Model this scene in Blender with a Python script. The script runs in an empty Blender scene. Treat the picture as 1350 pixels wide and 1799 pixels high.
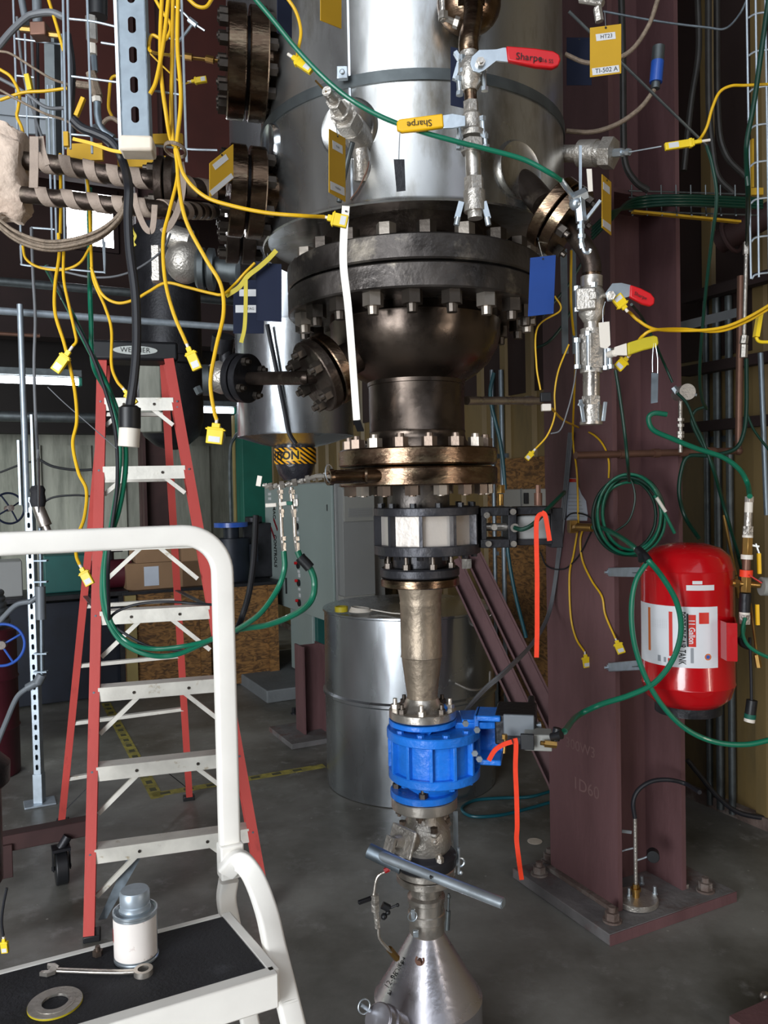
import bpy, math, random
from mathutils import Vector as V, Matrix as M4
random.seed(7)
PI = math.pi
scene = bpy.context.scene
COL = scene.collection
W_, H_ = 1350.0, 1799.0
F_ = 1430.0
CAMZ = 1.69
PITCH = math.radians(1.7)
ROLL = math.radians(1.2)

# ------------------------------------------------------------------ camera
fw = V((0, math.cos(PITCH), -math.sin(PITCH)))
up0 = V((0, math.sin(PITCH), math.cos(PITCH)))
rt0 = V((1, 0, 0))
RT = rt0 * math.cos(ROLL) - up0 * math.sin(ROLL)
UP = up0 * math.cos(ROLL) + rt0 * math.sin(ROLL)
CAMP = V((0, 0, CAMZ))
cd = bpy.data.cameras.new('camera')
cam = bpy.data.objects.new('camera', cd)
COL.objects.link(cam)
mw = M4((RT, UP, -fw)).transposed().to_4x4()
mw.translation = CAMP
cam.matrix_world = mw
cd.sensor_fit = 'VERTICAL'
cd.sensor_height = 36.0
cd.lens = 36.0 * F_ / H_
cd.clip_start = 0.05
scene.camera = cam

def P(px, py, Y):
    d = fw + RT * ((px - 675.0) / F_) - UP * ((py - 899.5) / F_)
    return CAMP + d * (Y / d.y)
def PZ(px, py, z):
    d = fw + RT * ((px - 675.0) / F_) - UP * ((py - 899.5) / F_)
    return CAMP + d * ((z - CAMZ) / d.z)
def S(px, Y):
    return px * Y / F_

# building axes, rotated against the camera
UA = V((0.893, 0.450, 0))
VA = V((-0.450, 0.893, 0))
ZA = V((0, 0, 1))
def UV(u, v, z=0.0):
    return UA * u + VA * v + ZA * z

# ------------------------------------------------------------------ world, exposure, big lights
scene.view_settings.view_transform = 'Standard'
scene.view_settings.look = 'None'
scene.view_settings.gamma = 1.0
scene.view_settings.use_curve_mapping = False
scene.view_settings.exposure = 0.12
wd = bpy.data.worlds.new('world'); scene.world = wd
wd.use_nodes = True
wd.node_tree.nodes['Background'].inputs[0].default_value = (0.80, 0.88, 1.0, 1)
wd.node_tree.nodes['Background'].inputs[1].default_value = 1.0

def area(name, loc, target, sx, sy, power, col):
    l = bpy.data.lights.new(name, 'AREA'); l.shape = 'RECTANGLE'
    l.size = sx; l.size_y = sy; l.energy = power; l.color = col
    o = bpy.data.objects.new(name, l); COL.objects.link(o)
    o.location = loc
    o.rotation_euler = (V(target) - V(loc)).to_track_quat('-Z', 'Z').to_euler()
    return o
FRONT_V = -2.0
LEFT_U = -9.6
# daylight through the big open door behind the photographer, and a narrow one to its right
area('daylight_door', UV(-6.2, FRONT_V - 0.15, 1.65), UV(-5.2, 5, 1.5), 6.0, 3.2, 980, (0.93, 0.97, 1.0))
area('jacket_reflection_fill', UV(-3.4, FRONT_V - 0.15, 5.0), UV(-2.9, 5, 4.6), 4.2, 2.8, 125, (0.93, 0.97, 1.0))  # added high area light, sized to give the jacket its bright reflections
area('daylight_side_door', UV(2.35, FRONT_V - 0.15, 1.35), UV(2.35, 5, 1.35), 0.16, 2.4, 26, (1.0, 0.86, 0.70))
# the row of lamps over the rear bay (two of them are in view)
area('rear_bay_lamps', UV(-3.6, 9.3, 2.95), UV(-3.6, 10.2, 0.8), 6.5, 0.5, 210, (0.93, 1.0, 0.96))

# ------------------------------------------------------------------ materials
def lin(h):
    h = h.lstrip('#')
    r = []
    for i in (0, 2, 4):
        c = int(h[i:i + 2], 16) / 255.0
        r.append(c / 12.92 if c <= 0.04045 else ((c + 0.055) / 1.055) ** 2.4)
    return r
MATS = {}
def mat(name, hexc, rough=0.5, metal=0.0, var=0.12, vs=8.0, bump=0.0, bs=40.0, rv=0.0, hex2=None, h2lo=0.5, h2hi=0.65,
        h2s=6.0, coat=0.0, emit=0.0, stretch=(1, 1, 1), spec=0.5):
    m = bpy.data.materials.new(name); m.use_nodes = True
    nt = m.node_tree; N = nt.nodes; L = nt.links
    b = N['Principled BSDF']
    c = lin(hexc)
    tc = N.new('ShaderNodeTexCoord'); mp = N.new('ShaderNodeMapping'); mp.inputs['Scale'].default_value = stretch
    L.new(tc.outputs['Object'], mp.inputs['Vector'])
    nz = N.new('ShaderNodeTexNoise'); nz.inputs['Scale'].default_value = vs; nz.inputs['Detail'].default_value = 5
    L.new(mp.outputs[0], nz.inputs['Vector'])
    rp = N.new('ShaderNodeValToRGB')
    rp.color_ramp.elements[0].position = 0.3; rp.color_ramp.elements[1].position = 0.7
    rp.color_ramp.elements[0].color = [min(1, x * (1 - var)) for x in c] + [1]
    rp.color_ramp.elements[1].color = [min(1, x * (1 + var)) for x in c] + [1]
    L.new(nz.outputs['Fac'], rp.inputs['Fac'])
    out = rp.outputs['Color']
    if hex2:
        n2 = N.new('ShaderNodeTexNoise'); n2.inputs['Scale'].default_value = h2s; n2.inputs['Detail'].default_value = 6
        n2.inputs['Roughness'].default_value = 0.65
        L.new(mp.outputs[0], n2.inputs['Vector'])
        r2 = N.new('ShaderNodeValToRGB')
        r2.color_ramp.elements[0].position = h2lo; r2.color_ramp.elements[1].position = h2hi
        L.new(n2.outputs['Fac'], r2.inputs['Fac'])
        mx = N.new('ShaderNodeMix'); mx.data_type = 'RGBA'
        L.new(r2.outputs['Color'], mx.inputs[0]); L.new(out, mx.inputs[6])
        mx.inputs[7].default_value = lin(hex2) + [1]
        out = mx.outputs[2]
    L.new(out, b.inputs['Base Color'])
    b.inputs['Metallic'].default_value = metal
    b.inputs['Roughness'].default_value = rough
    b.inputs['Specular IOR Level'].default_value = spec
    if coat: b.inputs['Coat Weight'].default_value = coat
    if rv:
        mr = N.new('ShaderNodeMapRange'); mr.inputs[1].default_value = 0.3; mr.inputs[2].default_value = 0.7
        mr.inputs[3].default_value = max(0.03, rough - rv); mr.inputs[4].default_value = rough + rv
        L.new(nz.outputs['Fac'], mr.inputs[0]); L.new(mr.outputs[0], b.inputs['Roughness'])
    if bump:
        n3 = N.new('ShaderNodeTexNoise'); n3.inputs['Scale'].default_value = bs; n3.inputs['Detail'].default_value = 4
        L.new(mp.outputs[0], n3.inputs['Vector'])
        bp = N.new('ShaderNodeBump'); bp.inputs['Strength'].default_value = bump; bp.inputs['Distance'].default_value = 0.01
        L.new(n3.outputs['Fac'], bp.inputs['Height']); L.new(bp.outputs[0], b.inputs['Normal'])
    if emit:
        b.inputs['Emission Color'].default_value = c + [1]; b.inputs['Emission Strength'].default_value = emit
    MATS[name] = m
    return m

mat('jacket', '#c6c7c6', 0.29, 0.93, 0.12, 5, 0.30, 4, 0.10, hex2='#857d6e', h2lo=0.5, h2hi=0.72, h2s=7, stretch=(1, 1, 0.35))
mat('jacket_tank', '#bcc1c6', 0.26, 0.95, 0.12, 4, 0.35, 5, 0.10, stretch=(1, 1, 0.4))
mat('mill_steel', '#4a403a', 0.42, 0.85, 0.30, 9, 0.35, 30, 0.12, hex2='#6d6358', h2lo=0.55, h2hi=0.7, h2s=14)
mat('dark_flange', '#57524f', 0.40, 0.8, 0.35, 7, 0.45, 22, 0.16, hex2='#928a7e', h2lo=0.56, h2hi=0.72, h2s=10)
mat('bronze_flange', '#75604f', 0.27, 1.0, 0.3, 10, 0.12, 50, 0.08, hex2='#9a8a72', h2lo=0.5, h2hi=0.7, h2s=14, stretch=(1, 1, 3))
mat('bowl_steel', '#655a52', 0.31, 0.95, 0.28, 7, 0.25, 10, 0.10, hex2='#39322e', h2lo=0.5, h2hi=0.7, h2s=5)
mat('spool_steel', '#9c8e7d', 0.48, 0.7, 0.22, 12, 0.2, 60, 0.08, hex2='#5c5148', h2lo=0.55, h2hi=0.75, h2s=10)
mat('nut_steel', '#7c6d62', 0.42, 0.85, 0.35, 6, 0.1, 60)
mat('nut_light', '#a2998f', 0.40, 0.75, 0.2, 6, 0.1, 60)
mat('nut_dark', '#5a534d', 0.42, 0.85, 0.3, 6, 0.1, 60)
mat('stainless', '#c8c1b8', 0.32, 0.85, 0.15, 14, 0.15, 60, 0.08, hex2='#8f877c', h2lo=0.55, h2hi=0.7)
mat('cast_stainless', '#bab4ac', 0.40, 0.75, 0.15, 20, 0.3, 120, 0.08)
mat('hopper_steel', '#cbc8ce', 0.28, 0.85, 0.06, 8, 0.1, 40, 0.06)
mat('strut_mid', '#8d99a3', 0.5, 0.5, 0.12, 30)
mat('strut_bright', '#abb6c0', 0.42, 0.55, 0.12, 30)
mat('conduit_dark', '#343230', 0.5, 0.3, 0.2, 20)
mat('zinc', '#c0cad2', 0.34, 0.8, 0.12, 12, 0.05, 60, 0.06)
mat('galvanized', '#808b94', 0.48, 0.8, 0.15, 30, 0.05, 60, 0.08)
mat('galvanized_dull', '#646a6c', 0.5, 0.8, 0.2, 20)
mat('black_iron', '#26262a', 0.45, 0.4, 0.3, 12, 0.2, 60)
mat('valve_black', '#3b3b40', 0.42, 0.5, 0.2, 12, 0.2, 60, hex2='#5a5756', h2lo=0.55, h2hi=0.7)
mat('valve_face', '#d3cbc3', 0.42, 0.55, 0.10, 8, 0.1, 60, hex2='#8c857d', h2lo=0.66, h2hi=0.8, h2s=12)
mat('blue_paint', '#1c74d8', 0.36, 0.0, 0.14, 10, 0.35, 45, hex2='#5a4a48', h2lo=0.70, h2hi=0.76, h2s=9, coat=0.2)
mat('brown_primer', '#6e4e50', 0.62, 0.0, 0.14, 7, 0.15, 60, hex2='#583c3d', h2lo=0.45, h2hi=0.7, h2s=3, stretch=(1, 1, 0.25))
mat('brown_dark', '#3a2322', 0.7, 0.0, 0.25, 5)
mat('girder_dark', '#241413', 0.8, 0.0, 0.3, 3)
mat('rust_dirt', '#6b5b54', 0.8, 0.0, 0.3, 12, 0.6, 60, hex2='#8a8580', h2lo=0.5, h2hi=0.65)
mat('plate_dusty', '#737070', 0.7, 0.0, 0.25, 8, 0.3, 40, hex2='#6b4d48', h2lo=0.52, h2hi=0.7, h2s=6)
mat('red_paint', '#b80c15', 0.22, 0.0, 0.06, 5, 0.05, 50, coat=0.5)
mat('ladder_red', '#c04a44', 0.48, 0.0, 0.10, 5, 0.05, 80, hex2='#9b3a36', h2lo=0.6, h2hi=0.75, h2s=12, stretch=(1, 1, 0.4))
mat('aluminium', '#dedad0', 0.5, 0.15, 0.12, 12, 0.1, 60, 0.08, hex2='#a8946e', h2lo=0.62, h2hi=0.75, h2s=20)
mat('white_rail', '#fbf7f0', 0.42, 0.0, 0.04, 10, hex2='#cbbf9f', h2lo=0.68, h2hi=0.8, h2s=10)
mat('black_grip', '#27272b', 0.75, 0.0, 0.3, 12, 0.3, 150, hex2='#55565c', h2lo=0.62, h2hi=0.8, h2s=9)
mat('black_plastic', '#18191c', 0.45, 0.0, 0.2, 10)
mat('black_cable', '#1d1e24', 0.5, 0.0, 0.2, 10)
mat('grey_cable', '#6a6c70', 0.5, 0.0, 0.2, 10)
mat('green_hose', '#0b6a4f', 0.35, 0.0, 0.12, 10, coat=0.2)
mat('green_tube_dark', '#053326', 0.4, 0.0, 0.15, 10)
mat('yellow_cable', '#e0b010', 0.45, 0.0, 0.12, 14)
mat('yellow_plug', '#eac81c', 0.4, 0.0, 0.08, 14)
mat('yellow_tag', '#c0951a', 0.7, 0.0, 0.08, 8)
mat('yellow_grip', '#f0b90c', 0.4, 0.0, 0.05, 8)
mat('blue_tag', '#103a80', 0.8, 0.0, 0.2, 6, hex2='#9fb0c4', h2lo=0.72, h2hi=0.76, h2s=60)
mat('navy_tag', '#071430', 0.85, 0.0, 0.15, 6)
mat('sticker', '#cfd0d2', 0.5, 0.0, 0.04, 8)
mat('white_plastic', '#e6ded2', 0.45, 0.0, 0.05, 8)
mat('ink', '#141414', 0.6, 0.0, 0.05, 8)
mat('red_grip', '#c5151c', 0.4, 0.0, 0.08, 8)
mat('orange_webbing', '#f0401f', 0.55, 0.0, 0.08, 30)
mat('yellow_film', '#c0ae20', 0.5, 0.0, 0.15, 20)
mat('tape_beige', '#a08f82', 0.75, 0.0, 0.15, 30, 0.2, 200)
mat('hose_braid', '#8a7a6a', 0.6, 0.3, 0.25, 90, 0.3, 300)
mat('fibreglass', '#d8c3b2', 0.95, 0.0, 0.15, 10, 1.0, 25, hex2='#a58d7d', h2lo=0.5, h2hi=0.7, h2s=14)
mat('brass', '#b08a4e', 0.33, 0.9, 0.15, 12)
mat('copper_pipe', '#7a5a4c', 0.5, 0.6, 0.2, 10)
mat('cabinet_grey', '#8c9996', 0.5, 0.0, 0.04, 3)
mat('cabinet_side', '#8a8b8a', 0.5, 0.0, 0.05, 3)
mat('cabinet_vent', '#94948f', 0.5, 0.0, 0.05, 3)
mat('pad_concrete', '#6c7072', 0.85, 0.0, 0.15, 4, 0.3, 40)
mat('cardboard', '#8a6c50', 0.8, 0.0, 0.1, 4)
mat('trim_green', '#0c5a4a', 0.6, 0.0, 0.15, 4)
mat('beige_trim', '#8c7c4c', 0.6, 0.0, 0.15, 4)
mat('navy_machine', '#141a26', 0.5, 0.2, 0.3, 8)
mat('handwheel_blue', '#2350a8', 0.4, 0.0, 0.1, 8, coat=0.2)
mat('maroon_drum', '#4a1420', 0.5, 0.0, 0.15, 6)
mat('grey_duct', '#70767c', 0.5, 0.2, 0.1, 8)
mat('teal_box', '#1c5450', 0.5, 0.0, 0.1, 8)
mat('paper_form', '#b9c0cc', 0.6, 0.0, 0.05, 8)
mat('silver_decal', '#b9bdb9', 0.4, 0.3, 0.05, 8)
mat('lamp_tube', '#f4f8ff', 0.4, emit=9.0)
mat('daylight_glass', '#f6f9ff', 0.4, emit=22.0)
mat('foam_cap', '#e9dccb', 0.7, 0.0, 0.08, 20)
mat('label_white', '#d6d8dc', 0.4, 0.0, 0.03, 8)
mat('label_red', '#c9281c', 0.4, 0.0, 0.03, 8)
mat('label_orange', '#c9682c', 0.4, 0.0, 0.03, 8)
mat('label_grey', '#8e9298', 0.4, 0.0, 0.03, 8)
mat('tape_black', '#101010', 0.5, 0.0, 0.05, 8)
mat('wrap_black', '#2a2a30', 0.18, 0.0, 0.3, 14, 0.8, 35, coat=0.6)
mat('teal_tube', '#0b4c57', 0.4)
mat('can_label', '#ece4de', 0.5, 0.0, 0.05, 10, hex2='#a37e6e', h2lo=0.62, h2hi=0.75, h2s=40)
mat('concrete_wall', '#94958b', 0.85, 0.0, 0.25, 3, 0.4, 30, hex2='#62655c', h2lo=0.45, h2hi=0.7, h2s=4, stretch=(1, 1, 0.15))
mat('siding', '#76623c', 0.55, 0.0, 0.12, 2, stretch=(1, 1, 0.2), hex2='#4f4630', h2lo=0.5, h2hi=0.7, h2s=2)
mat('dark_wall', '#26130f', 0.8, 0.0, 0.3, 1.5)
mat('front_wall', '#3a342c', 0.8, 0.0, 0.2, 1.5)

def node_floor():
    m = bpy.data.materials.new('concrete_floor'); m.use_nodes = True
    nt = m.node_tree; N = nt.nodes; L = nt.links; b = N['Principled BSDF']
    tc = N.new('ShaderNodeTexCoord')
    def noise(s, d=6, r=0.6):
        n = N.new('ShaderNodeTexNoise'); n.inputs['Scale'].default_value = s; n.inputs['Detail'].default_value = d
        n.inputs['Roughness'].default_value = r; L.new(tc.outputs['Object'], n.inputs['Vector']); return n
    a = noise(1.3, 8, 0.62)
    r = N.new('ShaderNodeValToRGB'); e = r.color_ramp.elements
    e[0].position = 0.34; e[0].color = lin('#54524b') + [1]; e[1].position = 0.64; e[1].color = lin('#92918c') + [1]
    L.new(a.outputs['Fac'], r.inputs['Fac'])
    c = noise(7, 8, 0.7)
    r2 = N.new('ShaderNodeValToRGB'); e = r2.color_ramp.elements
    e[0].position = 0.55; e[0].color = (0, 0, 0, 1); e[1].position = 0.78; e[1].color = (1, 1, 1, 1)
    L.new(c.outputs['Fac'], r2.inputs['Fac'])
    mx = N.new('ShaderNodeMix'); mx.data_type = 'RGBA'; L.new(r2.outputs[0], mx.inputs[0]); L.new(r.outputs[0], mx.inputs[6])
    mx.inputs[7].default_value = lin('#9b9a97') + [1]
    v = N.new('ShaderNodeTexVoronoi'); v.inputs['Scale'].default_value = 9; L.new(tc.outputs['Object'], v.inputs['Vector'])
    r3 = N.new('ShaderNodeValToRGB'); e = r3.color_ramp.elements
    e[0].position = 0.035; e[0].color = (1, 1, 1, 1); e[1].position = 0.05; e[1].color = (0, 0, 0, 1)
    L.new(v.outputs['Distance'], r3.inputs['Fac'])
    mx2 = N.new('ShaderNodeMix'); mx2.data_type = 'RGBA'; L.new(r3.outputs[0], mx2.inputs[0]); L.new(mx.outputs[2], mx2.inputs[6])
    mx2.inputs[7].default_value = lin('#a9a8a2') + [1]
    L.new(mx2.outputs[2], b.inputs['Base Color'])
    mr = N.new('ShaderNodeMapRange'); mr.inputs[3].default_value = 0.30; mr.inputs[4].default_value = 0.62
    L.new(a.outputs['Fac'], mr.inputs[0]); L.new(mr.outputs[0], b.inputs['Roughness'])
    bp = N.new('ShaderNodeBump'); bp.inputs['Strength'].default_value = 0.15; bp.inputs['Distance'].default_value = 0.01
    L.new(c.outputs['Fac'], bp.inputs['Height']); L.new(bp.outputs[0], b.inputs['Normal'])
    MATS['concrete_floor'] = m
node_floor()
def node_osb():
    m = bpy.data.materials.new('osb'); m.use_nodes = True
    nt = m.node_tree; N = nt.nodes; L = nt.links; b = N['Principled BSDF']
    tc = N.new('ShaderNodeTexCoord'); mp = N.new('ShaderNodeMapping'); mp.inputs['Scale'].default_value = (9, 9, 22)
    L.new(tc.outputs['Object'], mp.inputs['Vector'])
    n = N.new('ShaderNodeTexNoise'); n.inputs['Scale'].default_value = 1.2; n.inputs['Distortion'].default_value = 2.2
    n.inputs['Detail'].default_value = 3
    L.new(mp.outputs[0], n.inputs['Vector'])
    r = N.new('ShaderNodeValToRGB'); e = r.color_ramp.elements
    e[0].position = 0.36; e[0].color = lin('#4a3116') + [1]; e[1].position = 0.62; e[1].color = lin('#8a6234') + [1]
    L.new(n.outputs['Fac'], r.inputs['Fac']); L.new(r.outputs[0], b.inputs['Base Color'])
    b.inputs['Roughness'].default_value = 0.7
    MATS['osb'] = m
node_osb()
def stripes(name, c1, c2, scale, axis_rot):
    m = bpy.data.materials.new(name); m.use_nodes = True
    nt = m.node_tree; N = nt.nodes; L = nt.links; b = N['Principled BSDF']
    tc = N.new('ShaderNodeTexCoord'); mp = N.new('ShaderNodeMapping'); mp.inputs['Rotation'].default_value = axis_rot
    w = N.new('ShaderNodeTexWave'); w.inputs['Scale'].default_value = scale
    L.new(tc.outputs['Object'], mp.inputs['Vector']); L.new(mp.outputs[0], w.inputs['Vector'])
    r = N.new('ShaderNodeValToRGB'); r.color_ramp.interpolation = 'CONSTANT'; e = r.color_ramp.elements
    e[0].position = 0; e[0].color = lin(c1) + [1]; e[1].position = 0.5; e[1].color = lin(c2) + [1]
    L.new(w.outputs['Fac'], r.inputs['Fac']); L.new(r.outputs[0], b.inputs['Base Color'])
    b.inputs['Roughness'].default_value = 0.35
    MATS[name] = m
stripes('caution_stripes', '#f0a80c', '#121212', 22.0, (0, 0.9, 0))
stripes('floor_tape', '#8f843a', '#4b4a30', 6.0, (0, 0, 0.5))

# ------------------------------------------------------------------ mesh building
def basis(d, ref=None):
    d = V(d).normalized()
    ref = V(ref) if ref is not None else (V((0, 0, 1)) if abs(d.z) < 0.9 else V((1, 0, 0)))
    x = ref.cross(d)
    if x.length < 1e-6: x = V((0, 1, 0)).cross(d)
    x.normalize()
    return x, d.cross(x).normalized(), d
def catmull(pts, n=8):
    pts = [V(p) for p in pts]
    if len(pts) < 3: return pts
    out = []
    q = [pts[0] * 2 - pts[1]] + pts + [pts[-1] * 2 - pts[-2]]
    for i in range(1, len(q) - 2):
        a, b, c, d = q[i - 1], q[i], q[i + 1], q[i + 2]
        for k in range(n):
            t = k / n
            out.append(0.5 * ((2 * b) + (c - a) * t + (2 * a - 5 * b + 4 * c - d) * t * t + (3 * b - a - 3 * c + d) * t ** 3))
    out.append(pts[-1])
    return out
class MB:
    def __init__(s): s.v = []; s.f = []
    def add(s, vs, fs):
        o = len(s.v); s.v += [V(p) for p in vs]; s.f += [tuple(i + o for i in f) for f in fs]; return s
    def box(s, c, size, ax=None):
        c = V(c); a, b, d = ax if ax else (V((1, 0, 0)), V((0, 1, 0)), V((0, 0, 1)))
        a = a * size[0] / 2; b = b * size[1] / 2; d = d * size[2] / 2
        vs = [c + a * i + b * j + d * k for k in (-1, 1) for j in (-1, 1) for i in (-1, 1)]
        return s.add(vs, [(0, 2, 3, 1), (4, 5, 7, 6), (0, 1, 5, 4), (2, 6, 7, 3), (0, 4, 6, 2), (1, 3, 7, 5)])
    def bar(s, p0, p1, w, h, ref=None):
        p0, p1 = V(p0), V(p1); x, y, d = basis(p1 - p0, ref)
        return s.box((p0 + p1) / 2, (w, h, (p1 - p0).length), (x, y, d))
    def cyl(s, p0, p1, r0, r1=None, n=24, caps=True, ph=0.0):
        p0, p1 = V(p0), V(p1); r1 = r0 if r1 is None else r1
        x, y, d = basis(p1 - p0)
        vs = []
        for p, r in ((p0, r0), (p1, r1)):
            for i in range(n):
                a = 2 * PI * i / n + ph; vs.append(p + x * (r * math.cos(a)) + y * (r * math.sin(a)))
        fs = [(i, (i + 1) % n, n + (i + 1) % n, n + i) for i in range(n)]
        if caps: fs += [tuple(range(n - 1, -1, -1)), tuple(range(n, 2 * n))]
        return s.add(vs, fs)
    def hexa(s, p0, p1, r, ph=0.0): return s.cyl(p0, p1, r, r, 6, True, ph)
    def lathe(s, o, d, prof, n=48, caps=True):
        # prof: list of (radius, height along d)
        o = V(o); x, y, d = basis(d)
        vs = []; m = len(prof)
        for r, h in prof:
            for i in range(n):
                a = 2 * PI * i / n; vs.append(o + d * h + x * (r * math.cos(a)) + y * (r * math.sin(a)))
        fs = [(k * n + i, k * n + (i + 1) % n, (k + 1) * n + (i + 1) % n, (k + 1) * n + i) for k in range(m - 1) for i in range(n)]
        if caps: fs += [tuple(range(n - 1, -1, -1)), tuple((m - 1) * n + i for i in range(n))]
        return s.add(vs, fs)
    def ring(s, o, d, ro, ri, t, n=48, seg=1):
        prof = [(ri, 0), (ro, 0), (ro, t), (ri, t), (ri, 0)]
        return s.lathe(o, d, prof, n, False)
    def torus(s, o, d, R, r, n=40, k=10, a0=0, a1=2 * PI):
        o = V(o); x, y, d = basis(d)
        pts = [o + (x * math.cos(a0 + (a1 - a0) * i / n) + y * math.sin(a0 + (a1 - a0) * i / n)) * R for i in range(n + 1)]
        return s.tube(pts, r, k, smooth=False)
    def tube(s, pts, r, n=8, smooth=True, k=8, caps=True):
        pts = catmull(pts, k) if smooth else [V(p) for p in pts]
        m = len(pts); vs = []
        t = (pts[1] - pts[0]).normalized(); x, y, _ = basis(t)
        for i, p in enumerate(pts):
            t2 = (pts[min(i + 1, m - 1)] - pts[max(i - 1, 0)])
            if t2.length > 1e-9:
                t2.normalize(); x = x - t2 * x.dot(t2)
                if x.length < 1e-6: x = basis(t2)[0]
                x.normalize(); y = t2.cross(x)
            rr = r(i / (m - 1)) if callable(r) else r
            for j in range(n):
                a = 2 * PI * j / n; vs.append(p + x * (rr * math.cos(a)) + y * (rr * math.sin(a)))
        fs = [(i * n + j, i * n + (j + 1) % n, (i + 1) * n + (j + 1) % n, (i + 1) * n + j) for i in range(m - 1) for j in range(n)]
        if caps: fs += [tuple(range(n - 1, -1, -1)), tuple((m - 1) * n + j for j in range(n))]
        return s.add(vs, fs)
    def sweep(s, pts, prof, side, caps=True):
        # prof in (a along side, b along side x tangent)
        pts = [V(p) for p in pts]; side = V(side).normalized(); m = len(pts); n = len(prof); vs = []
        for i, p in enumerate(pts):
            t = (pts[min(i + 1, m - 1)] - pts[max(i - 1, 0)]).normalized()
            sd = (side - t * side.dot(t)).normalized(); q = sd.cross(t)
            for a, b in prof: vs.append(p + sd * a + q * b)
        fs = [(i * n + j, i * n + (j + 1) % n, (i + 1) * n + (j + 1) % n, (i + 1) * n + j) for i in range(m - 1) for j in range(n)]
        if caps: fs += [tuple(range(n - 1, -1, -1)), tuple((m - 1) * n + j for j in range(n))]
        return s.add(vs, fs)
    def poly(s, pts, t, nrm=None):
        # extrude a planar polygon by t along its normal (centred)
        pts = [V(p) for p in pts]; n = len(pts)
        if nrm is None: nrm = (pts[1] - pts[0]).cross(pts[2] - pts[0])
        nrm = V(nrm).normalized() * (t / 2)
        return s.add([p - nrm for p in pts] + [p + nrm for p in pts],
                     [tuple(range(n - 1, -1, -1)), tuple(range(n, 2 * n))] + [(i, (i + 1) % n, n + (i + 1) % n, n + i) for i in range(n)])
    def sphere(s, c, r, n=16, sc=(1, 1, 1)):
        c = V(c); vs = []; m = n // 2
        for k in range(1, m):
            th = PI * k / m
            for i in range(n):
                a = 2 * PI * i / n
                vs.append(c + V((r * sc[0] * math.sin(th) * math.cos(a), r * sc[1] * math.sin(th) * math.sin(a), r * sc[2] * math.cos(th))))
        vs += [c + V((0, 0, r * sc[2])), c - V((0, 0, r * sc[2]))]
        a, b = len(vs) - 2, len(vs) - 1
        fs = [(k * n + i, (k + 1) * n + i, (k + 1) * n + (i + 1) % n, k * n + (i + 1) % n) for k in range(m - 2) for i in range(n)]
        fs += [(a, i, (i + 1) % n) for i in range(n)] + [(b, (m - 2) * n + (i + 1) % n, (m - 2) * n + i) for i in range(n)]
        return s.add(vs, fs)

def wloc(o):
    p = V((0, 0, 0))
    while o: p += V(o.location); o = o.parent
    return p
def put(name, mb, m, parent=None, bevel=0.0, ang=35):
    vs = mb.v
    lo = V((min(p.x for p in vs), min(p.y for p in vs), min(p.z for p in vs)))
    hi = V((max(p.x for p in vs), max(p.y for p in vs), max(p.z for p in vs)))
    org = wloc(parent) if parent else V(((lo.x + hi.x) / 2, (lo.y + hi.y) / 2, lo.z))
    me = bpy.data.meshes.new(name)
    me.from_pydata([tuple(p - org) for p in vs], [], mb.f)
    me.update()
    import bmesh
    bm = bmesh.new(); bm.from_mesh(me); bmesh.ops.recalc_face_normals(bm, faces=bm.faces); bm.to_mesh(me); bm.free()
    me.polygons.foreach_set('use_smooth', [True] * len(me.polygons))
    me.set_sharp_from_angle(angle=math.radians(ang))
    me.materials.append(MATS[m])
    o = bpy.data.objects.new(name, me); COL.objects.link(o)
    if parent: o.parent = parent
    else: o.location = org
    if bevel:
        md = o.modifiers.new('bevel', 'BEVEL'); md.width = bevel; md.segments = 2; md.limit_method = 'ANGLE'; md.angle_limit = math.radians(40)
    return o
def tag(o, label, cat, group=None, kind=None):
    o['label'] = label; o['category'] = cat
    if group: o['group'] = group
    if kind: o['kind'] = kind
    return o
def thing(name, label, cat, loc, group=None):
    o = bpy.data.objects.new(name, None); COL.objects.link(o); o.location = V(loc); o.empty_display_size = 0.05
    return tag(o, label, cat, group)
def solo(name, mb, m, label, cat, group=None, bevel=0.0):
    return tag(put(name, mb, m, None, bevel), label, cat, group)
def struct(name, mb, m, bevel=0.0):
    o = put(name, mb, m, None, bevel); o['kind'] = 'structure'; return o
def copy_part(o, off, parent=None):
    c = o.copy(); COL.objects.link(c); c.parent = parent or o.parent; c.location = V(o.location) + V(off); return c

def text(name, s, m, parent, size, fn, align='CENTER', bold=0.0, spacing=1.0):
    cu = bpy.data.curves.new(name, 'FONT'); cu.body = s; cu.size = size; cu.align_x = align; cu.align_y = 'CENTER'
    cu.offset = bold; cu.space_character = spacing; cu.resolution_u = 3
    ob = bpy.data.objects.new(name + '_tmp', cu); COL.objects.link(ob)
    dg = bpy.context.evaluated_depsgraph_get(); dg.update()
    me = bpy.data.meshes.new_from_object(ob.evaluated_get(dg))
    bpy.data.objects.remove(ob)
    mb = MB(); mb.v = [fn(v.co.x, v.co.y) for v in me.vertices]; mb.f = [tuple(p.vertices) for p in me.polygons]
    bpy.data.meshes.remove(me)
    if not mb.f: return None
    return put(name, mb, m, parent)
def flat(c, x, y, off=0.0006):
    c, x, y = V(c), V(x).normalized(), V(y).normalized(); n = x.cross(y)
    return lambda a, b: c + x * a + y * b + n * off

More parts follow.
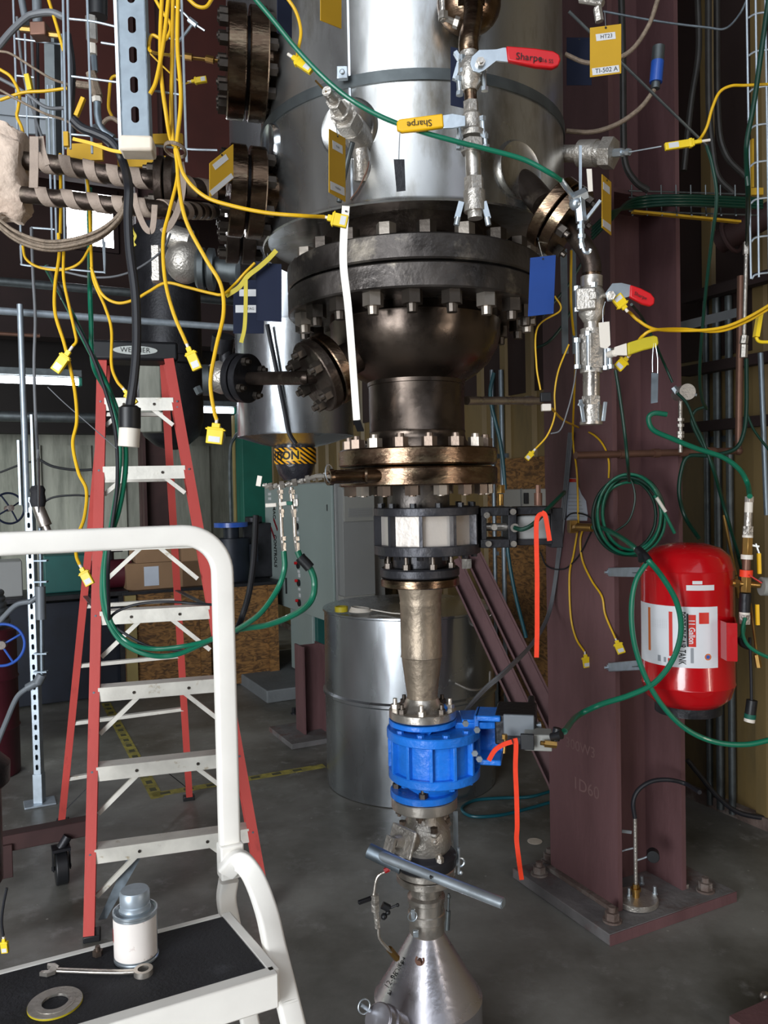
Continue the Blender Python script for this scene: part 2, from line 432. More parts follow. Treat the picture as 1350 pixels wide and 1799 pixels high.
def bolts(parent, o, d, R, n, m, r, h, stud=0.0, ph=0.0, light=0, name='bolt', skip=None):
    """hex nuts with a stud end around a pitch circle; o on the flange face, d points outwards"""
    x, y, d = basis(d)
    first = None; base = None; alts = {}
    for i in range(n):
        a = 2 * PI * i / n + ph
        p = V(o) + x * (R * math.cos(a)) + y * (R * math.sin(a))
        if skip and skip(p): continue
        if first is None:
            mb = MB(); mb.hexa(p - d * 0.001, p + d * h, r, 0.3)
            if stud: mb.cyl(p + d * h * 0.9, p + d * (h + stud), r * 0.55, r * 0.5, 10)
            first = put(name, mb, m, parent); base = p
        else:
            c = copy_part(first, p - base)
            if light and i % 3 == light - 1:
                c.data = alt = alts.get('a') or alts.setdefault('a', first.data.copy())
                alt.materials[0] = MATS['nut_light']
    return first
def disc(name, parent, o, d, prof, m, n=64):
    mb = MB(); mb.lathe(o, d, prof, n); return put(name, mb, m, parent)
def bev(R, t, b=0.004):  # bevelled disc profile
    return [(0.001, 0), (R - b, 0), (R, b), (R, t - b), (R - b, t), (0.001, t)]

# ------------------------------------------------------------------ the building
def uvbox(u0, u1, v0, v1, z0, z1):
    mb = MB(); mb.box(UV((u0 + u1) / 2, (v0 + v1) / 2, (z0 + z1) / 2), (u1 - u0, v1 - v0, z1 - z0), (UA, VA, ZA)); return mb
RW, BW, TOP = 3.40, 10.85, 7.6
struct('floor', uvbox(LEFT_U - 0.2, RW + 0.2, FRONT_V - 3, BW + 0.2, -0.1, 0), 'concrete_floor')
struct('ceiling', uvbox(LEFT_U - 0.2, RW + 0.2, FRONT_V - 0.2, BW + 0.2, TOP, TOP + 0.1), 'dark_wall')
# right wall: ribbed beige siding
mb = MB(); prof = []
v = FRONT_V
pts = []
while v < BW:
    for dv, du in ((0, 0), (0.13, 0), (0.15, -0.03), (0.21, -0.03), (0.23, 0)):
        pts.append((v + dv, RW + du))
    v += 0.30
pts.append((BW, RW))
a = [UV(u, v, 0) for v, u in pts]; b = [UV(u, v, TOP) for v, u in pts]
n = len(a)
mb.add(a + b, [(i, i + 1, n + i + 1, n + i) for i in range(n - 1)])
mb.box(UV(RW + 0.08, (FRONT_V + BW) / 2, TOP / 2), (0.10, BW - FRONT_V, TOP), (UA, VA, ZA))
struct('wall_right', mb, 'siding')
struct('baseboard_right', uvbox(RW - 0.045, RW - 0.0, FRONT_V, BW, 0, 0.06), 'rust_dirt')
mb = uvbox(LEFT_U, RW, BW, BW + 0.15, 0, 3.4)
for k in range(26):     # formed pilasters
    u = LEFT_U + 0.3 + k * 0.5
    mb.box(UV(u, BW - 0.02, 1.15), (0.10 if k % 3 else 0.28, 0.05, 2.3), (UA, VA, ZA))
struct('wall_back', mb, 'concrete_wall')
struct('wall_back_upper', uvbox(LEFT_U, RW, BW, BW + 0.15, 3.4, TOP), 'dark_wall')
struct('wall_left', uvbox(LEFT_U - 0.15, LEFT_U, FRONT_V, BW, 0, TOP), 'dark_wall')
mb = uvbox(LEFT_U, RW, FRONT_V - 0.12, FRONT_V, 6.5, TOP)
mb2 = uvbox(LEFT_U, -9.25, FRONT_V - 0.12, FRONT_V, 0, 6.5); mb.add(mb2.v, mb2.f)
mb2 = uvbox(-3.15, 1.95, FRONT_V - 0.12, FRONT_V, 0, 3.4); mb.add(mb2.v, mb2.f)
mb2 = uvbox(2.75, RW, FRONT_V - 0.12, FRONT_V, 0, 6.5); mb.add(mb2.v, mb2.f)
mb2 = uvbox(1.95, 2.75, FRONT_V - 0.12, FRONT_V, 2.75, 6.5); mb.add(mb2.v, mb2.f)
struct('wall_front', mb, 'front_wall')
# ------------------------------------------------------------------ the reactor column of vessels and valves
AX, AY = 0.098, 2.30          # its axis
UZ = V((0, 0, 1)); DZ = V((0, 0, -1))
def A(z, dx=0.0, dy=0.0): return V((AX + dx, AY + dy, z))
def zf(py, R, px=735):        # height of a front rim seen at pixel row py
    return P(px, py, AY - R).z

# insulated vessel on top
JR = 0.415
zj = zf(352, JR)
ves = thing('insulated_vessel', 'big shiny metal-jacketed vessel filling the top centre above the large dark flange', 'vessel', A(zj))
mb = MB(); mb.lathe(A(zj), UZ, [(0.20, 0.04), (JR - 0.012, 0.02), (JR, 0.0), (JR + 0.003, 0.004), (JR, 0.012), (JR - 0.001, 0.30), (JR + 0.001, 0.62), (JR, 1.5), (0.01, 1.5)], 96)
put('insulation_jacket', mb, 'jacket', ves)
zs = zf(131, JR)
mb = MB(); mb.ring(A(zs - 0.012), UZ, JR + 0.0035, JR - 0.002, 0.026, 96)
put('strap', mb, 'galvanized_dull', ves)
mb = MB(); p = P(602, 132, AY - JR * 0.955) + V((0, -0.008, 0)); mb.box(p, (0.026, 0.012, 0.03)); mb.cyl(p + V((0, -0.01, 0)), p, 0.006, n=12)
put('strap_buckle', mb, 'zinc', ves, 0.002)
mb = MB(); pt = P(611, 0, AY - JR * 0.96)
mb.box(V((pt.x, AY - math.sqrt(JR**2 - (pt.x - AX)**2) - 0.0005, (zs + 2.9) / 2 + 0.05)), (0.005, 0.004, 0.9))
put('jacket_seam', mb, 'jacket_tank', ves)
# bare lower body between the jacket and the flange
BFR = 0.353
z1, z2, z3 = zf(406, BFR), zf(455, BFR), zf(503, BFR)
mb = MB(); mb.lathe(A(z1 - 0.01), UZ, [(0.262, 0), (0.262, 0.03), (0.25, zj - z1 + 0.06)], 64); put('vessel_shell', mb, 'mill_steel', ves)
disc('vessel_flange', ves, A(z2 + 0.003), UZ, bev(BFR, z1 - z2 - 0.003), 'dark_flange', 96)
bolts(ves, A(z1), UZ, 0.312, 20, 'nut_dark', 0.025, 0.034, 0.0, ph=0.06, light=2)

# jacket ports
def jacket_pt(px, py, out=0.0):
    # intersection of the pixel ray with the jacket
    d = (P(px, py, 1.0) - CAMP); a = d.x**2 + d.y**2; b = -2 * (AX * d.x + AY * d.y); c = AX**2 + AY**2 - (JR + out)**2
    t = (-b - math.sqrt(b * b - 4 * a * c)) / (2 * a); q = CAMP + d * t
    return q, V((q.x - AX, q.y - AY, 0)).normalized()
q, nr = jacket_pt(612, 226)
mb = MB(); mb.lathe(q - nr * 0.012, nr, [(0.001, 0.014), (0.058, 0.016), (0.066, 0.020), (0.071, 0.014), (0.074, 0.0)], 48, False); put('port_cover', mb, 'jacket', ves)
a0 = q + V((0.03, 0.0, -0.03)); e0 = P(574, 160, 1.70)
dr = (e0 - a0).normalized(); L = (e0 - a0).length
mb = MB(); mb.tube([q + V((0.028, 0, -0.12)), q + V((0.03, -0.015, -0.08)), a0 + dr * 0.02], 0.019, 16)
mb.cyl(a0, a0 + dr * L * .34, 0.034, 0.030); mb.hexa(a0 + dr * L * .34, a0 + dr * L * .55, 0.031); mb.cyl(a0 + dr * L * .55, a0 + dr * L * .66, 0.022)
mb.hexa(a0 + dr * L * .66, a0 + dr * L * .82, 0.017); mb.cyl(a0 + dr * L * .82, a0 + dr * L, 0.010)
put('port_fitting', mb, 'cast_stainless', ves)
mb = MB(); mb.tube([q + V((0.035, -0.01, -0.06)), jacket_pt(648, 290)[0] + V((0, -.006, 0)), jacket_pt(632, 330)[0] + V((0, -.006, 0)), jacket_pt(616, 352)[0] + V((0, -.006, 0))], 0.0018, 6); put('wire_trace', mb, 'copper_pipe', ves)
q, nr = jacket_pt(912, 300)
mb = MB(); mb.lathe(q - nr * 0.012, nr, [(0.001, 0.014), (0.056, 0.016), (0.066, 0.020), (0.071, 0.014), (0.074, 0.0)], 48, False)
p2 = put('port_cover', mb, 'jacket', ves); 
q2, n2 = jacket_pt(474, 262)
mb = MB(); mb.lathe(q2 - n2 * 0.012, n2, [(0.001, 0.010), (0.05, 0.014), (0.058, 0.020), (0.064, 0.012), (0.068, 0.0)], 48, False); put('port_cover', mb, 'jacket_tank', ves)
# upper brown nozzle bowl, top right of the jacket
c = P(826, 6, 1.83)
mb = MB(); mb.sphere(c + V((0, 0.02, 0.01)), 0.072, 28, (1, 0.8, 0.95)); mb.cyl(c + V((0.0, -0.02, -0.02)), c + V((0.0, -0.04, 0.14)), 0.03, 0.034)
mb.tube([c + V((0.0, -0.03, 0.0)), c + V((0.001, -0.05, -0.05)), V((P(824, 92, 1.75).x, 1.75, P(824, 70, 1.75).z)), P(824, 92, 1.75)], 0.021, 18)
put('drain_elbow', mb, 'bronze_flange', ves)
mb = MB(); a1, a2, a3 = P(777, -8, 1.76), P(779, 30, 1.76), P(806, 42, 1.77)
mb.tube([a1, a2], 0.006, 10, False); mb.tube([a2, a3], 0.006, 10, False); mb.hexa(a2 + V((0, 0, -.006)), a2 + V((0, 0, .01)), 0.011); mb.hexa(P(798, 38, 1.77), P(806, 41, 1.77), 0.012)
mb.sphere(a2, 0.009, 10); put('sample_tube', mb, 'stainless', ves)
# upper left nozzles (flange pairs seen nearly edge on)
def side_nozzle(px, py, Y, R, dirv, gap_m, m1, n=12, stub=0.16, root=None, neck=0.055, t=0.045):
    c = P(px, py, Y); d = V(dirv).normalized()
    mb = MB(); mb.cyl(c - d * stub, c - d * t, neck, neck * 0.98, 32); put('nozzle', mb, m1, root)
    disc('nozzle_flange', root, c - d * (t + 0.004), d, bev(R, t, 0.003), m1, 56)
    disc('blind_flange', root, c + d * 0.004, d, bev(R, t, 0.003), m1, 56)
    disc('gasket', root, c - d * 0.005, d, [(0.001, 0), (R * 0.8, 0), (R * 0.8, 0.01), (0.001, 0.01)], 'black_iron', 40)
    bolts(root, c + d * (0.004 + t), d, R * 0.80, n, 'nut_dark', 0.0155, 0.020, 0.004)
    bolts(root, c - d * (0.004 + t), -d, R * 0.80, n, 'nut_dark', 0.0155, 0.020, 0.003)
    return c, d
side_nozzle(433, 113, 2.12, 0.134, (-0.97, -0.22, 0.03), 0, 'bronze_flange', 12, 0.17, ves, t=0.046)
side_nozzle(432, 338, 2.10, 0.112, (-0.96, -0.26, 0.05), 0, 'bronze_flange', 8, 0.17, ves, t=0.040)
side_nozzle(423, 395, 2.50, 0.115, (-0.97, -0.22, 0.03), 0, 'mill_steel', 8, 0.25, ves, t=0.04)
# right nozzle with oblique flange and the elbow above the right-hand valve stack
q, nr = jacket_pt(925, 318)
d = V((0.66, -0.22, -0.60)).normalized(); c = P(984, 381, 1.90)
mb = MB(); mb.tube([q - nr * 0.05 + V((-.01, 0, .03)), q + V((0.0, 0, -0.01)), c - d * 0.045], 0.031, 24); put('nozzle', mb, 'mill_steel', ves)
disc('nozzle_flange', ves, c - d * 0.031, d, bev(0.083, 0.028, .002), 'bronze_flange', 56)
disc('companion_flange', ves, c + d * 0.003, d, bev(0.083, 0.028, .002), 'bronze_flange', 56)
bolts(ves, c + d * 0.031, d, 0.064, 4, 'nut_dark', 0.014, 0.018, 0.01, ph=.5)
# thermowell port on the right side
a = P(994, 270, 2.20); b = P(1079, 269, 2.12); d = (b - a).normalized(); L = (b - a).length
mb = MB(); mb.cyl(a - d * .04, a + d * L * .3, 0.022); mb.cyl(a + d * L * .3, a + d * L * .66, 0.034); mb.cyl(a + d * L * .66, a + d * L * .78, 0.030); mb.hexa(a + d * L * .78, a + d * L, 0.040)
put('thermowell', mb, 'cast_stainless', ves)
mb = MB(); b2 = P(1107, 267, 2.08); mb.hexa(b, b + (b2 - b) * .55, 0.011); mb.cyl(b + (b2 - b) * .55, b2, 0.007); mb.hexa(b2 - (b2 - b) * .2, b2, 0.009)
put('compression_fitting', mb, 'zinc', ves)

# reducer bowl between the large and middle flanges
MFR = 0.2225
m1, m2, m3 = zf(783, MFR), zf(817, MFR), zf(853, MFR)
red = thing('reducer_bowl', 'rounded dark steel reducer bowl hanging below the largest flange, with a short neck', 'vessel', A(m2))
disc('upper_flange', red, A(z3), UZ, bev(BFR, z2 - z3 - 0.003), 'dark_flange', 96)
bolts(red, A(z3), DZ, 0.312, 20, 'nut_dark', 0.0265, 0.032, 0.020, ph=0.06, light=3)
zb = zf(668, 0.134)
mb = MB(); mb.lathe(A(zb), UZ, [(0.128, -0.004), (0.137, 0.0), (0.137, 0.01), (0.170, 0.030), (0.205, 0.062), (0.228, 0.10), (0.237, 0.135), (0.238, 0.165), (0.240, 0.17), (0.238, 0.175), (0.238, z3 - zb + .002)], 96)
put('bowl', mb, 'bowl_steel', red)
mb = MB(); mb.lathe(A(m1 - .002), UZ, [(0.150, 0), (0.150, 0.008), (0.137, 0.028), (0.134, 0.045), (0.136, .05), (0.134, .055), (0.134, zb - m1 + 0.01)], 72)
put('neck', mb, 'bowl_steel', red)
disc('lower_flange', red, A(m2 + 0.003), UZ, bev(MFR, m1 - m2 - 0.003), 'bronze_flange', 96)
bolts(red, A(m1), UZ, 0.192, 16, 'nut_steel', 0.0205, 0.025, 0.010, ph=0.12, light=3)
# oblique blind flange nozzle on the lower left of the bowl
c = P(568, 655, 2.16); d = V((-0.72, -0.36, -0.42)).normalized()
mb = MB(); mb.cyl(c - d * 0.14, c - d * 0.03, 0.045); put('nozzle', mb, 'mill_steel', red)
disc('nozzle_flange', red, c - d * 0.036, d, bev(0.098, 0.030, .003), 'bronze_flange', 56)
disc('companion_flange', red, c + d * 0.003, d, bev(0.098, 0.028, .003), 'mill_steel', 56)
bolts(red, c + d * 0.031, d, 0.074, 6, 'nut_dark', 0.017, 0.022, 0.012, ph=.3)
mb = MB(); e = P(438, 665, 2.34); mb.tube([c + d * 0.02, c + d * 0.045 + V((-.012, 0, .006)), P(530, 664, 2.16), e], 0.0185, 18); put('side_pipe', mb, 'mill_steel', red)
# far right small pipe
mb = MB(); mb.cyl(P(820, 704, 2.36), P(948, 704, 2.75), 0.0125, n=18); mb.cyl(P(925, 704, 2.70), P(935, 704, 2.73), 0.016, n=18)
put('side_pipe', mb, 'stainless', red)

# middle flange below, with pipe down to the black valve
low = thing('bottom_flange', 'bronze-toned lower half of the middle flange pair, carrying the left sample manifold', 'flange', A(zf(893, .15)))
disc('flange_disc', low, A(m3), UZ, bev(MFR, m2 - m3 - 0.003), 'bronze_flange', 96)
bolts(low, A(m3), DZ, 0.192, 16, 'nut_steel', 0.0205, 0.025, 0.003, ph=0.12, light=2)
mb = MB(); mb.cyl(A(zf(893, .15)), A(m3 + .01), 0.088, n=40); put('pipe_stub', mb, 'dark_flange', low)
a = P(648, 836, 2.09); b = P(584, 838, 2.04)
mb = MB(); mb.cyl(a + V((.06, .05, 0)), b, 0.0175, n=24); mb.cyl(P(642, 836, 2.085), P(646, 836, 2.085), 0.021, n=24); mb.ring(b, (b - a), 0.021, 0.015, 0.012, 24)
put('nozzle', mb, 'bronze_flange', low)

# ------ black pneumatic valve
y1, y2, y3, y4 = zf(893, .15), zf(908, .15), zf(962, .15), zf(980, .15)
bvx = 0.022
BVR = 0.150
bv = thing('black_slide_valve', 'black-framed valve with bare white metal faces under the bronze middle flange', 'valve', A(y4))
def octo(z, R, dx=0.0, dy=0, k=8, ph=PI / 8, ang=0): return [A(z, dx + R * math.cos(2 * PI * i / k + ph), dy + R * math.sin(2 * PI * i / k + ph)) for i in range(k)]
mb = MB(); mb.poly(octo((y1 + y2) / 2, BVR, bvx, 0, 24), y1 - y2, UZ); put('top_plate', mb, 'valve_black', bv, 0.002)
mb = MB(); mb.poly(octo((y3 + y4) / 2, BVR, bvx, 0, 24), y3 - y4, UZ); put('bottom_plate', mb, 'valve_black', bv, 0.002)
mb = MB(); mb.poly(octo((y2 + y3) / 2, BVR - 0.018, bvx, 0, 10, PI / 10 - .16), y2 - y3, UZ); put('valve_body', mb, 'valve_face', bv)
for i in range(10):
    a_ = 2 * PI * i / 10 + PI / 10 - .16; p = A((y2 + y3) / 2, bvx + (BVR - 0.010) * math.cos(a_), (BVR - 0.010) * math.sin(a_))
    mb = MB(); dd = V((math.cos(a_), math.sin(a_), 0)); mb.box(p, (0.022, 0.009, y2 - y3), (dd, UZ.cross(dd), UZ)); put('rib', mb, 'valve_black', bv)
bolts(bv, A(y1, bvx), UZ, 0.132, 12, 'black_iron', 0.0095, 0.012, 0.0, ph=.2)
bolts(bv, A(y4, bvx), DZ, 0.132, 12, 'black_iron', 0.0095, 0.010, 0.0, ph=.2)
zk = zf(1003, .115); zk2 = zf(1020, .115)
mb = MB(); mb.cyl(A(zk + .001), A(y4 + .001), 0.075, n=32); put('lower_neck', mb, 'valve_black', bv)
disc('lower_flange', bv, A(zk2), UZ, bev(0.112, zk - zk2), 'valve_black', 64)
bolts(bv, A(zk), UZ, 0.095, 8, 'nut_dark', 0.011, 0.014, 0.02, ph=.35)
# actuator yoke to the right
yk = thing('valve_actuator', 'black square actuator yoke and grey cylinder to the right of the white-faced black valve', 'actuator', P(900, 960, 2.3))
p0 = P(848, 908, 2.28); 
def pbox(x0, y0, x1, y1, Y, depth, name, m, par, bevel=0.002, n=None):
    a = P(x0, y0, Y); b = P(x1, y1, Y); mb = MB(); c = (a + b) / 2 + V((0, depth / 2, 0))
    mb.box(c, (abs(b.x - a.x), depth, abs(a.z - b.z))); return put(name, mb, m, par, bevel)
pbox(845, 892, 898, 906, 2.25, 0.12, 'yoke_top', 'black_iron', yk)
pbox(845, 948, 898, 962, 2.25, 0.12, 'yoke_bottom', 'black_iron', yk)
pbox(846, 906, 856, 948, 2.25, 0.12, 'yoke_plate', 'black_iron', yk)
pbox(893, 892, 909, 962, 2.25, 0.12, 'yoke_plate', 'black_iron', yk)
pbox(909, 906, 968, 948, 2.28, 0.07, 'actuator_cylinder', 'cabinet_side', yk, 0.006)
pbox(909, 891, 972, 903, 2.27, 0.10, 'cylinder_rail', 'black_iron', yk)
pbox(909, 948, 972, 957, 2.27, 0.10, 'cylinder_rail', 'black_iron', yk)
pbox(968, 893, 990, 962, 2.27, 0.10, 'cylinder_head', 'black_iron', yk)
for px, py in ((855, 905), (868, 926), (858, 955), (901, 899), (904, 927), (902, 955)):
    p = P(px, py, 2.248); mb = MB(); mb.cyl(p, p + V((0, -0.012, 0)), 0.0085 if px != 904 else 0.012, n=14); put('cap_screw', mb, 'stainless', yk)
mb = MB(); mb.cyl(P(850, 926, 2.29), P(895, 926, 2.29), 0.011, n=16); put('stem', mb, 'stainless', yk)
mb = MB(); mb.tube([P(904, 927, 2.236), P(918, 930, 2.22), P(938, 920, 2.22), P(962, 895, 2.24), P(985, 872, 2.3), P(992, 865, 2.36)], 0.0062, 10)
solo('air_tube', mb, 'green_tube_dark', 'dark green air tube from black valve actuator rising to the brown column', 'hose')
# brass sensor post and white panel behind
mb = MB(); mb.cyl(P(880, 888, 2.40), P(880, 868, 2.40), 0.009, n=12); mb.hexa(P(880, 866, 2.40), P(880, 852, 2.40), 0.013); solo('brass_fitting', mb, 'brass', 'small brass fitting standing upright right of the middle bronze flange', 'fitting')
mb = MB(); mb.cyl(P(946, 888, 2.40), P(946, 866, 2.40), 0.012, n=12); mb.hexa(P(946, 866, 2.40), P(946, 852, 2.40), 0.008); solo('brass_fitting', mb, 'copper_pipe', 'dull fitting standing near the brown column, behind the orange strap knot', 'fitting')
jb = thing('junction_box', 'pale grey electrical box behind the black valve actuator', 'box', P(925, 890, 2.75))
pbox(884, 860, 960, 893, 2.75, 0.10, 'box_body', 'cabinet_vent', jb, 0.003); pbox(916, 858, 919, 893, 2.745, 0.01, 'box_edge', 'cabinet_side', jb); pbox(921, 866, 930, 885, 2.745, 0.01, 'latch', 'black_iron', jb)

# ------ spool pipe
zt, zt2 = zf(1020, .115), zf(1037, .115)
sp = thing('spool_pipe', 'bare tapered steel spool pipe between the black valve and the blue valve', 'pipe', A(1.1))
disc('top_flange', sp, A(zt2), UZ, bev(0.111, zt - zt2 - .003, .002), 'bronze_flange', 64)
ze = zf(1160, .058); zg = zf(1232, .045)
mb = MB(); mb.lathe(A(zg), UZ, [(0.043, 0), (0.044, 0.012), (0.057, ze - zg - .002), (0.0595, ze - zg), (0.058, ze - zg + .003), (0.058, zt2 - zg - 0.055), (0.0595, zt2 - zg - .05), (0.058, zt2 - zg - .045), (0.060, zt2 - zg - .03), (0.066, zt2 - zg)], 56)
put('pipe_body', mb, 'spool_steel', sp)
s1, s2 = zf(1261, .0965), zf(1276, .0965)
mb = MB(); mb.lathe(A(s2), UZ, [(0.001, 0), (0.0935, 0), (0.0955, 0.002), (0.0955, s1 - s2 - .002), (0.0935, s1 - s2), (0.070, s1 - s2), (0.052, s1 - s2 + 0.014), (0.045, zg - s2)], 64)
put('bottom_flange', mb, 'stainless', sp)
bolts(sp, A(s1 - .002), UZ, 0.078, 4, 'stainless', 0.0125, 0.014, 0.016, ph=-PI / 2 - .08)
bolts(sp, A(s1 - .002), UZ, 0.078, 4, 'nut_dark', 0.0115, 0.014, 0.012, ph=-PI / 4 - .08)

# ------ blue valve
b1 = s2 - 0.002
blue = thing('blue_valve', 'bright blue painted round ribbed valve below the tapered spool pipe', 'valve', A(.83))
g1, g2 = b1, zf(1288, .0965)
disc('top_flange', blue, A(g2), UZ, bev(0.0965, g1 - g2 - .002, .002), 'blue_paint', 64)
h1, h2, h3, h4 = zf(1301, .13), zf(1318, .13), zf(1376, .13), zf(1392, .13)
ox = 0.030; BR = 0.133
mb = MB(); mb.cyl(A(h1 - .001, ox * .4), A(g2 + .001, 0), 0.085, 0.066, 40); put('upper_neck', mb, 'blue_paint', blue)
disc('upper_plate', blue, A(h2, ox), UZ, bev(BR, h1 - h2, .003), 'blue_paint', 72)
disc('lower_plate', blue, A(h4, ox), UZ, bev(BR - .003, h3 - h4, .003), 'blue_paint', 72)
mb = MB(); mb.cyl(A(h3, ox), A(h2, ox), BR - .018, n=56); put('valve_body', mb, 'blue_paint', blue)
for i in range(12):
    a_ = 2 * PI * i / 12 - PI / 2 - .12; dd = V((math.cos(a_), math.sin(a_), 0))
    mb = MB(); mb.box(A((h2 + h3) / 2, ox) + dd * (BR - .012), (0.020, 0.010, h2 - h3 + .002), (dd, UZ.cross(dd), UZ)); put('rib', mb, 'blue_paint', blue, .0015)
bolts(blue, A(h1 - .001, ox), UZ, 0.113, 10, 'blue_paint', 0.010, 0.008, 0.0, ph=.25)
bolts(blue, A(h4 + .001, ox), DZ, 0.113, 10, 'blue_paint', 0.009, 0.008, 0.0, ph=.25)
k1, k2 = zf(1407, .0965), zf(1419, .0965)
mb = MB(); mb.cyl(A(k1 - .001), A(h4 + .001, ox * .5), 0.070, 0.088, 40); put('lower_neck', mb, 'blue_paint', blue)
disc('bottom_flange', blue, A(k2), UZ, bev(0.0965, k1 - k2, .002), 'blue_paint', 64)
bolts(blue, A(k1 - .001), UZ, 0.078, 4, 'nut_dark', 0.0125, 0.014, 0.01, ph=-PI / 2 - .08)
# extension to the actuator mount
e0, e1 = A((h1 + h2) / 2 + .008, .13, .01), A((h1 + h2) / 2 + .008, .20, .02)
mb = MB(); mb.box(A((h1 + h2) / 2 + .018, .155, .04), (0.13, 0.13, 0.020)); mb.box(A((h1 + h3) / 2 + .03, .135, .03), (0.05, 0.10, 0.10)); put('mount_arm', mb, 'blue_paint', blue, .003)
mc = P(858, 1300, 2.27); dx_, dy_, dz_ = V((.97, -.2, 0)).normalized(), V((.2, .97, 0)).normalized(), UZ
mb = MB()
for s_, cz, sz in ((0, .062, .016), (0, -.062, .016)): mb.box(mc + UZ * cz + dy_ * .04, (0.072, 0.10, sz), (dx_, dy_, dz_))
mb.box(mc + dx_ * -.032 + dy_ * .04, (0.014, 0.10, 0.14), (dx_, dy_, dz_)); mb.box(mc + dx_ * .032 + dy_ * .085, (0.014, 0.014, 0.12), (dx_, dy_, dz_)); mb.box(mc + dy_ * .085, (0.06, 0.012, 0.12), (dx_, dy_, dz_))
put('actuator_bracket', mb, 'blue_paint', blue, .004)
for px, py in ((838, 1281), (834, 1322), (842, 1332), (818, 1270)):
    p = P(px, py, 2.215); mb = MB(); mb.hexa(p, p + V((0, -.01, 0)), .009); put('bracket_bolt', mb, 'zinc', blue)
act = thing('pneumatic_actuator', 'black and grey pneumatic actuator block to the right of the blue valve', 'actuator', P(905, 1300, 2.3))
ad = V((.80, -.0, 0)); 
def obox(c, size, name, m, par, bevel=.002, ax=(dx_, dy_, dz_)):
    mb = MB(); mb.box(c, size, ax); return put(name, mb, m, par, bevel)
obox(P(908, 1270, 2.33), (0.115, 0.15, 0.085), 'end_block', 'black_iron', act, .005)
obox(P(912, 1274, 2.25), (0.085, 0.012, 0.060), 'side_plate', 'grey_duct', act, .003)
obox(P(905, 1247, 2.33), (0.045, 0.06, 0.003), 'rating_sticker', 'yellow_film', act, 0)
obox(P(934, 1262, 2.40), (0.02, 0.15, 0.10), 'end_cap', 'black_plastic', act, .004)
mb = MB(); mb.tube([P(940, 1275, 2.28), P(950, 1275, 2.28)], .009, 12, False); mb.ring(P(944, 1275, 2.28), (1, 0, 0), .011, .005, .01, 16); put('port_fitting', mb, 'zinc', act)
mb = MB(); mb.cyl(P(888, 1296, 2.2), P(886, 1323, 2.2), .0045, n=10); mb.hexa(P(887, 1290, 2.2), P(887, 1298, 2.2), .008); put('stud', mb, 'brass', act)
sol = thing('solenoid_valve', 'light grey solenoid block with brass silencer beside the black pneumatic actuator', 'valve', P(945, 1322, 2.2))
obox(P(946, 1299, 2.22), (0.075, 0.065, 0.045), 'solenoid_body', 'cabinet_vent', sol, .003)
obox(P(927, 1303, 2.17), (0.036, 0.012, 0.042), 'solenoid_coil', 'black_plastic', sol, .002)
mb = MB(); p = P(957, 1306, 2.165); mb.cyl(p, P(978, 1308, 2.165), .010, n=6); mb.cyl(p, P(950, 1305, 2.165), .006, n=10); put('brass_silencer', mb, 'brass', sol)
mb = MB(); mb.cyl(P(970, 1295, 2.17), P(987, 1291, 2.15), .011, n=12); mb.cyl(P(976, 1300, 2.17), P(980, 1279, 2.17), .012, n=12); put('push_fitting', mb, 'black_plastic', sol)

# ------ stainless ball valve with pipe handle
bl = thing('stainless_ball_valve', 'silver cast ball valve under the blue valve, between two bright flanges', 'valve', A(.5))
n1, n2 = k2 - .003, zf(1440, .0965)
disc('top_flange', bl, A(n2), UZ, bev(0.094, n1 - n2, .002), 'stainless', 64)
bolts(bl, A(n2 + .001), DZ, 0.076, 6, 'nut_steel', 0.011, 0.012, 0.008, ph=-PI / 2 - .3)
zc1, zc2 = zf(1447, .05), zf(1500, .05)
mb = MB(); mb.lathe(A(zc2), UZ, [(0.045, -.05), (0.066, -.035), (0.070, -.03), (0.062, -.024), (0.064, -.01), (0.072, 0.0), (0.074, .03), (0.070, .055), (0.062, zc1 - zc2 - .02), (0.048, zc1 - zc2), (0.048, n2 - zc2 + .001)], 48); put('valve_body', mb, 'cast_stainless', bl)
zq = zf(1470, .07)
bx = (V((.86, -.5, 0)).normalized(), V((.5, .86, 0)).normalized(), UZ)
obox(A(zq), (0.125, 0.105, 0.014), 'body_flange', 'cast_stainless', bl, .006, bx)
obox(A(zq - .018), (0.120, 0.10, 0.014), 'body_flange', 'cast_stainless', bl, .006, bx)
bb = None
for sx in (-1, 1):
    for sy in (-1, 1):
        p = A(zq + .006) + bx[0] * (.050 * sx) + bx[1] * (.04 * sy); mb = MB(); mb.hexa(p, p + UZ * .014, .011); mb.cyl(p - UZ * .05, p, .006, n=10); put('body_bolt', mb, 'nut_steel', bl)
# mounting pad, stem
mcp = P(703, 1478, 2.17); nn = V((-.62, -.72, .30)).normalized(); xx = V((.75, -.64, -.10)); xx = (xx - nn * xx.dot(nn)).normalized(); yy = nn.cross(xx)
obox(mcp + nn * -.01, (0.085, 0.075, 0.010), 'mounting_pad', 'cast_stainless', bl, .004, (xx, yy, nn))
mb = MB(); mb.cyl(mcp - nn * .05, mcp + nn * .0, .03, n=24); mb.cyl(mcp, mcp + nn * .03, .018, .015, n=20); mb.box(mcp + nn * .04 - yy * .012, (.03, .05, .01), (xx, yy, nn)); put('stem', mb, 'cast_stainless', bl)
mb = MB(); a, b, c = P(648, 1494, 2.02), P(704, 1521, 1.99), P(884, 1587, 1.80)
mb.cyl(a, b, .0185, n=28); mb.ring(b, (b - a), .0195, .013, .004, 28); put('handle_sleeve', mb, 'galvanized', bl)
d_ = (c - b).normalized(); n_ = 28
mb = MB(); mb.cyl(a + (b - a) * .2, c, .0125, n=n_); mb.cyl(c - d_ * .001, c + d_ * .0015, .009, n=20); put('handle_pipe', mb, 'zinc', bl)
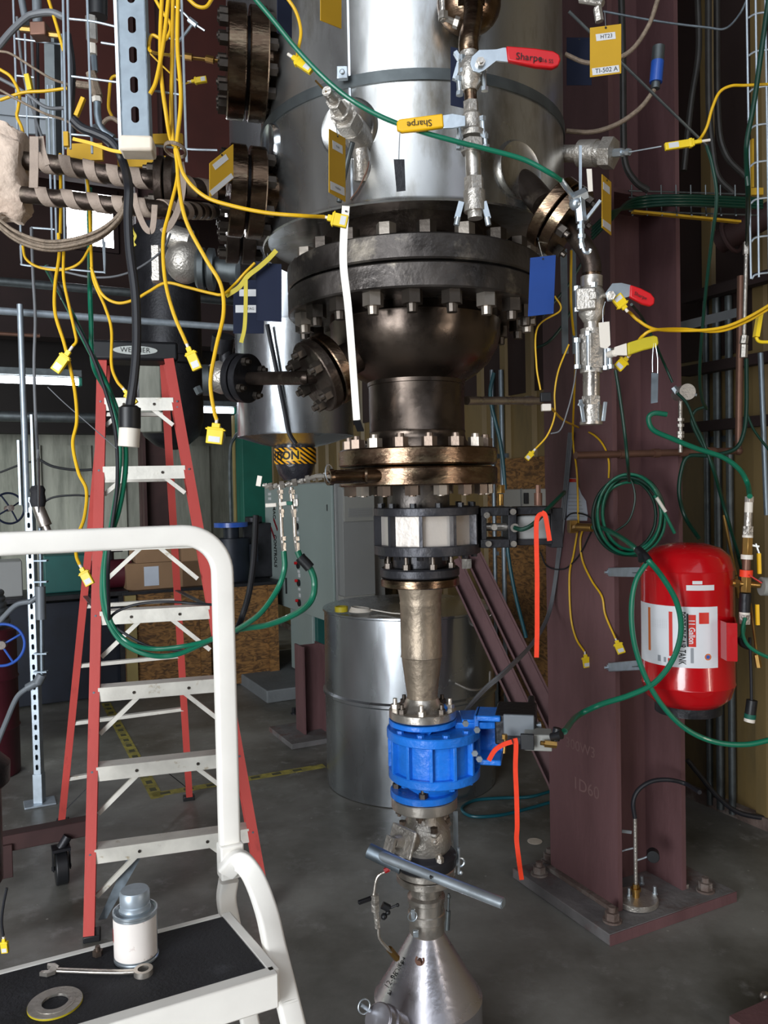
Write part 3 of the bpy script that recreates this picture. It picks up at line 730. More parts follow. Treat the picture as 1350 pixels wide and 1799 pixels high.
mb = MB(); h = P(757, 1539, 1.905); mb.cyl(h + V((0, .0, 0)), h + V((0, -.0135, 0.002)), .003, n=12); put('handle_hole', mb, 'ink', bl)
o1, o2, o3 = zf(1545, .09), zf(1558, .09), zf(1572, .09)
mb = MB(); mb.lathe(A(o1 + .002), UZ, [(0.001, 0), (0.086, 0), (0.088, .003), (0.088, .030), (0.083, .036), (0.06, .045), (.048, .06)], 56); put('bottom_body', mb, 'valve_black', bl)
bolts(bl, A(o1 + .037), UZ, 0.076, 4, 'stainless', 0.012, 0.012, 0.008, ph=.5)
disc('bottom_flange', bl, A(o2 + .002), UZ, bev(0.086, o1 - o2 - .002, .002), 'stainless', 64)

# ------ hopper with cam-lock top
hp = thing('cone_hopper', 'grey conical stainless hopper drum standing on the floor under the column', 'hopper', A(0))
disc('top_flange', hp, A(o3), UZ, bev(0.084, o2 - o3 - .002, .002), 'stainless', 64)
w1, w2 = zf(1578, .05), zf(1655, .05)
hh = o3 - w2
mb = MB(); mb.lathe(A(w2), UZ, [(0.044, -.004), (0.046, 0), (0.050, .006), (0.050, hh * .24), (0.0535, hh * .26), (0.0535, hh * .40), (0.0505, hh * .42), (0.0505, hh * .60), (0.054, hh * .62), (0.054, hh * .70), (0.045, hh * .74), (0.045, hh + .002)], 56)
put('camlock_coupling', mb, 'stainless', hp)
mb = MB(); p = P(725, 1610, 2.225); mb.torus(p, (.3, -1, .1), .013, .0015, 28, 8); put('pull_ring', mb, 'zinc', hp)
obox(P(726, 1608, 2.235), (.012, .01, .034), 'camlock_arm', 'zinc', hp, .002, (V((1, 0, 0)), V((0, 1, 0)), UZ)); obox(P(731, 1640, 2.24), (.016, .012, .018), 'camlock_arm', 'zinc', hp, .002, (V((1, 0, 0)), V((0, 1, 0)), UZ))
HR = 0.154
wc = zf(1806, HR * .93)
mb = MB(); mb.lathe(A(0), UZ, [(HR - .01, 0.0), (HR, 0.01), (HR, wc - .004), (HR + .0015, wc), (HR - .004, wc + .006), (0.048, w2 + .001), (0.030, w2 + .002)], 96); put('hopper_shell', mb, 'hopper_steel' if 'hopper_steel' in MATS else 'stainless', hp, 0, 20)
cap = P(668, 1792, 2.06); cdn = V((-.45, -.55, .62)).normalized()
mb = MB(); mb.cyl(cap - cdn * .09, cap + cdn * .008, .040, n=48); mb.ring(cap - cdn * .035, cdn, .0435, .04, .012, 48); put('side_port', mb, 'hopper_steel' if 'hopper_steel' in MATS else 'stainless', hp)
mb = MB(); mb.cyl(cap + cdn * .004, cap + cdn * .014, .038, n=48); put('port_cap', mb, 'hopper_steel', hp, .002)
mb = MB(); p = P(640, 1768, 2.05); mb.torus(p, (.5, -.8, .2), .017, .0018, 28, 8); mb.cyl(P(634, 1765, 2.05), P(650, 1775, 2.07), .005, n=10); put('cap_ring', mb, 'zinc', hp)
for px, py, r_ in ((734, 1700, .008),):
    p = P(px, py, 2.2); q_ = A(p.z); 
    dd = V((p.x - AX, -.09, 0)).normalized(); rr = .048 + (w2 - p.z) / (w2 - wc) * (HR - .052)
    pp = A(p.z) + dd * rr; mb = MB(); mb.hexa(pp - dd * .01, pp + dd * .012, r_); mb.ring(pp - dd*.002, dd + V((0,0,.9)), .014, .008, .004, 24); put('plug_fitting', mb, 'copper_pipe', hp)
def cone_fn(pxc, pyc, rot):
    def fn(a_, b_):
        ca, sa = math.cos(rot), math.sin(rot)
        px = pxc + (a_ * ca - b_ * sa) * 650; py = pyc - (a_ * sa + b_ * ca) * 650; Y = 2.2
        for _ in range(12):
            p = P(px, py, Y); t_ = (w2 - p.z) / (w2 - wc); R_ = .048 + t_ * (HR - .052) + .0012
            Y = AY - math.sqrt(max(1e-6, R_ * R_ - (p.x - AX) ** 2))
        return P(px, py, Y)
    return fn
for s_, px, py, sz in (('NOISE', 700, 1704, .020), ('12-95', 688, 1722, .022), ('Kc 4', 706, 1690, .016), ('Nov 7', 692, 1736, .018)):
    text('marker_writing', s_, 'ink', hp, sz, cone_fn(px, py, .95))

# small purge tube at the left of the hopper
pg = thing('purge_line', 'thin bent steel sampling line with small black valve left of the silver ball valve', 'pipe', P(690, 1680, 2.1))
YP = 2.12
mb = MB(); mb.tube([P(686, 1528, YP), P(664, 1540, YP), P(657, 1572, YP)], .0042, 10); put('tube', mb, 'stainless', pg)
mb = MB(); mb.tube([P(665, 1628, YP), P(667, 1648, YP), P(680, 1665, YP), P(688, 1672, 2.13)], .0042, 10); put('tube', mb, 'stainless', pg)
mb = MB(); mb.hexa(P(659, 1572, YP), P(660, 1600, YP), .012); mb.hexa(P(661, 1600, YP), P(664, 1630, YP), .0075); mb.cyl(P(663, 1612, YP), P(663, 1616, YP), .009); put('needle_valve', mb, 'cast_stainless', pg)
mb = MB(); mb.bar(P(655, 1577, YP), P(630, 1586, YP - .02), .010, .010); put('valve_handle', mb, 'black_iron', pg, .002)
mb = MB(); mb.cyl(P(672, 1590, YP), P(684, 1596, YP), .010, n=14); mb.sphere(P(675, 1610, YP), .009, 12); mb.sphere(P(682, 1603, YP), .007, 12); mb.cyl(P(684, 1596, YP), P(698, 1590, YP), .003, n=8); mb.sphere(P(699, 1590, YP), .005, 10); put('handle_knob', mb, 'black_plastic', pg)
mb = MB(); mb.hexa(P(676, 1530, YP), P(684, 1526, YP), .007); put('red_ferrule', mb, 'red_grip', pg)
mb = MB(); mb.hexa(P(684, 1667, 2.13), P(698, 1684, 2.15), .009); put('brass_nut', mb, 'brass', pg)
# right hand chain hook and straps
mb = MB(); mb.box(P(801, 1460, 2.34), (.014, .006, .12)); mb.cyl(P(806, 1490, 2.3), P(806, 1535, 2.3), .005, n=8); mb.torus(P(809, 1515, 2.3), (.2, -1, 0), .012, .003, 20, 6); mb.sphere(P(810, 1533, 2.3), .007, 10)
solo('hook_strap', mb, 'zinc', 'thin silver hook strap hanging just right of the silver ball valve', 'strap')
mb = MB(); mb.cyl(P(789, 1570, 2.25), P(788, 1600, 2.25), .0035, n=8); mb.sphere(P(789, 1575, 2.25), .006, 10); mb.cyl(P(788, 1600, 2.25), P(786, 1633, 2.25), .007, n=10)
solo('dangling_fitting', mb, 'galvanized_dull', 'small dark-tipped fitting dangling right of the hopper coupling', 'fitting')
mat('stamp', '#7f6260', 0.7)
# ------------------------------------------------------------------ steel column with base plate (right)
def Gd(px, py): return PZ(px, py, 0)
colA = PZ(1087, 1602, 0.045); colA.z = 0           # near left edge of its outer flange
fwid, dep = 0.41, 0.36
TF = 0.022
PZT = 0.045
colm = thing('steel_column', 'brown-primed steel I-beam column standing on a thick base plate, red air tank beside it', 'column', V((1.0, 3.5, 0)))
c1 = colA + VA * fwid / 2
mb = MB(); mb.box(c1 + UA * TF / 2 + ZA * (PZT + 3.6), (TF, fwid, 7.2), (UA, VA, ZA)); put('flange', mb, 'brown_primer', colm)
mb = MB(); mb.box(c1 + UA * (dep - TF / 2) + ZA * (PZT + 3.6), (TF, fwid, 7.2), (UA, VA, ZA)); put('flange', mb, 'brown_primer', colm)
mb = MB(); mb.box(c1 + UA * dep / 2 + ZA * (PZT + 3.6), (dep - 2 * TF, 0.016, 7.2), (UA, VA, ZA)); put('web', mb, 'brown_primer', colm)
mb = MB(); mb.box(c1 + UA * dep / 2 - VA * .1 + ZA * (PZT + 2.75), (dep - 2 * TF, 0.19, 0.016), (UA, VA, ZA)); put('stiffener', mb, 'brown_primer', colm)
pn = PZ(1072, 1642, PZT); pc = pn + UA * 0.33 + VA * 0.30
mb = MB(); mb.box(pc + ZA * (-PZT / 2), (0.66, 0.60, PZT - .002), (UA, VA, ZA)); put('base_plate', mb, 'plate_dusty', colm, .003)
mb = MB(); mb.box(pc + ZA * (-PZT / 2) + VA * -.301, (0.662, 0.003, PZT - .004), (UA, VA, ZA)); put('plate_edge', mb, 'brown_primer', colm)
for px, py in ((1076, 1618), (1240, 1565), (948, 1536), (966, 1512)):
    p = PZ(px, py, PZT) if py != 1512 else PZ(px, py, PZT)
    mb = MB(); mb.cyl(p, p + UZ * .008, .036, n=24); mb.hexa(p + UZ * .008, p + UZ * .036, .027); mb.cyl(p + UZ * .036, p + UZ * .055, .014, n=14); put('anchor_bolt', mb, 'rust_dirt', colm)
def colface(u, z, off=-.0008):   # outer face of the near flange: u runs from the near edge to the far one
    return colA + VA * u + ZA * z + UA * off
for s_, px, py, sz in (('300W3', 1020, 1314, .052), ('1D60', 1030, 1385, .062)):
    u0 = fwid * .52; z0 = PZ(px, py, 0); 
    d_ = fw + RT * ((px - 675.0) / F_) - UP * ((py - 899.5) / F_)
    nrm = -UA; t_ = (colA - CAMP).dot(nrm) / d_.dot(nrm); pp = CAMP + d_ * t_
    text('stamped_mark', s_, 'stamp', colm, sz * 1.15, (lambda pp: (lambda a, b: pp - VA * a + ZA * b - UA * .0008))(pp))
# weld dirt at foot
mb = MB(); mb.box(c1 - UA * .01 + ZA * (PZT + .008), (.03, fwid, .016), (UA, VA, ZA)); mb.box(c1 + UA * (dep + .004) + ZA * (PZT + .008), (.02, fwid, .016), (UA, VA, ZA)); put('weld_bead', mb, 'rust_dirt', colm)

# diagonal double channel brace
br = thing('diagonal_brace', 'brown diagonal steel brace of two channels leaning down to the column foot', 'brace', P(900, 1150, 4.0))
t0, t1 = P(812, 975, 4.3), P(1010, 1390, 3.75)
ddir = (t1 - t0).normalized(); sd = ddir.cross(V((0, -1, 0))).normalized()
for k, off in ((0, -.052), (1, .058)):
    mb = MB(); prof = [(-.045, -.03), (.045, -.03), (.045, .03), (.036, .03), (.036, -.02), (-.036, -.02), (-.036, .03), (-.045, .03)]
    q0, q1 = t0 + sd * off * 1.0, t1 + sd * off
    mb.sweep([q0 - ddir * .0, q1], prof, sd); put('channel', mb, 'brown_primer', br)
mb = MB(); mb.box(t0 + ddir * .05 + V((0, -.04, 0)), (.05, .012, .05)); put('clip', mb, 'stainless', br)

# ------------------------------------------------------------------ red air tank
tk = thing('air_tank', 'red portable compressed air tank with a white label, strapped beside the brown column', 'tank', P(1208, 1240, 2.72))
TY = 2.74; tc_ = P(1208, 1098, TY); TR = 0.150; th = S(292, TY); tb = tc_ - UZ * th / 2
capp = [(0.001, 0.0), (TR * .4, 0.003), (TR * .72, 0.018), (TR * .92, 0.045), (TR, 0.085)]
prof = capp + [(TR + .002, .088), (TR, .092)] + [(TR, th - .092), (TR + .002, th - .088)] + [(r, th - h) for r, h in reversed(capp)]
mb = MB(); mb.lathe(tb, UZ, prof, 72); put('tank_shell', mb, 'red_paint', tk, 0, 50)
vd = V((-tc_.x, -tc_.y, 0)).normalized()      # towards the camera
vr = V((-vd.y, vd.x, 0))                       # to the right in the picture
if vr.x < 0: vr = -vr
def tank_fn(sx, z, R=TR + .0006):              # sx arc metres to the right of the line facing the camera
    a = sx / TR; n_ = vd * math.cos(a) + vr * math.sin(a); return tc_ + n_ * R + UZ * z
def tank_patch(name, s0, s1, z0, z1, m, R, par, n=20, skew=0):
    mb = MB(); vs = []; 
    for i in range(n + 1):
        s_ = s0 + (s1 - s0) * i / n; vs += [tank_fn(s_, z0, R), tank_fn(s_, z1, R)]
    mb.add(vs, [(2 * i, 2 * i + 2, 2 * i + 3, 2 * i + 1) for i in range(n)]); return put(name, mb, m, par)
def sarc(px): return TR * math.asin(max(-.999, min(.999, (px - 1208) / 81.0)))
def zpx(py): return -(py - 1098) / F_ * (TY - TR) * 1.0
lab = tank_patch('label', sarc(1129), sarc(1257), zpx(1161), zpx(1052), 'label_white', TR + .0010, tk)
tank_patch('printed_bar', sarc(1143), sarc(1147), zpx(1138), zpx(1059), 'label_orange', TR + .0016, lab, 3)
tank_patch('printed_bar', sarc(1178), sarc(1184), zpx(1142), zpx(1062), 'label_red', TR + .0016, lab, 3)
tank_patch('printed_panel', sarc(1208), sarc(1222), zpx(1123), zpx(1066), 'label_red', TR + .0016, lab, 4)
tank_patch('printed_panel', sarc(1207), sarc(1210), zpx(1123), zpx(1064), 'ink', TR + .0019, lab, 3)
tank_patch('printed_panel', sarc(1213), sarc(1218), zpx(1152), zpx(1125), 'label_grey', TR + .0016, lab, 3)
tank_patch('printed_emblem', sarc(1227), sarc(1243), zpx(1082), zpx(1062), 'label_red', TR + .0016, lab, 4)
tank_patch('printed_bar', sarc(1159), sarc(1164), zpx(1154), zpx(1143), 'label_grey', TR + .0016, lab, 2)
tank_patch('printed_bar', sarc(1169), sarc(1173), zpx(1154), zpx(1145), 'label_grey', TR + .0016, lab, 2)
tank_patch('printed_panel', sarc(1176), sarc(1185), zpx(1153), zpx(1146), 'label_red', TR + .0016, lab, 2)
mb = MB(); cc = tank_fn(sarc(1241), zpx(1141)); nn = (cc - tc_); nn.z = 0; mb.ring(cc, nn, .0105, .0065, .001, 28); put('printed_ring', mb, 'label_orange', lab)
mb = MB(); mb.cyl(cc, cc + nn.normalized() * .001, .006, n=20); put('printed_dot', mb, 'handwheel_blue', lab)
def down_fn(px, py, R):   # text running downwards, as on a sheet turned by 90 degrees
    s0, z0 = sarc(px), zpx(py)
    return lambda a, b: tank_fn(s0 + b, z0 - a, R)
text('lettering', 'PORTABLE AIR TANK', 'ink', lab, .031, (lambda f: (lambda a, b: f(a * .58, b)))(down_fn(1199, 1108, TR + .0018)), bold=.0006)
text('lettering', '11 Gallon', 'label_white', lab, .026, (lambda f: (lambda a, b: f(a * .78, b)))(down_fn(1215, 1096, TR + .0021)), bold=.0005)
for k in range(9):
    text('small_print', '- --- -- ---- --', 'label_grey', lab, .006, down_fn(1150 + k * 3, 1085, TR + .0018))
tank_patch('barcode_sticker', sarc(1217), sarc(1233), zpx(1012), zpx(1006), 'sticker', TR + .001, tk)
tank_patch('barcode_sticker', sarc(1207), sarc(1252), zpx(1023), zpx(1013.5), 'sticker', TR + .001, tk)
# handle bracket at right of the tank
ha = sarc(1262); hn = vd * math.cos(ha / TR) + vr * math.sin(ha / TR)
z0, z1 = zpx(1142), zpx(1076)
mb = MB(); base = tc_ + hn * (TR - .004); tdir = V((-hn.y, hn.x, 0)); 
if tdir.x < 0: tdir = -tdir
i0 = tank_fn(sarc(1260), 0); i1 = i0 + vd * .055 + vr * .02; i2 = i1 + vr * .028; i3 = tank_fn(sarc(1286), 0)
def up_(p, z): return V((p.x, p.y, tc_.z + z))
mb.sweep([up_(i0, z0 + .001), up_(i0, z1 - .001)], [(-.002, -.002), (.002, -.002), (.002, .002), (-.002, .002)], vr)
for a_, b_ in ((i0, i1), (i1, i2), (i2, i3)):
    cc = (a_ + b_) / 2; d_ = (b_ - a_); d_.z = 0; mb.box(up_(cc, (z0 + z1) / 2), (d_.length + .002, .004, z1 - z0), (d_.normalized(), UZ.cross(d_.normalized()), UZ))
mb.poly([up_(i0, z0), up_(i1, z0), up_(i2, z0), up_(i3, z0)], .003, UZ)
put('handle', mb, 'red_paint', tk)
mb = MB(); mb.ring(tb + UZ * -.012, UZ, TR * .72, TR * .66, .03, 40); put('foot_ring', mb, 'black_iron', tk)
p = P(1286, 1024, TY); mb = MB(); mb.cyl(p - vr * .03, p + vr * .012, .010, n=16); put('outlet_boss', mb, 'red_paint', tk)
# strut brackets to the column
for py, nm in ((1005, 'upper'), (1172, 'lower')):
    bk = thing('strut_bracket', 'galvanized clamp bracket holding the %s of the red tank to the column' % ('top' if nm == 'upper' else 'bottom'), 'bracket', P(1105, py, 2.9), 'tank brackets')
    a_ = P(1076, py, 3.10); b_ = P(1134, py + (0 if nm == 'upper' else -4), 2.80)
    mb = MB(); mb.bar(a_, b_, .034, .034); put('arm', mb, 'strut_bright', bk, .003)
    mb = MB(); mb.bar(a_ + V((0.02, -.019, 0)), b_ + V((-.02, -.019, 0)), .014, .002); put('slot', mb, 'black_iron', bk)
    mb = MB(); mb.cyl(a_ + V((-.03, -.005, 0)), a_, .005, n=10); mb.hexa(a_ + V((-.02, 0, 0)), a_ + V((-.008, 0, 0)), .011); put('bolt', mb, 'zinc', bk)

# ------------------------------------------------------------------ cable and hose helpers
def path(pts):
    out = []
    Y = 2.0
    for p in pts:
        if isinstance(p, V): out.append(p); continue
        if len(p) == 3: Y = p[2]
        out.append(P(p[0], p[1], Y))
    return out
def hose(name, pts, r, m, label, cat, group=None, n=10):
    mb = MB(); mb.tube(path(pts), r, n); return solo(name, mb, m, label, cat, group)
def plug_parts(root, p, d, w=.016, h=.026, t=.010, m='yellow_plug', face=None):
    p = V(p); d = V(d).normalized(); n = V((0, -1, 0)) if face is None else V(face); n = (n - d * n.dot(d)).normalized(); x = n.cross(d)
    mb = MB(); mb.box(p + d * h * .5, (w, t, h), (x, n, d)); mb.box(p + d * h * .12, (w * 1.22, t * 1.1, h * .10), (x, n, d)); mb.box(p - d * h * .12, (w * .5, t * .8, h * .28), (x, n, d))
    pl = put('plug', mb, m, root, .0012)
    mb = MB(); mb.box(p + d * h * .72 + n * (t * .5), (w * .7, .0012, h * .34), (x, n, d)); put('sticker', mb, 'sticker', pl)
    mb = MB(); mb.cyl(p - d * h * .55, p - d * h * .2, .0034, n=10); put('crimp', mb, 'white_plastic', root)
def tc_cable(pts, label, group=None, r=.0036, plug=True, w=.017, h=.030, d=None, m='yellow_cable'):
    q = path(pts); root = thing('thermocouple_cable', label, 'cable', q[-1], group)
    mb = MB(); mb.tube(q, r, 8); put('cable_jacket', mb, m, root)
    if plug: plug_parts(root, q[-1] + ((q[-1] - q[-2]).normalized() if d is None else V(d)) * h * .45, d or (q[-1] - q[-2]), w, h)
    return root
def hang_tag(px0, py0, px1, py1, Y, m, label, name='hanging_tag', texts=(), slant=0.0, dY=0.0, bottom=0.0, stickers=(), tw=.0016, hook=None):
    # corners of a thin plastic tag; dY turns it (right edge nearer/farther), bottom drops right corner
    a = P(px0, py0, Y); b = P(px1, py0 + slant, Y + dY); c = P(px1 + bottom, py1 + slant, Y + dY); d = P(px0 + bottom, py1, Y)
    root = thing(name, label, 'tag', (c + d) / 2)
    x = (b - a); y = (a - d); mb = MB(); mb.poly([a, b, c, d], tw); body = put('tag_plate', mb, m, root, .0005)
    nrm = x.cross(y).normalized()
    if nrm.y > 0: nrm = -nrm
    def fn(fu, fv):     # fractions to the right and down, text scaled in metres
        o = a + x * fu - y * fv + nrm * (tw / 2 + .0006)
        xn, yn = x.normalized(), y.normalized(); return o, xn, yn
    for fu, fv, wu, hv in stickers:
        o, xn, yn = fn(fu, fv); mb = MB(); mb.box(o - nrm * .0003, (x.length * wu, y.length * hv, .0005), (xn, (yn - xn * yn.dot(xn)).normalized(), nrm)); put('sticker', mb, 'sticker', root)
    for s_, fu, fv, sz in texts:
        o, xn, yn = fn(fu, fv); text('lettering', s_, 'ink', root, sz, (lambda o, xn, yn: (lambda p_, q_: o + xn * p_ + yn * q_ + nrm * .0004))(o, xn, yn))
    mb = MB(); o, xn, yn = fn(.5, .045); mb.cyl(o - nrm * .0005, o + nrm * .0006, .0022, n=12); put('eyelet', mb, 'ink', root)
    if hook:
        mb = MB(); mb.tube([o] + path(hook), .0008, 6); put('hanging_wire', mb, 'zinc', root)
    return root

# ------------------------------------------------------------------ valve stack in front of the jacket (centre right)
def zat(px, py, Y): return P(px, py, Y).z
def stack(root, px0, py0, px1, py1, Y, segs, m='cast_stainless'):
    a, b = P(px0, py0, Y), P(px1, py1, Y)
    def at(py): t = (py - py0) / (py1 - py0); return a + (b - a) * t
    for s_ in segs:
        nm, ya, yb, hw, kind = s_[:5]; mm = s_[5] if len(s_) > 5 else m
        mb = MB(); r = S(hw, Y)
        if kind == 'c': mb.cyl(at(ya), at(yb), r, n=28)
        elif kind == 'h': mb.hexa(at(ya), at(yb), r * 1.04, .3)
        elif kind == 'b': mb.lathe(at(yb), at(ya) - at(yb), [(r * .6, 0), (r * .95, (at(ya) - at(yb)).length * .2), (r, (at(ya) - at(yb)).length * .5), (r * .95, (at(ya) - at(yb)).length * .8), (r * .6, (at(ya) - at(yb)).length)], 28)
        put(nm, mb, mm, root, .0006 if kind == 'h' else 0)
    return at
Y1 = 1.75
st = thing('drain_valve_stack', 'vertical stack of steel valves in front of the shiny jacket, red and yellow handles', 'valve', P(833, 400, Y1))
stack(st, 824, 90, 836, 400, Y1, [('upper_union', 88, 104, 16, 'c'), ('valve_body', 100, 160, 21, 'b'), ('nipple', 156, 178, 11, 'c', 'bronze_flange'), ('hex_nut', 178, 198, 13, 'h'), ('lower_valve_body', 196, 236, 19, 'b'), ('body_flange', 232, 242, 23, 'c'), ('body_flange', 247, 268, 21, 'h'),
      ('pipe_nipple', 266, 314, 13.5, 'c', 'stainless'), ('hex_nut', 312, 336, 17, 'h'), ('camlock', 336, 372, 19, 'c'), ('camlock_nose', 370, 384, 13, 'c')])
for px in (809, 852):
    mb = MB(); s_ = -1 if px < 830 else 1
    mb.bar(P(px + 2 * s_ * -1, 355, Y1 - .01), P(px + 6 * s_, 385, Y1 - .012), .007, .012); mb.cyl(P(px + 4 * s_, 382, Y1 - .02), P(px + 7 * s_, 396, Y1 - .02), .006, n=12); put('camlock_arm', mb, 'zinc', st)
for px, ya, yb in ((812, 98, 128), (806, 135, 168), (850, 115, 160), (848, 205, 240), (806, 210, 245), (806, 243, 262), (852, 236, 262)):
    mb = MB(); mb.cyl(P(px, ya, Y1 - .012), P(px + 2, yb, Y1 - .012), .005, n=12); mb.hexa(P(px, ya, Y1 - .012), P(px, ya + 8, Y1 - .012), .008); mb.hexa(P(px + 2, yb - 7, Y1 - .012), P(px + 2, yb, Y1 - .012), .008); put('body_bolt', mb, 'zinc', st)
mb = MB(); mb.bar(P(800, 92, Y1), P(812, 112, Y1), .012, .008); mb.bar(P(798, 140, Y1), P(806, 112, Y1), .012, .008); put('mounting_lug', mb, 'zinc', st)
# red handle (plate + grip)
YH = 1.70
lev = [P(x, y, YH) for x, y in ((829, 100), (842, 88), (872, 87), (885, 84), (893, 84), (893, 110), (872, 108), (852, 124), (842, 129), (831, 125), (826, 112))]
mb = MB(); mb.poly(lev, .004); hd = put('red_valve_lever', mb, 'zinc', st, .0008)
mb = MB(); p = P(844, 112, YH); mb.hexa(p + V((0, .004, 0)), p + V((0, -.010, 0)), .010); mb.cyl(p, p + V((0, -.014, 0)), .005, n=12); mb.cyl(p, p + V((0, .05, 0)), .009, n=12); put('lever_nut', mb, 'stainless', hd)
gr = [P(x, y, YH) for x, y in ((889, 83), (940, 87), (972, 92), (982, 98), (985, 107), (981, 117), (970, 122), (940, 119), (892, 109))]
mb = MB(); mb.poly(gr, .013); g_ = put('red_grip', mb, 'red_grip', hd, .003)
text('lettering', 'Sharpe', 'ink', g_, .020, flat(P(930, 101, YH - .008), P(960, 104, YH) - P(900, 98, YH), V((0.08, 0, 1)))); text('lettering', '316 SS', 'ink', g_, .011, flat(P(960, 107, YH - .008), P(960, 104, YH) - P(900, 98, YH), V((0.08, 0, 1))))
YG = 1.705
mb = MB(); mb.poly([P(x, y, YG) for x, y in ((778, 203), (795, 200), (818, 204), (818, 222), (795, 226), (779, 226))], .004); hd = put('yellow_valve_lever', mb, 'zinc', st, .0008)
mb = MB(); mb.poly([P(x, y, YG) for x, y in ((697, 216), (702, 211), (740, 206), (778, 201), (780, 225), (745, 230), (706, 234), (698, 230))], .012); g_ = put('yellow_grip', mb, 'yellow_grip', hd, .003)
text('lettering', 'Sharpe', 'ink', g_, .019, flat(P(737, 217, YG - .0075), P(700, 220, YG) - P(780, 212, YG), V((0.05, 0, -1))))
mb = MB(); mb.tube(path([(703, 232, 1.70), (702, 250), (701, 280)]), .0011, 6); 
ch = thing('metal_tag', 'small blackened metal tag on a bead chain below the yellow valve handle', 'tag', P(702, 335, 1.70)); put('chain', mb, 'zinc', ch)
mb = MB(); mb.poly([P(x, y, 1.70) for x, y in ((692, 280), (711, 280), (713, 335), (697, 337))], .001); put('tag_plate', mb, 'black_iron', ch)

# ------------------------------------------------------------------ valve stack at the right
Y2 = 1.84
rs = thing('sampling_valve_stack', 'vertical stack of polished valves hanging right of the vessel above the green hose coil', 'valve', P(1040, 745, Y2))
cfl = P(984, 381, 1.90) + V((0.66, -0.22, -0.60)).normalized() * .03
mb = MB(); mb.tube([cfl, P(1010, 412, 1.87), P(1030, 440, 1.845), P(1039, 462, Y2), P(1040, 480, Y2)], .0215, 22); put('elbow', mb, 'mill_steel', rs)
stack(rs, 1040, 460, 1039, 745, Y2, [('pipe', 462, 488, 15, 'c', 'bronze_flange'), ('collar', 486, 505, 19, 'c', 'stainless'), ('valve_body', 500, 566, 23, 'b'), ('nipple', 562, 582, 13, 'c', 'stainless'), ('lower_valve_body', 578, 655, 19, 'c'), ('body_cap', 588, 648, 22, 'h'), ('pipe_nipple', 652, 696, 14.5, 'c', 'stainless'), ('hex_nut', 696, 712, 17, 'h'), ('camlock', 712, 742, 18, 'c'), ('camlock_lip', 741, 746, 19.5, 'c', 'stainless')])
obox(P(1030, 526, Y2 - .03), (.042, .02, .048), 'valve_face', 'cast_stainless', rs, .003); obox(P(1042, 520, Y2 - .04), (.016, .012, .018), 'valve_boss', 'cast_stainless', rs, .002)
for px, ya, yb in ((1014, 503, 548), (1044, 497, 515), (1014, 594, 648), (1034, 582, 650), (1064, 590, 650), (1072, 612, 648)):
    mb = MB(); mb.cyl(P(px, ya, Y2 - .02), P(px + 1, yb, Y2 - .02), .0048, n=12); mb.hexa(P(px, ya, Y2 - .02), P(px, ya + 8, Y2 - .02), .008); mb.hexa(P(px + 1, yb - 7, Y2 - .02), P(px + 1, yb, Y2 - .02), .008); put('body_bolt', mb, 'zinc', rs)
for (xa, ya, xb, yb) in ((1020, 702, 1026, 742), (1016, 709, 1026, 714), (1064, 706, 1060, 740)):
    mb = MB(); mb.bar(P(xa, ya, Y2 - .025), P(xb, yb, Y2 - .025), .008, .008); put('camlock_arm', mb, 'zinc', rs, .001)
mb = MB(); mb.poly([P(x, y, 1.80) for x, y in ((1064, 515), (1076, 498), (1092, 497), (1109, 501), (1110, 520), (1085, 528), (1068, 530))], .004); hd = put('red_valve_lever', mb, 'zinc', rs, .0008)
mb = MB(); mb.hexa(P(1074, 519, 1.80), P(1074, 519, 1.78), .010); mb.cyl(P(1074, 519, 1.80), P(1050, 519, 1.84), .006, n=12); put('lever_nut', mb, 'stainless', hd)
mb = MB(); mb.poly([P(x, y, 1.80) for x, y in ((1107, 501), (1125, 507), (1143, 516), (1150, 525), (1149, 535), (1142, 539), (1128, 535), (1106, 523))], .012); g_ = put('red_grip', mb, 'red_grip', hd, .003)
text('lettering', 'Sharpe', 'ink', g_, .011, flat(P(1126, 520, 1.792), P(1150, 530, 1.8) - P(1110, 512, 1.8), V((.35, 0, 1))))
mb = MB(); mb.poly([P(x, y, 1.79) for x, y in ((1080, 610), (1101, 603), (1102, 625), (1079, 624))], .006); mb.cyl(P(1062, 625, Y2), P(1082, 620, 1.79), .008, n=12); hd = put('yellow_valve_lever', mb, 'white_plastic', rs, .0008)
mb = MB(); mb.poly([P(x, y, 1.79) for x, y in ((1102, 603), (1130, 594), (1148, 590), (1155, 592), (1157, 604), (1152, 611), (1130, 616), (1103, 625))], .012); g_ = put('yellow_grip', mb, 'yellow_film', hd, .003)
mb = MB(); mb.poly([P(x, y, 1.785) for x, y in ((1052, 567), (1071, 565), (1073, 606), (1066, 613), (1055, 610))], .0012)
wt = thing('white_tag', 'blank white plastic tag wired to the right-hand valve stack', 'tag', P(1062, 612, 1.785)); put('tag_plate', mb, 'white_plastic', wt)
mb = MB(); mb.tube(path([(1060, 567, 1.785), (1060, 545), (1064, 530)]), .0008, 6); put('hanging_wire', mb, 'zinc', wt)
ch = thing('metal_tag', 'narrow silver metal tag on a double chain below the right yellow valve grip', 'tag', P(1150, 708, 1.79))
mb = MB(); mb.tube(path([(1149, 603, 1.785), (1147, 630), (1147, 654)]), .0011, 6); mb.tube(path([(1152, 603, 1.785), (1156, 630), (1156, 656)]), .0011, 6); put('chain', mb, 'zinc', ch)
mb = MB(); mb.poly([P(x, y, 1.785) for x, y in ((1145, 655), (1157, 656), (1156, 707), (1144, 709))], .0012); put('tag_plate', mb, 'galvanized', ch)
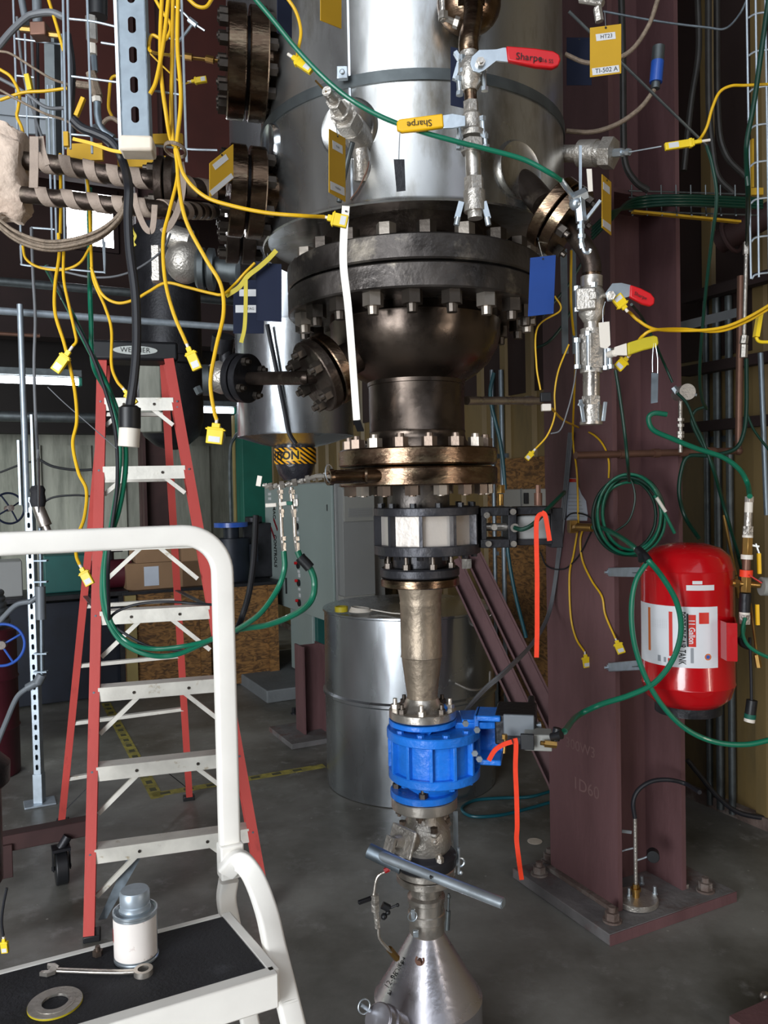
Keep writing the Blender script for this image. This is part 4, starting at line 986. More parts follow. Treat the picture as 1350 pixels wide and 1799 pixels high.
# small needle valve tree at the oblique flange
nv = thing('needle_valve_tree', 'small chrome needle valve tree in front of the oblique right flange', 'valve', P(1022, 440, 1.80))
YN = 1.79
mb = MB(); mb.tube(path([(986, 316, 1.75), (996, 330, 1.76), (1008, 345, YN)]), .006, 10); put('inlet', mb, 'zinc', nv)
mb = MB(); mb.hexa(P(1004, 352, YN), P(1030, 340, YN), .014); mb.hexa(P(1018, 345, YN), P(1022, 390, YN), .012); mb.sphere(P(1012, 358, YN), .015, 12); put('valve_body', mb, 'zinc', nv)
for (xa, ya, xb, yb, r_) in ((1022, 388, 1022, 428, .0058), (1021, 395, 1021, 402, .009), (1022, 412, 1022, 419, .009), (1022, 428, 1024, 436, .007)):
    mb = MB(); mb.hexa(P(xa, ya, YN), P(xb, yb, YN), r_); put('nut', mb, 'zinc', nv)
mb = MB(); mb.tube(path([(1024, 434, YN), (1028, 443), (1035, 444), (1038, 438)]), .004, 8); mb.bar(P(1030, 386, YN), P(1056, 352, YN - .02), .004, .007); mb.bar(P(1020, 256, YN), P(1020, 340, YN), .004, .006); put('arm', mb, 'zinc', nv)
mb = MB(); mb.poly([P(x, y, 1.77) for x, y in ((1031, 297), (1040, 297), (1042, 336), (1034, 337))], .002); put('white_tab', mb, 'white_plastic', nv)

# ------------------------------------------------------------------ tags
hang_tag(1037, 49, 1092, 136, 1.70, 'yellow_tag', 'yellow plastic tag lettered TI-502 A hanging top right of the vessel', 'instrument_tag', (('HT23', .52, .22, .011), ('TI-502 A', .52, .90, .013)), slant=-7, stickers=((.5, .22, .62, .14), (.5, .90, .86, .14)), hook=[(1063, 20, 1.71)])
hang_tag(578, 226, 607, 338, 1.72, 'yellow_tag', 'yellow tag seen edge-on under the slanted fitting on the jacket', 'instrument_tag', (('TI-501', .5, .22, .006), ('TI-502 B', .5, .88, .006)), slant=17, dY=.06, stickers=((.5, .22, .6, .13), (.5, .88, .85, .13)), hook=[(590, 216, 1.72)])
hang_tag(368, 287, 410, 348, 1.74, 'yellow_tag', 'tilted yellow tag beside the lower left pipe flanges', 'instrument_tag', (), slant=-34, dY=.05, stickers=((.45, .22, .55, .16), (.5, .90, .9, .14)))
hang_tag(1058, 306, 1074, 400, 1.80, 'yellow_tag', 'yellow tag hanging edge-on right of the needle valve tree', 'instrument_tag', (), slant=14, dY=.05, stickers=((.45, .2, .7, .14), (.5, .9, .85, .13)))
hang_tag(563, -20, 600, 36, 1.70, 'yellow_tag', 'yellow tag cut off by the top edge of the picture', 'instrument_tag', (), slant=15, dY=.05)
hang_tag(487, -10, 513, 58, 1.80, 'navy_tag', 'dark navy tag hanging at the top left of the vessel', 'instrument_tag', (), slant=12, dY=.03)
hang_tag(450, 461, 495, 563, 1.92, 'navy_tag', 'dark navy tag hanging in front of the silver rear vessel, nearer of two', 'instrument_tag', (), slant=3, hook=[(470, 445, 1.93)])
hang_tag(410, 492, 464, 586, 2.0, 'navy_tag', 'dark navy tag with two white stickers left of the silver rear vessel', 'instrument_tag', (('E TAG', .52, .54, .009),), slant=0, stickers=((.5, .24, .6, .13), (.5, .54, .85, .14)))
hang_tag(932, 453, 977, 556, 1.86, 'blue_tag', 'blue speckled tag hanging right of the largest flange', 'instrument_tag', (), slant=-5, bottom=-4, hook=[(948, 430, 1.88), (941, 395, 1.9)])
hang_tag(996, 66, 1040, 150, 2.35, 'navy_tag', 'navy tag half hidden behind the lettered yellow tag', 'instrument_tag', ())
hang_tag(792, 82, 818, 185, 1.80, 'navy_tag', 'navy tag tucked behind the red handled valve stack', 'instrument_tag', (), slant=6)

# white metal strip in front of the big flange
mb = MB(); prof = [(-.0085, -.0012), (.0085, -.0012), (.0085, .0012), (-.0085, .0012)]
mb.sweep(catmull(path([(608, 362, 1.83), (604, 420, 1.84), (604, 470, 1.85), (612, 540, 1.88), (620, 640, 1.93), (627, 738, 1.97)])), prof, (1, 0, 0))
s_ = thing('metal_strip', 'long pale aluminium strap hanging across the big flange', 'strap', P(627, 738, 1.97)); put('strip', mb, 'white_rail', s_)
mb = MB(); mb.bar(P(627, 738, 1.97), P(634, 757, 2.0), .017, .004); put('strip_end', mb, 'black_iron', s_)
mb = MB()
for py in (371, 382): mb.cyl(P(608, py, 1.83), P(608, py, 1.825), .002, n=10)
put('strip_holes', mb, 'ink', s_)
hose('strut_edge', [(596, 355, 1.86), (603, 320, 1.86), (612, 280, 1.84), (620, 250, 1.82)], .006, 'galvanized_dull', 'dull steel prop running up behind the edge-on yellow tag', 'strap')

# ------------------------------------------------------------------ green hose across the jacket and other lines near the vessel
hose('air_hose', [(440, -12, 1.72), (480, 35), (530, 96), (590, 155), (650, 195), (720, 225), (800, 248), (860, 263), (920, 280), (965, 303), (986, 317, 1.74)], .0052, 'green_hose', 'green air hose sagging across the front of the shiny jacket', 'hose')
tc_cable([(500, -10, 1.74), (520, 20), (529, 55), (524, 88), (521, 105)], 'yellow thermocouple cable dropping to the fitting on the jacket', d=(.028, -.01, -.024), w=.020, h=.046)
mb = MB(); mb.tube(path([(555, 142, 1.74), (574, 162, 1.70)]), .0022, 8); solo('probe_sheath', mb, 'brass', 'thin bronze probe rod running into the slanted jacket fitting', 'probe')
tc_cable([(1350, 148, 2.05), (1310, 150, 2.04), (1285, 151), (1265, 162), (1252, 190), (1243, 222), (1232, 242), (1222, 250, 2.02)], 'yellow thermocouple cable arching from the top right to the side fitting', r=.0036, w=.018, h=.072, d=(-.09, .0, -.012))
mb = MB(); mb.tube(path([(1107, 267, 2.08), (1163, 257, 2.03)]), .002, 8); solo('probe_sheath', mb, 'zinc', 'thin silver probe rod on the right side of the vessel', 'probe')
hose('steel_tube', [(1000, 20, 1.9), (1242, 256, 2.05)], .0036, 'galvanized_dull', 'thin straight steel tube slanting behind the lettered yellow tag', 'pipe')
hose('air_hose', [(1242, 256, 2.05), (1252, 290), (1260, 350), (1250, 430, 2.1), (1238, 540, 2.2), (1230, 650, 2.3), (1234, 700, 2.4), (1242, 718, 2.45)], .0045, 'green_tube_dark', 'dark green tube dropping from the slanting steel tube down to the pipes', 'hose')
hose('braided_hose', [(995, 230, 2.3), (1040, 232), (1085, 218), (1125, 190), (1150, 158)], .0065, 'hose_braid', 'lower brown flexible hose curving up to the blue capped fitting', 'hose')
hose('braided_hose', [(993, 95, 2.2), (1030, 110), (1070, 108), (1110, 88), (1140, 45), (1156, 0)], .006, 'hose_braid', 'upper brown flexible hose looping behind the lettered yellow tag', 'hose')
hose('steel_tube', [(1060, 20, 2.4), (1160, 38), (1240, 48), (1275, 50), (1300, 25), (1316, -8)], .0032, 'galvanized', 'thin bent steel tube near the top right edge', 'pipe')
mb = MB(); a, b = P(1158, 82, 2.3), P(1152, 156, 2.3); d_ = b - a
mb.cyl(a, a + d_ * .35, .017, n=18)
ft = thing('capped_fitting', 'fitting with a blue band hanging above the lower brown hose', 'fitting', b); put('fitting_body', mb, 'galvanized_dull', ft)
mb = MB(); mb.cyl(a + d_ * .85, b, .012, n=16); put('fitting_tail', mb, 'galvanized_dull', ft)
mb = MB(); mb.cyl(a + d_ * .35, a + d_ * .85, .0175, n=18); put('blue_band', mb, 'handwheel_blue', ft)
# tube stubs top right under the tags
mb = MB(); mb.hexa(P(1050, 14, 1.75), P(1054, 38, 1.75), .009); mb.cyl(P(1020, 0, 1.78), P(1060, 6, 1.75), .007, n=10); solo('tube_fitting', mb, 'cast_stainless', 'small steel tube fitting above the lettered yellow tag', 'fitting')
# ------------------------------------------------------------------ red fibreglass stepladder
FL, FR = PZ(162, 1648, 0), PZ(461, 1597, 0)
RL, RR = PZ(110, 1447, 0), PZ(332, 1405, 0)
ZC = 2.27
CL, CR = PZ(184, 634, ZC), PZ(292, 634, ZC)
lx = (FR - FL).normalized(); ly = ZA.cross(lx)
BLc, BRc = CL + ly * .10 + lx * .01, CR + ly * .10 - lx * .01
lad = thing('stepladder', 'tall red fibreglass stepladder with pale metal steps standing open behind the white handrail', 'ladder', (FL + FR + RL + RR) / 4)
def rail(a, b, w, dpt, nm='rail', m='ladder_red', inner=1):
    mb = MB(); t = .006; s_ = inner
    prof = [(0, -dpt / 2), (0, dpt / 2), (s_ * w, dpt / 2), (s_ * w, dpt / 2 - t), (s_ * t, dpt / 2 - t), (s_ * t, -dpt / 2 + t), (s_ * w, -dpt / 2 + t), (s_ * w, -dpt / 2)]
    mb.sweep([a + ZA * .02, b], prof, lx); return put(nm, mb, m, lad)
rail(FL - lx * .03, CL - lx * .03, .040, .075, 'front_rail'); rail(FR + lx * .03, CR + lx * .03, .040, .075, 'front_rail', inner=-1)
rail(RL - lx * .02, BLc - lx * .02, .034, .042, 'rear_rail'); rail(RR + lx * .02, BRc + lx * .02, .034, .042, 'rear_rail', inner=-1)
for p in (FL, FR, RL, RR):
    mb = MB(); mb.box(p + ZA * .0125 - lx * 0.0, (.062, .07 if p in (FL, FR) else .045, .025), (lx, ly, ZA)); put('rubber_foot', mb, 'black_plastic', lad, .004)
for k in range(1, 8):
    z = .296 * k; t = z / ZC
    a, b = FL + (CL - FL) * t, FR + (CR - FR) * t; sg = (b - a).normalized()
    a2, b2 = a + sg * .004, b - sg * .004; L = (b2 - a2).length; c = (a2 + b2) / 2
    mb = MB(); mb.box(c - ly * .036, (L, .004, .055), (sg, ly, ZA)); mb.box(c + ZA * .0265, (L, .074, .003), (sg, ly, ZA)); mb.box(c + ly * .036 + ZA * .012, (L, .003, .03), (sg, ly, ZA))
    st_ = put('step', mb, 'aluminium', lad)
    for f_ in (.28, .72):
        p = a2 + sg * L * f_ - ly * .039; mb = MB(); mb.cyl(p, p - ly * .003, .006, n=12); put('rivet', mb, 'nut_dark', st_)
    for s_, q in ((1, a), (-1, b)):
        for dz in (.012, -.014):
            p = q + sg * (-s_ * .012) - ly * .0385 + ZA * dz; mb = MB(); mb.cyl(p, p - ly * .002, .0045, n=10); put('rivet', mb, 'galvanized', st_)
        if k < 7 or True:
            q0 = q + sg * s_ * (.16 if k < 6 else .09) - ly * .02 - ZA * .02; q1 = q + sg * s_ * .006 - ly * .02 - ZA * (.16 if k < 6 else .09)
            mb = MB(); mb.bar(q0, q1, .017, .017); put('step_brace', mb, 'aluminium', st_)
for k in range(7):
    z = .25 + .3 * k; t = z / ZC; a, b = RL + (BLc - RL) * t, RR + (BRc - RR) * t
    mb = MB(); mb.bar(a, b, .030, .018); put('rear_bar', mb, 'aluminium', lad, .002)
mb = MB(); cc = (CL + CR) / 2 + ly * .05 + ZA * .04; mb.box(cc, ((CR - CL).length + .10, .17, .085), (lx, ly, ZA)); capo = put('top_cap', mb, 'black_plastic', lad, .012)
mb = MB(); lc = cc - ly * .087 ; ex = S(38, 3.5)
mb.add([lc + lx * (ex * math.cos(2 * PI * i / 40)) + ZA * (.019 * math.sin(2 * PI * i / 40)) for i in range(40)] + [lc - ly * .002 + lx * (ex * math.cos(2 * PI * i / 40)) + ZA * (.019 * math.sin(2 * PI * i / 40)) for i in range(40)], [tuple(range(40, 80))] + [(i, (i + 1) % 40, 40 + (i + 1) % 40, 40 + i) for i in range(40)])
dec = put('cap_badge', mb, 'silver_decal', capo)
text('lettering', 'WERNER', 'ink', dec, .030, flat(lc - ly * .0025, lx, ZA), spacing=1.05)
mb = MB(); q0 = FL + (CL - FL) * .02 + lx * .02 + ly * .03; q1 = FL + (CL - FL) * .125 + lx * .17 + ly * .03; mb.poly([q0, q1 - lx * .03, q1 + lx * .03, q0 + ZA * -.0 + lx * .03], .004); put('foot_brace', mb, 'galvanized', lad)
for s_, q, c_ in ((1, RL, BLc), (-1, RR, BRc)):
    mb = MB(); mb.bar(q + (c_ - q) * .03, q + (c_ - q) * .11 + lx * s_ * .16, .03, .004); put('foot_brace', mb, 'black_iron', lad)
for s_, q, c_ in ((1, FL, CL), (1, FR, CR)):
    pass
mb = MB(); t = .53; a = FR + (CR - FR) * t; b = RR + (BRc - RR) * t; mb.bar(a, b, .022, .004); put('spreader', mb, 'galvanized_dull', lad)
mb = MB(); t = .53; a = FL + (CL - FL) * t; b = RL + (BLc - RL) * t; mb.bar(a, b, .022, .004); put('spreader', mb, 'galvanized_dull', lad)

# ------------------------------------------------------------------ white platform ladder in the foreground
ZP = 0.78
cRR, cFR = PZ(391, 1613, ZP), PZ(466, 1703, ZP)
dpv = (cFR - cRR)
wv = -UA * 0.72
pl = thing('platform_ladder', 'white platform ladder with a rounded handrail and black grip deck, nearest the camera', 'ladder', cRR - ZA * ZP)
mb = MB(); mb.poly([cRR, cFR, cFR + wv, cRR + wv], .006, ZA); put('deck', mb, 'black_grip', pl)
mb = MB(); ins = .004
fz = ZA * -.030
dn = dpv.normalized()
mb.box((cFR + cFR + wv) / 2 + fz + dn * .014 , (.72 + .03, .030, .066), (UA, ZA.cross(UA), ZA)); 
mb.box((cRR + cRR + wv) / 2 + fz - dn * .010, (.72 + .0, .018, .066), (UA, ZA.cross(UA), ZA))
mb.box((cRR + cFR) / 2 + fz + UA * .012, (.022, dpv.length + .03, .066), (dn.cross(ZA), dn, ZA)); put('deck_frame', mb, 'white_rail', pl, .003)
post = PZ(0, 0, 1) * 0
pb = P(404, 1500, 1.77); 
prof = [(-.013, -.024), (.013, -.024), (.013, .024), (-.013, .024)]
def rprof(w, h, r, n=4):
    o = []
    for cx, cy, a0 in ((w / 2 - r, h / 2 - r, 0), (-w / 2 + r, h / 2 - r, PI / 2), (-w / 2 + r, -h / 2 + r, PI), (w / 2 - r, -h / 2 + r, 1.5 * PI)):
        for i in range(n + 1): a = a0 + PI / 2 * i / n; o.append((cx + r * math.cos(a), cy + r * math.sin(a)))
    return o
zr = 1.597
ptop = V((pb.x, pb.y, zr)); Rr = .085
pts = [pb, V((pb.x, pb.y, zr - Rr - .02))]
for i in range(13):
    a = PI / 2 * i / 12; pts.append(V((pb.x, pb.y, zr - Rr)) - UA * (Rr * (1 - math.cos(a))) + ZA * (Rr * math.sin(a)))
pts += [ptop - UA * (Rr + .02), ptop - UA * .80]
mb = MB(); mb.sweep(pts, rprof(.030, .046, .008), ZA.cross(UA)); put('handrail', mb, 'white_rail', pl, 0, 30)
# joint and the two curved legs
sdv = ZA.cross(UA)
mb = MB(); mb.box(pb - ZA * .01 + sdv * -.004, (.052, .040, .075), (UA, sdv, ZA)); mb.cyl(pb - ZA * .02 - sdv * .03 - UA * .004, pb - ZA * .02 - sdv * .02 - UA * .004, .009, n=16); put('joint_bracket', mb, 'white_rail', pl, .004)
fl_ = path([(398, 1530, 1.745), (420, 1512, 1.735), (445, 1540, 1.71), (468, 1600, 1.66), (484, 1670, 1.60), (506, 1760, 1.54), (530, 1860, 1.48)])
ff = fl_[-1] + (fl_[-1] - fl_[-2]).normalized() * ((fl_[-1].z - .0) / abs((fl_[-1] - fl_[-2]).normalized().z))
mb = MB(); mb.sweep(catmull(fl_ + [ff], 8), rprof(.028, .044, .007), sdv); put('front_leg', mb, 'white_rail', pl, 0, 30)
rl_ = path([(402, 1545, 1.79), (398, 1580, 1.80), (406, 1625, 1.81), (420, 1700, 1.83), (440, 1800, 1.85)])
rf = rl_[-1] + (rl_[-1] - rl_[-2]).normalized() * ((rl_[-1].z) / abs((rl_[-1] - rl_[-2]).normalized().z))
mb = MB(); mb.sweep(catmull(rl_ + [rf], 8), rprof(.028, .042, .007), sdv); put('rear_leg', mb, 'white_rail', pl, 0, 30)
for q in (cFR + wv - ZA * .03, cRR + wv - ZA * .03):
    mb = MB(); mb.bar(q, V((q.x - .05, q.y, 0)), .028, .042); put('leg', mb, 'white_rail', pl, .003)
mb = MB(); mb.bar(pb - UA * .80, cRR + wv - ZA * .03 - UA * .01, .028, .042); mb.bar(pb - UA * .80, V((pb.x, pb.y, zr)) - UA * .80, .028, .042); put('rail_post', mb, 'white_rail', pl)
DK = ZP + .0035

# things on the deck
cc = PZ(240, 1681, DK); can = thing('primer_can', 'small stained metal can with a screw lid standing on the black ladder deck', 'can', cc)
cr = .0425
mb = MB(); mb.lathe(cc, UZ, [(cr - .002, 0), (cr, .001), (cr, .004), (cr - .0015, .006), (cr - .0015, .090), (cr, .092), (cr, .096), (cr - .003, .096), (cr - .006, .092), (.030, .094), (.030, .098), (.001, .098)], 56); put('can_body', mb, 'zinc', can)
mb = MB(); n_ = 30; vs = []
vdc = V((-cc.x, -cc.y, 0)).normalized()
for i in range(n_ + 1):
    a = math.radians(-95 + 165 * i / n_); dd = V((vdc.x * math.cos(a) - vdc.y * math.sin(a), vdc.x * math.sin(a) + vdc.y * math.cos(a), 0)); vs += [cc + dd * (cr - .0008) + UZ * .010, cc + dd * (cr - .0008) + UZ * .086]
mb.add(vs, [(2 * i, 2 * i + 2, 2 * i + 3, 2 * i + 1) for i in range(n_)]); put('paper_label', mb, 'can_label', can)
mb = MB(); vs = []
for i in range(5):
    a = math.radians(-62 + 14 * i / 4 - 30); dd = V((vdc.x * math.cos(a) - vdc.y * math.sin(a), vdc.x * math.sin(a) + vdc.y * math.cos(a), 0)); vs += [cc + dd * (cr - .0002) + UZ * .040, cc + dd * (cr - .0002) + UZ * .066]
mb.add(vs, [(2 * i, 2 * i + 2, 2 * i + 3, 2 * i + 1) for i in range(4)]); put('red_mark', mb, 'red_grip', can)
mb = MB(); mb.lathe(cc + UZ * .094, UZ, [(.028, 0), (.0295, .002), (.028, .008), (.0285, .012), (.027, .014), (.0285, .018), (.0285, .036), (.026, .040), (.001, .040)], 48); put('screw_lid', mb, 'strut_bright', can)
wa, wb = PZ(88, 1704, DK + .006), PZ(252, 1706, DK + .006); wd_ = (wb - wa).normalized(); ws = ZA.cross(wd_)
wr = thing('wrench', 'chrome combination spanner lying on the black deck in front of the can', 'wrench', (wa + wb) / 2)
mb = MB(); mb.sweep(catmull([wa + wd_ * .01, wa + wd_ * .05 - ws * .002, wb - wd_ * .05 - ws * .004, wb - wd_ * .012], 6), rprof(.006, .011, .0025), ZA); put('shaft', mb, 'stainless', wr, 0, 30)
mb = MB(); mb.ring(wb - ZA * .006, ZA, .0175, .0105, .011, 36); put('box_end', mb, 'stainless', wr)
mb = MB(); oe = [wa + wd_ * x + ws * y for x, y in ((.014, -.008), (.014, .008), (.002, .017), (-.012, .016), (-.010, .009), (-.001, .006), (-.001, -.006), (-.012, -.008), (-.014, -.014), (.002, -.017))]
mb.poly(oe, .007, ZA); put('open_end', mb, 'stainless', wr)
gk = PZ(97, 1764, DK); gt = thing('ring_gasket', 'round spiral metal gasket with a yellow rim lying on the black deck', 'gasket', gk)
mb = MB(); mb.ring(gk, ZA, .0465, .0375, .003, 56); put('outer_ring', mb, 'yellow_film', gt)
mb = MB(); mb.ring(gk + ZA * .0005, ZA, .046, .034, .0035, 56); mb.ring(gk + ZA * .0005, ZA, .034, .0225, .0045, 56); put('spiral_winding', mb, 'cast_stainless', gt)
q = PZ(172, 1678, DK); mb = MB(); mb.hexa(q, q + ZA * .010, .010); mb.cyl(q, q + ZA * .018, .005, n=12); solo('hex_nut', mb, 'nut_steel', 'small hex nut standing on the black deck behind the spanner', 'nut')

# ------------------------------------------------------------------ insulated rear vessel (left of the column stack)
YR = 3.30; cx = P(516, 600, YR).x
rz0 = zat(516, 768, YR)
rv_ = thing('silver_rear_vessel', 'slim silver clad vessel with a shallow cone bottom behind the pipes', 'vessel', V((cx, YR, rz0)))
RRv = S(101, YR)
mb = MB(); mb.lathe(V((cx, YR, rz0)), UZ, [(.06, -.045), (RRv * .6, -.028), (RRv - .01, -.002), (RRv + .002, .0), (RRv, .008), (RRv, .43), (RRv + .001, .435), (RRv, .44), (RRv, 2.3), (0.01, 2.3)], 72); put('cladding', mb, 'jacket_tank', rv_)
mb = MB(); mb.tube(path([(470, 570, YR - .26), (484, 640), (500, 720), (508, 760), (520, 780)]), .0085, 8); solo('black_cable', mb, 'black_cable', 'dark cable running diagonally down the front of the silver rear vessel', 'cable')
cbt = P(519, 808, YR - .02); rr = S(35, YR)
wp = thing('wrapped_nozzle', 'black plastic-wrapped nozzle with CAUTION tape below the silver rear vessel', 'nozzle', cbt - UZ * .07)
mb = MB(); mb.lathe(cbt - UZ * .085, UZ, [(.001, 0), (rr * .6, .004), (rr * .85, .03), (rr, .07), (rr * 1.02, .12), (rr * .95, .15), (rr * .98, .17), (.02, .175)], 40); put('wrapping', mb, 'wrap_black', wp)
tz = [(rr * 1.03, 0), (rr * 1.045, .004), (rr * 1.05, .06), (rr * 1.03, .064)]
mb = MB(); mb.lathe(cbt - UZ * .018, UZ, tz, 48, False); tp = put('caution_tape', mb, 'caution_stripes', wp)
mb = MB(); R_ = rr * 1.06; vs = []
for i in range(21):
    a = math.radians(-88 + 106 * i / 20); vs += [V((cx + R_ * math.sin(a), cbt.y - R_ * math.cos(a), cbt.z - .006)), V((cx + R_ * math.sin(a), cbt.y - R_ * math.cos(a), cbt.z + .034))]
mb.add(vs, [(2 * i, 2 * i + 2, 2 * i + 3, 2 * i + 1) for i in range(20)]); put('yellow_band', mb, 'yellow_grip', tp)
def wrapfn(a0, z0, R_, c):
    return lambda a, b: V((c.x + R_ * math.sin(a0 + a / R_), c.y - R_ * math.cos(a0 + a / R_), z0 + b))
text('lettering', 'CAUTION', 'ink', tp, .045, wrapfn(math.radians(-50), cbt.z + .014, rr * 1.07, cbt), bold=.0016)

# flanged valve at the left end of the side pipe
ev = thing('flanged_valve', 'dark flanged valve at the left end of the side pipe by the rear vessel', 'valve', P(400, 700, 2.36))
e = P(438, 665, 2.34); ed = (P(400, 663, 2.38) - e).normalized()
disc('flange', ev, e, ed, bev(.070, .022, .002), 'black_iron', 48); disc('flange', ev, e + ed * .028, ed, bev(.070, .022, .002), 'black_iron', 48)
bolts(ev, e, -ed, .054, 4, 'nut_dark', .0125, .014, .012, ph=.6)
mb = MB(); mb.lathe(e + ed * .05, ed, [(.035, 0), (.045, .03), (.050, .05), (.045, .07), (.036, .09)], 36); put('body', mb, 'cast_stainless', ev)
mb = MB(); mb.cyl(e + ed * .085 , e + ed * .085 + V((0, 0, .09)), .02, n=20); mb.cyl(e + ed * .1 + V((0, 0, .075)), e + ed * .1 + V((.01, -.02, .115)), .032, n=24); put('bonnet', mb, 'black_iron', ev)
mb = MB(); mb.ring(P(356, 668, 2.38), (1, .2, 0), .045, .025, .018, 32); mb.hexa(P(346, 680, 2.36), P(352, 692, 2.36), .012); put('coupling', mb, 'galvanized_dull', ev)
# grey valve body above, behind the yellow cables
gv = thing('grey_valve', 'grey cast valve body behind the yellow cables, left of the dark navy tags', 'valve', P(330, 500, 3.0))
Yg = 3.0
mb = MB(); mb.sphere(P(325, 460, Yg), S(34, Yg), 24, (1, 1, 1.1)); mb.cyl(P(300, 415, Yg), P(335, 425, Yg), S(20, Yg), n=24); put('body', mb, 'cast_stainless', gv)
mb = MB(); mb.lathe(P(345, 472, Yg), V((1, .1, -.05)), [(S(30, Yg), 0), (S(36, Yg), .01), (S(36, Yg), .03), (S(28, Yg), .035), (S(36, Yg), .045), (S(36, Yg), .065), (S(26, Yg), .07)], 36); put('flange', mb, 'galvanized_dull', gv)
mb = MB(); mb.cyl(P(370, 470, Yg), P(408, 476, Yg), S(20, Yg), n=28); mb.cyl(P(406, 476, Yg), P(418, 477, Yg), S(24, Yg), n=28); put('outlet', mb, 'galvanized_dull', gv)
mb = MB(); mb.box(P(276, 465, Yg), (S(12, Yg), .05, S(60, Yg))); mb.cyl(P(268, 440, Yg), P(284, 440, Yg), .016, n=14); mb.cyl(P(268, 490, Yg), P(284, 488, Yg), .016, n=14); put('bracket', mb, 'cast_stainless', gv)

# ------------------------------------------------------------------ big insulated tank on the floor behind
YT = 4.72; tb_ = V((P(720, 1200, YT).x, YT, 0)); TRr = S(152, YT) * .98
dt = thing('silver_floor_tank', 'wide silver clad tank standing on the floor behind the spool pipe', 'tank', tb_)
th_ = 1.005
mb = MB(); mb.lathe(tb_, UZ, [(TRr - .01, 0), (TRr, .004), (TRr, .52), (TRr + .012, .53), (TRr + .012, .545), (TRr, .555), (TRr - .004, th_ - .015), (TRr + .004, th_ - .01), (TRr + .004, th_), (TRr - .02, th_ + .004), (.001, th_ + .02)], 96); put('cladding', mb, 'jacket_tank', dt)
mb = MB(); mb.tube([P(860, 1030, 4.4), P(868, 1075, 4.35), P(845, 1095, 4.35), P(820, 1100, 4.4)], .008, 8); put('pipe_loop', mb, 'stainless', dt)
mb = MB(); mb.tube([P(862, 1180, 4.35), P(858, 1205, 4.3), P(830, 1212, 4.25), P(800, 1200, 4.25)], .007, 8); put('pipe_loop', mb, 'stainless', dt)
p = V((P(600, 1070, 4.42).x, 4.42, th_ + .015)); mb = MB(); mb.ring(p, UZ, .036, .026, .03, 28); solo('tape_roll', mb, 'yellow_film', 'small roll of yellow tape on top of the silver floor tank', 'tape', bevel=.002)
p = V((P(634, 1070, 4.40).x, 4.40, th_ + .02)); mb = MB()
for k in range(5): mb.torus(p + UZ * (.004 * k), (0.03 * k, .02, 1), .062 - .003 * k, .0035, 40, 6)
mb.tube([p + V((.055, -.02, .01)), p + V((.12, -.04, .0)), p + V((.17, -.10, .0)), p + V((.22, -.14, .002))], .0035, 6)
solo('cable_coil', mb, 'white_plastic', 'small coil of white cable on top of the silver floor tank', 'cable')

mat('emblem_red', '#8e1a26', 0.5)
# ------------------------------------------------------------------ grey control cabinet, its stand and the pad
cabn = V((P(591, 1000, 6.24).x, 6.24, 0))
L1, D1, zb1, zt1 = 1.62, 0.42, 0.64, zat(591, 846, 6.24)
cab = thing('control_cabinet', 'grey-green control cabinet with a column of knobs and a red diamond emblem', 'cabinet', cabn)
mb = MB(); mb.box(cabn + VA * L1 / 2 + UA * D1 / 2 + ZA * (zb1 + zt1) / 2, (D1, L1, zt1 - zb1), (UA, VA, ZA)); body = put('cabinet_body', mb, 'cabinet_side', cab, .006)
mb = MB(); mb.box(cabn + VA * (L1 / 2) - UA * .012 + ZA * (zb1 + zt1) / 2, (.022, L1 - .02, zt1 - zb1 - .02), (UA, VA, ZA)); door = put('cabinet_door', mb, 'cabinet_grey', cab, .005)
def PDr(px, py):   # point on the door plane
    d_ = fw + RT * ((px - 675.0) / F_) - UP * ((py - 899.5) / F_); o_ = cabn - UA * .024; return CAMP + d_ * ((o_ - CAMP).dot(UA) / d_.dot(UA))
def dbox(px, py, w, h, m, nm, par=None, t=.006, rot=None):
    mb = MB(); c = PDr(px, py); vx, vz = (VA, ZA) if rot is None else ((VA + ZA).normalized(), (ZA - VA).normalized()); mb.box(c, (t, w, h), (UA, vx, vz)); return put(nm, mb, m, par or door)
for y_ in (868, 876): dbox(474, y_, .07, .024, 'sticker', 'name_plate')
for x_, y_, r_ in ((521, 885, 0), (523, 925, 1), (524, 960, 0), (525, 993, 1), (526, 1024, 1), (527, 1059, 1)):
    mb = MB(); c = PDr(x_, y_); mb.cyl(c, c - UA * .012, .030, n=20); kb = put('selector_knob', mb, 'black_plastic', door)
    if r_: mb = MB(); mb.cyl(c - UA * .010 + VA * .02 + ZA * .018, c - UA * .03 + VA * .02 + ZA * .018, .013, n=14); put('red_lens', mb, 'red_grip', kb)
    dbox(x_, y_ - 13, .035, .032, 'sticker', 'name_plate'); dbox(x_, y_ + 11, .045, .022, 'sticker', 'name_plate')
dbox(504, 1029, .018, .14, 'black_plastic', 'door_handle', t=.02)
dbox(575, 892, .012, .05, 'black_plastic', 'lock_slot')
c = PDr(482, 929); mb = MB()
for s1, s2 in ((1, 1), (1, -1)):
    e1, e2 = (VA * s1 + ZA).normalized(), (ZA - VA * s1).normalized()
    for o_ in (-1, 1): mb.box(c + e2 * (.058 * o_), (.006, .140, .026), (UA, e1, e2))
put('diamond_emblem', mb, 'emblem_red', door)
text('lettering', 'CONTROLS', 'ink', door, .075, (lambda c: (lambda a, b: c - UA * .002 + ZA * a * -.75 + VA * -b * 1.3))(PDr(484, 968)), bold=.002)
text('lettering', 'MAC', 'ink', door, .075, (lambda c: (lambda a, b: c - UA * .002 + ZA * a * -.75 + VA * -b * 1.3))(PDr(482, 900)), bold=.002)
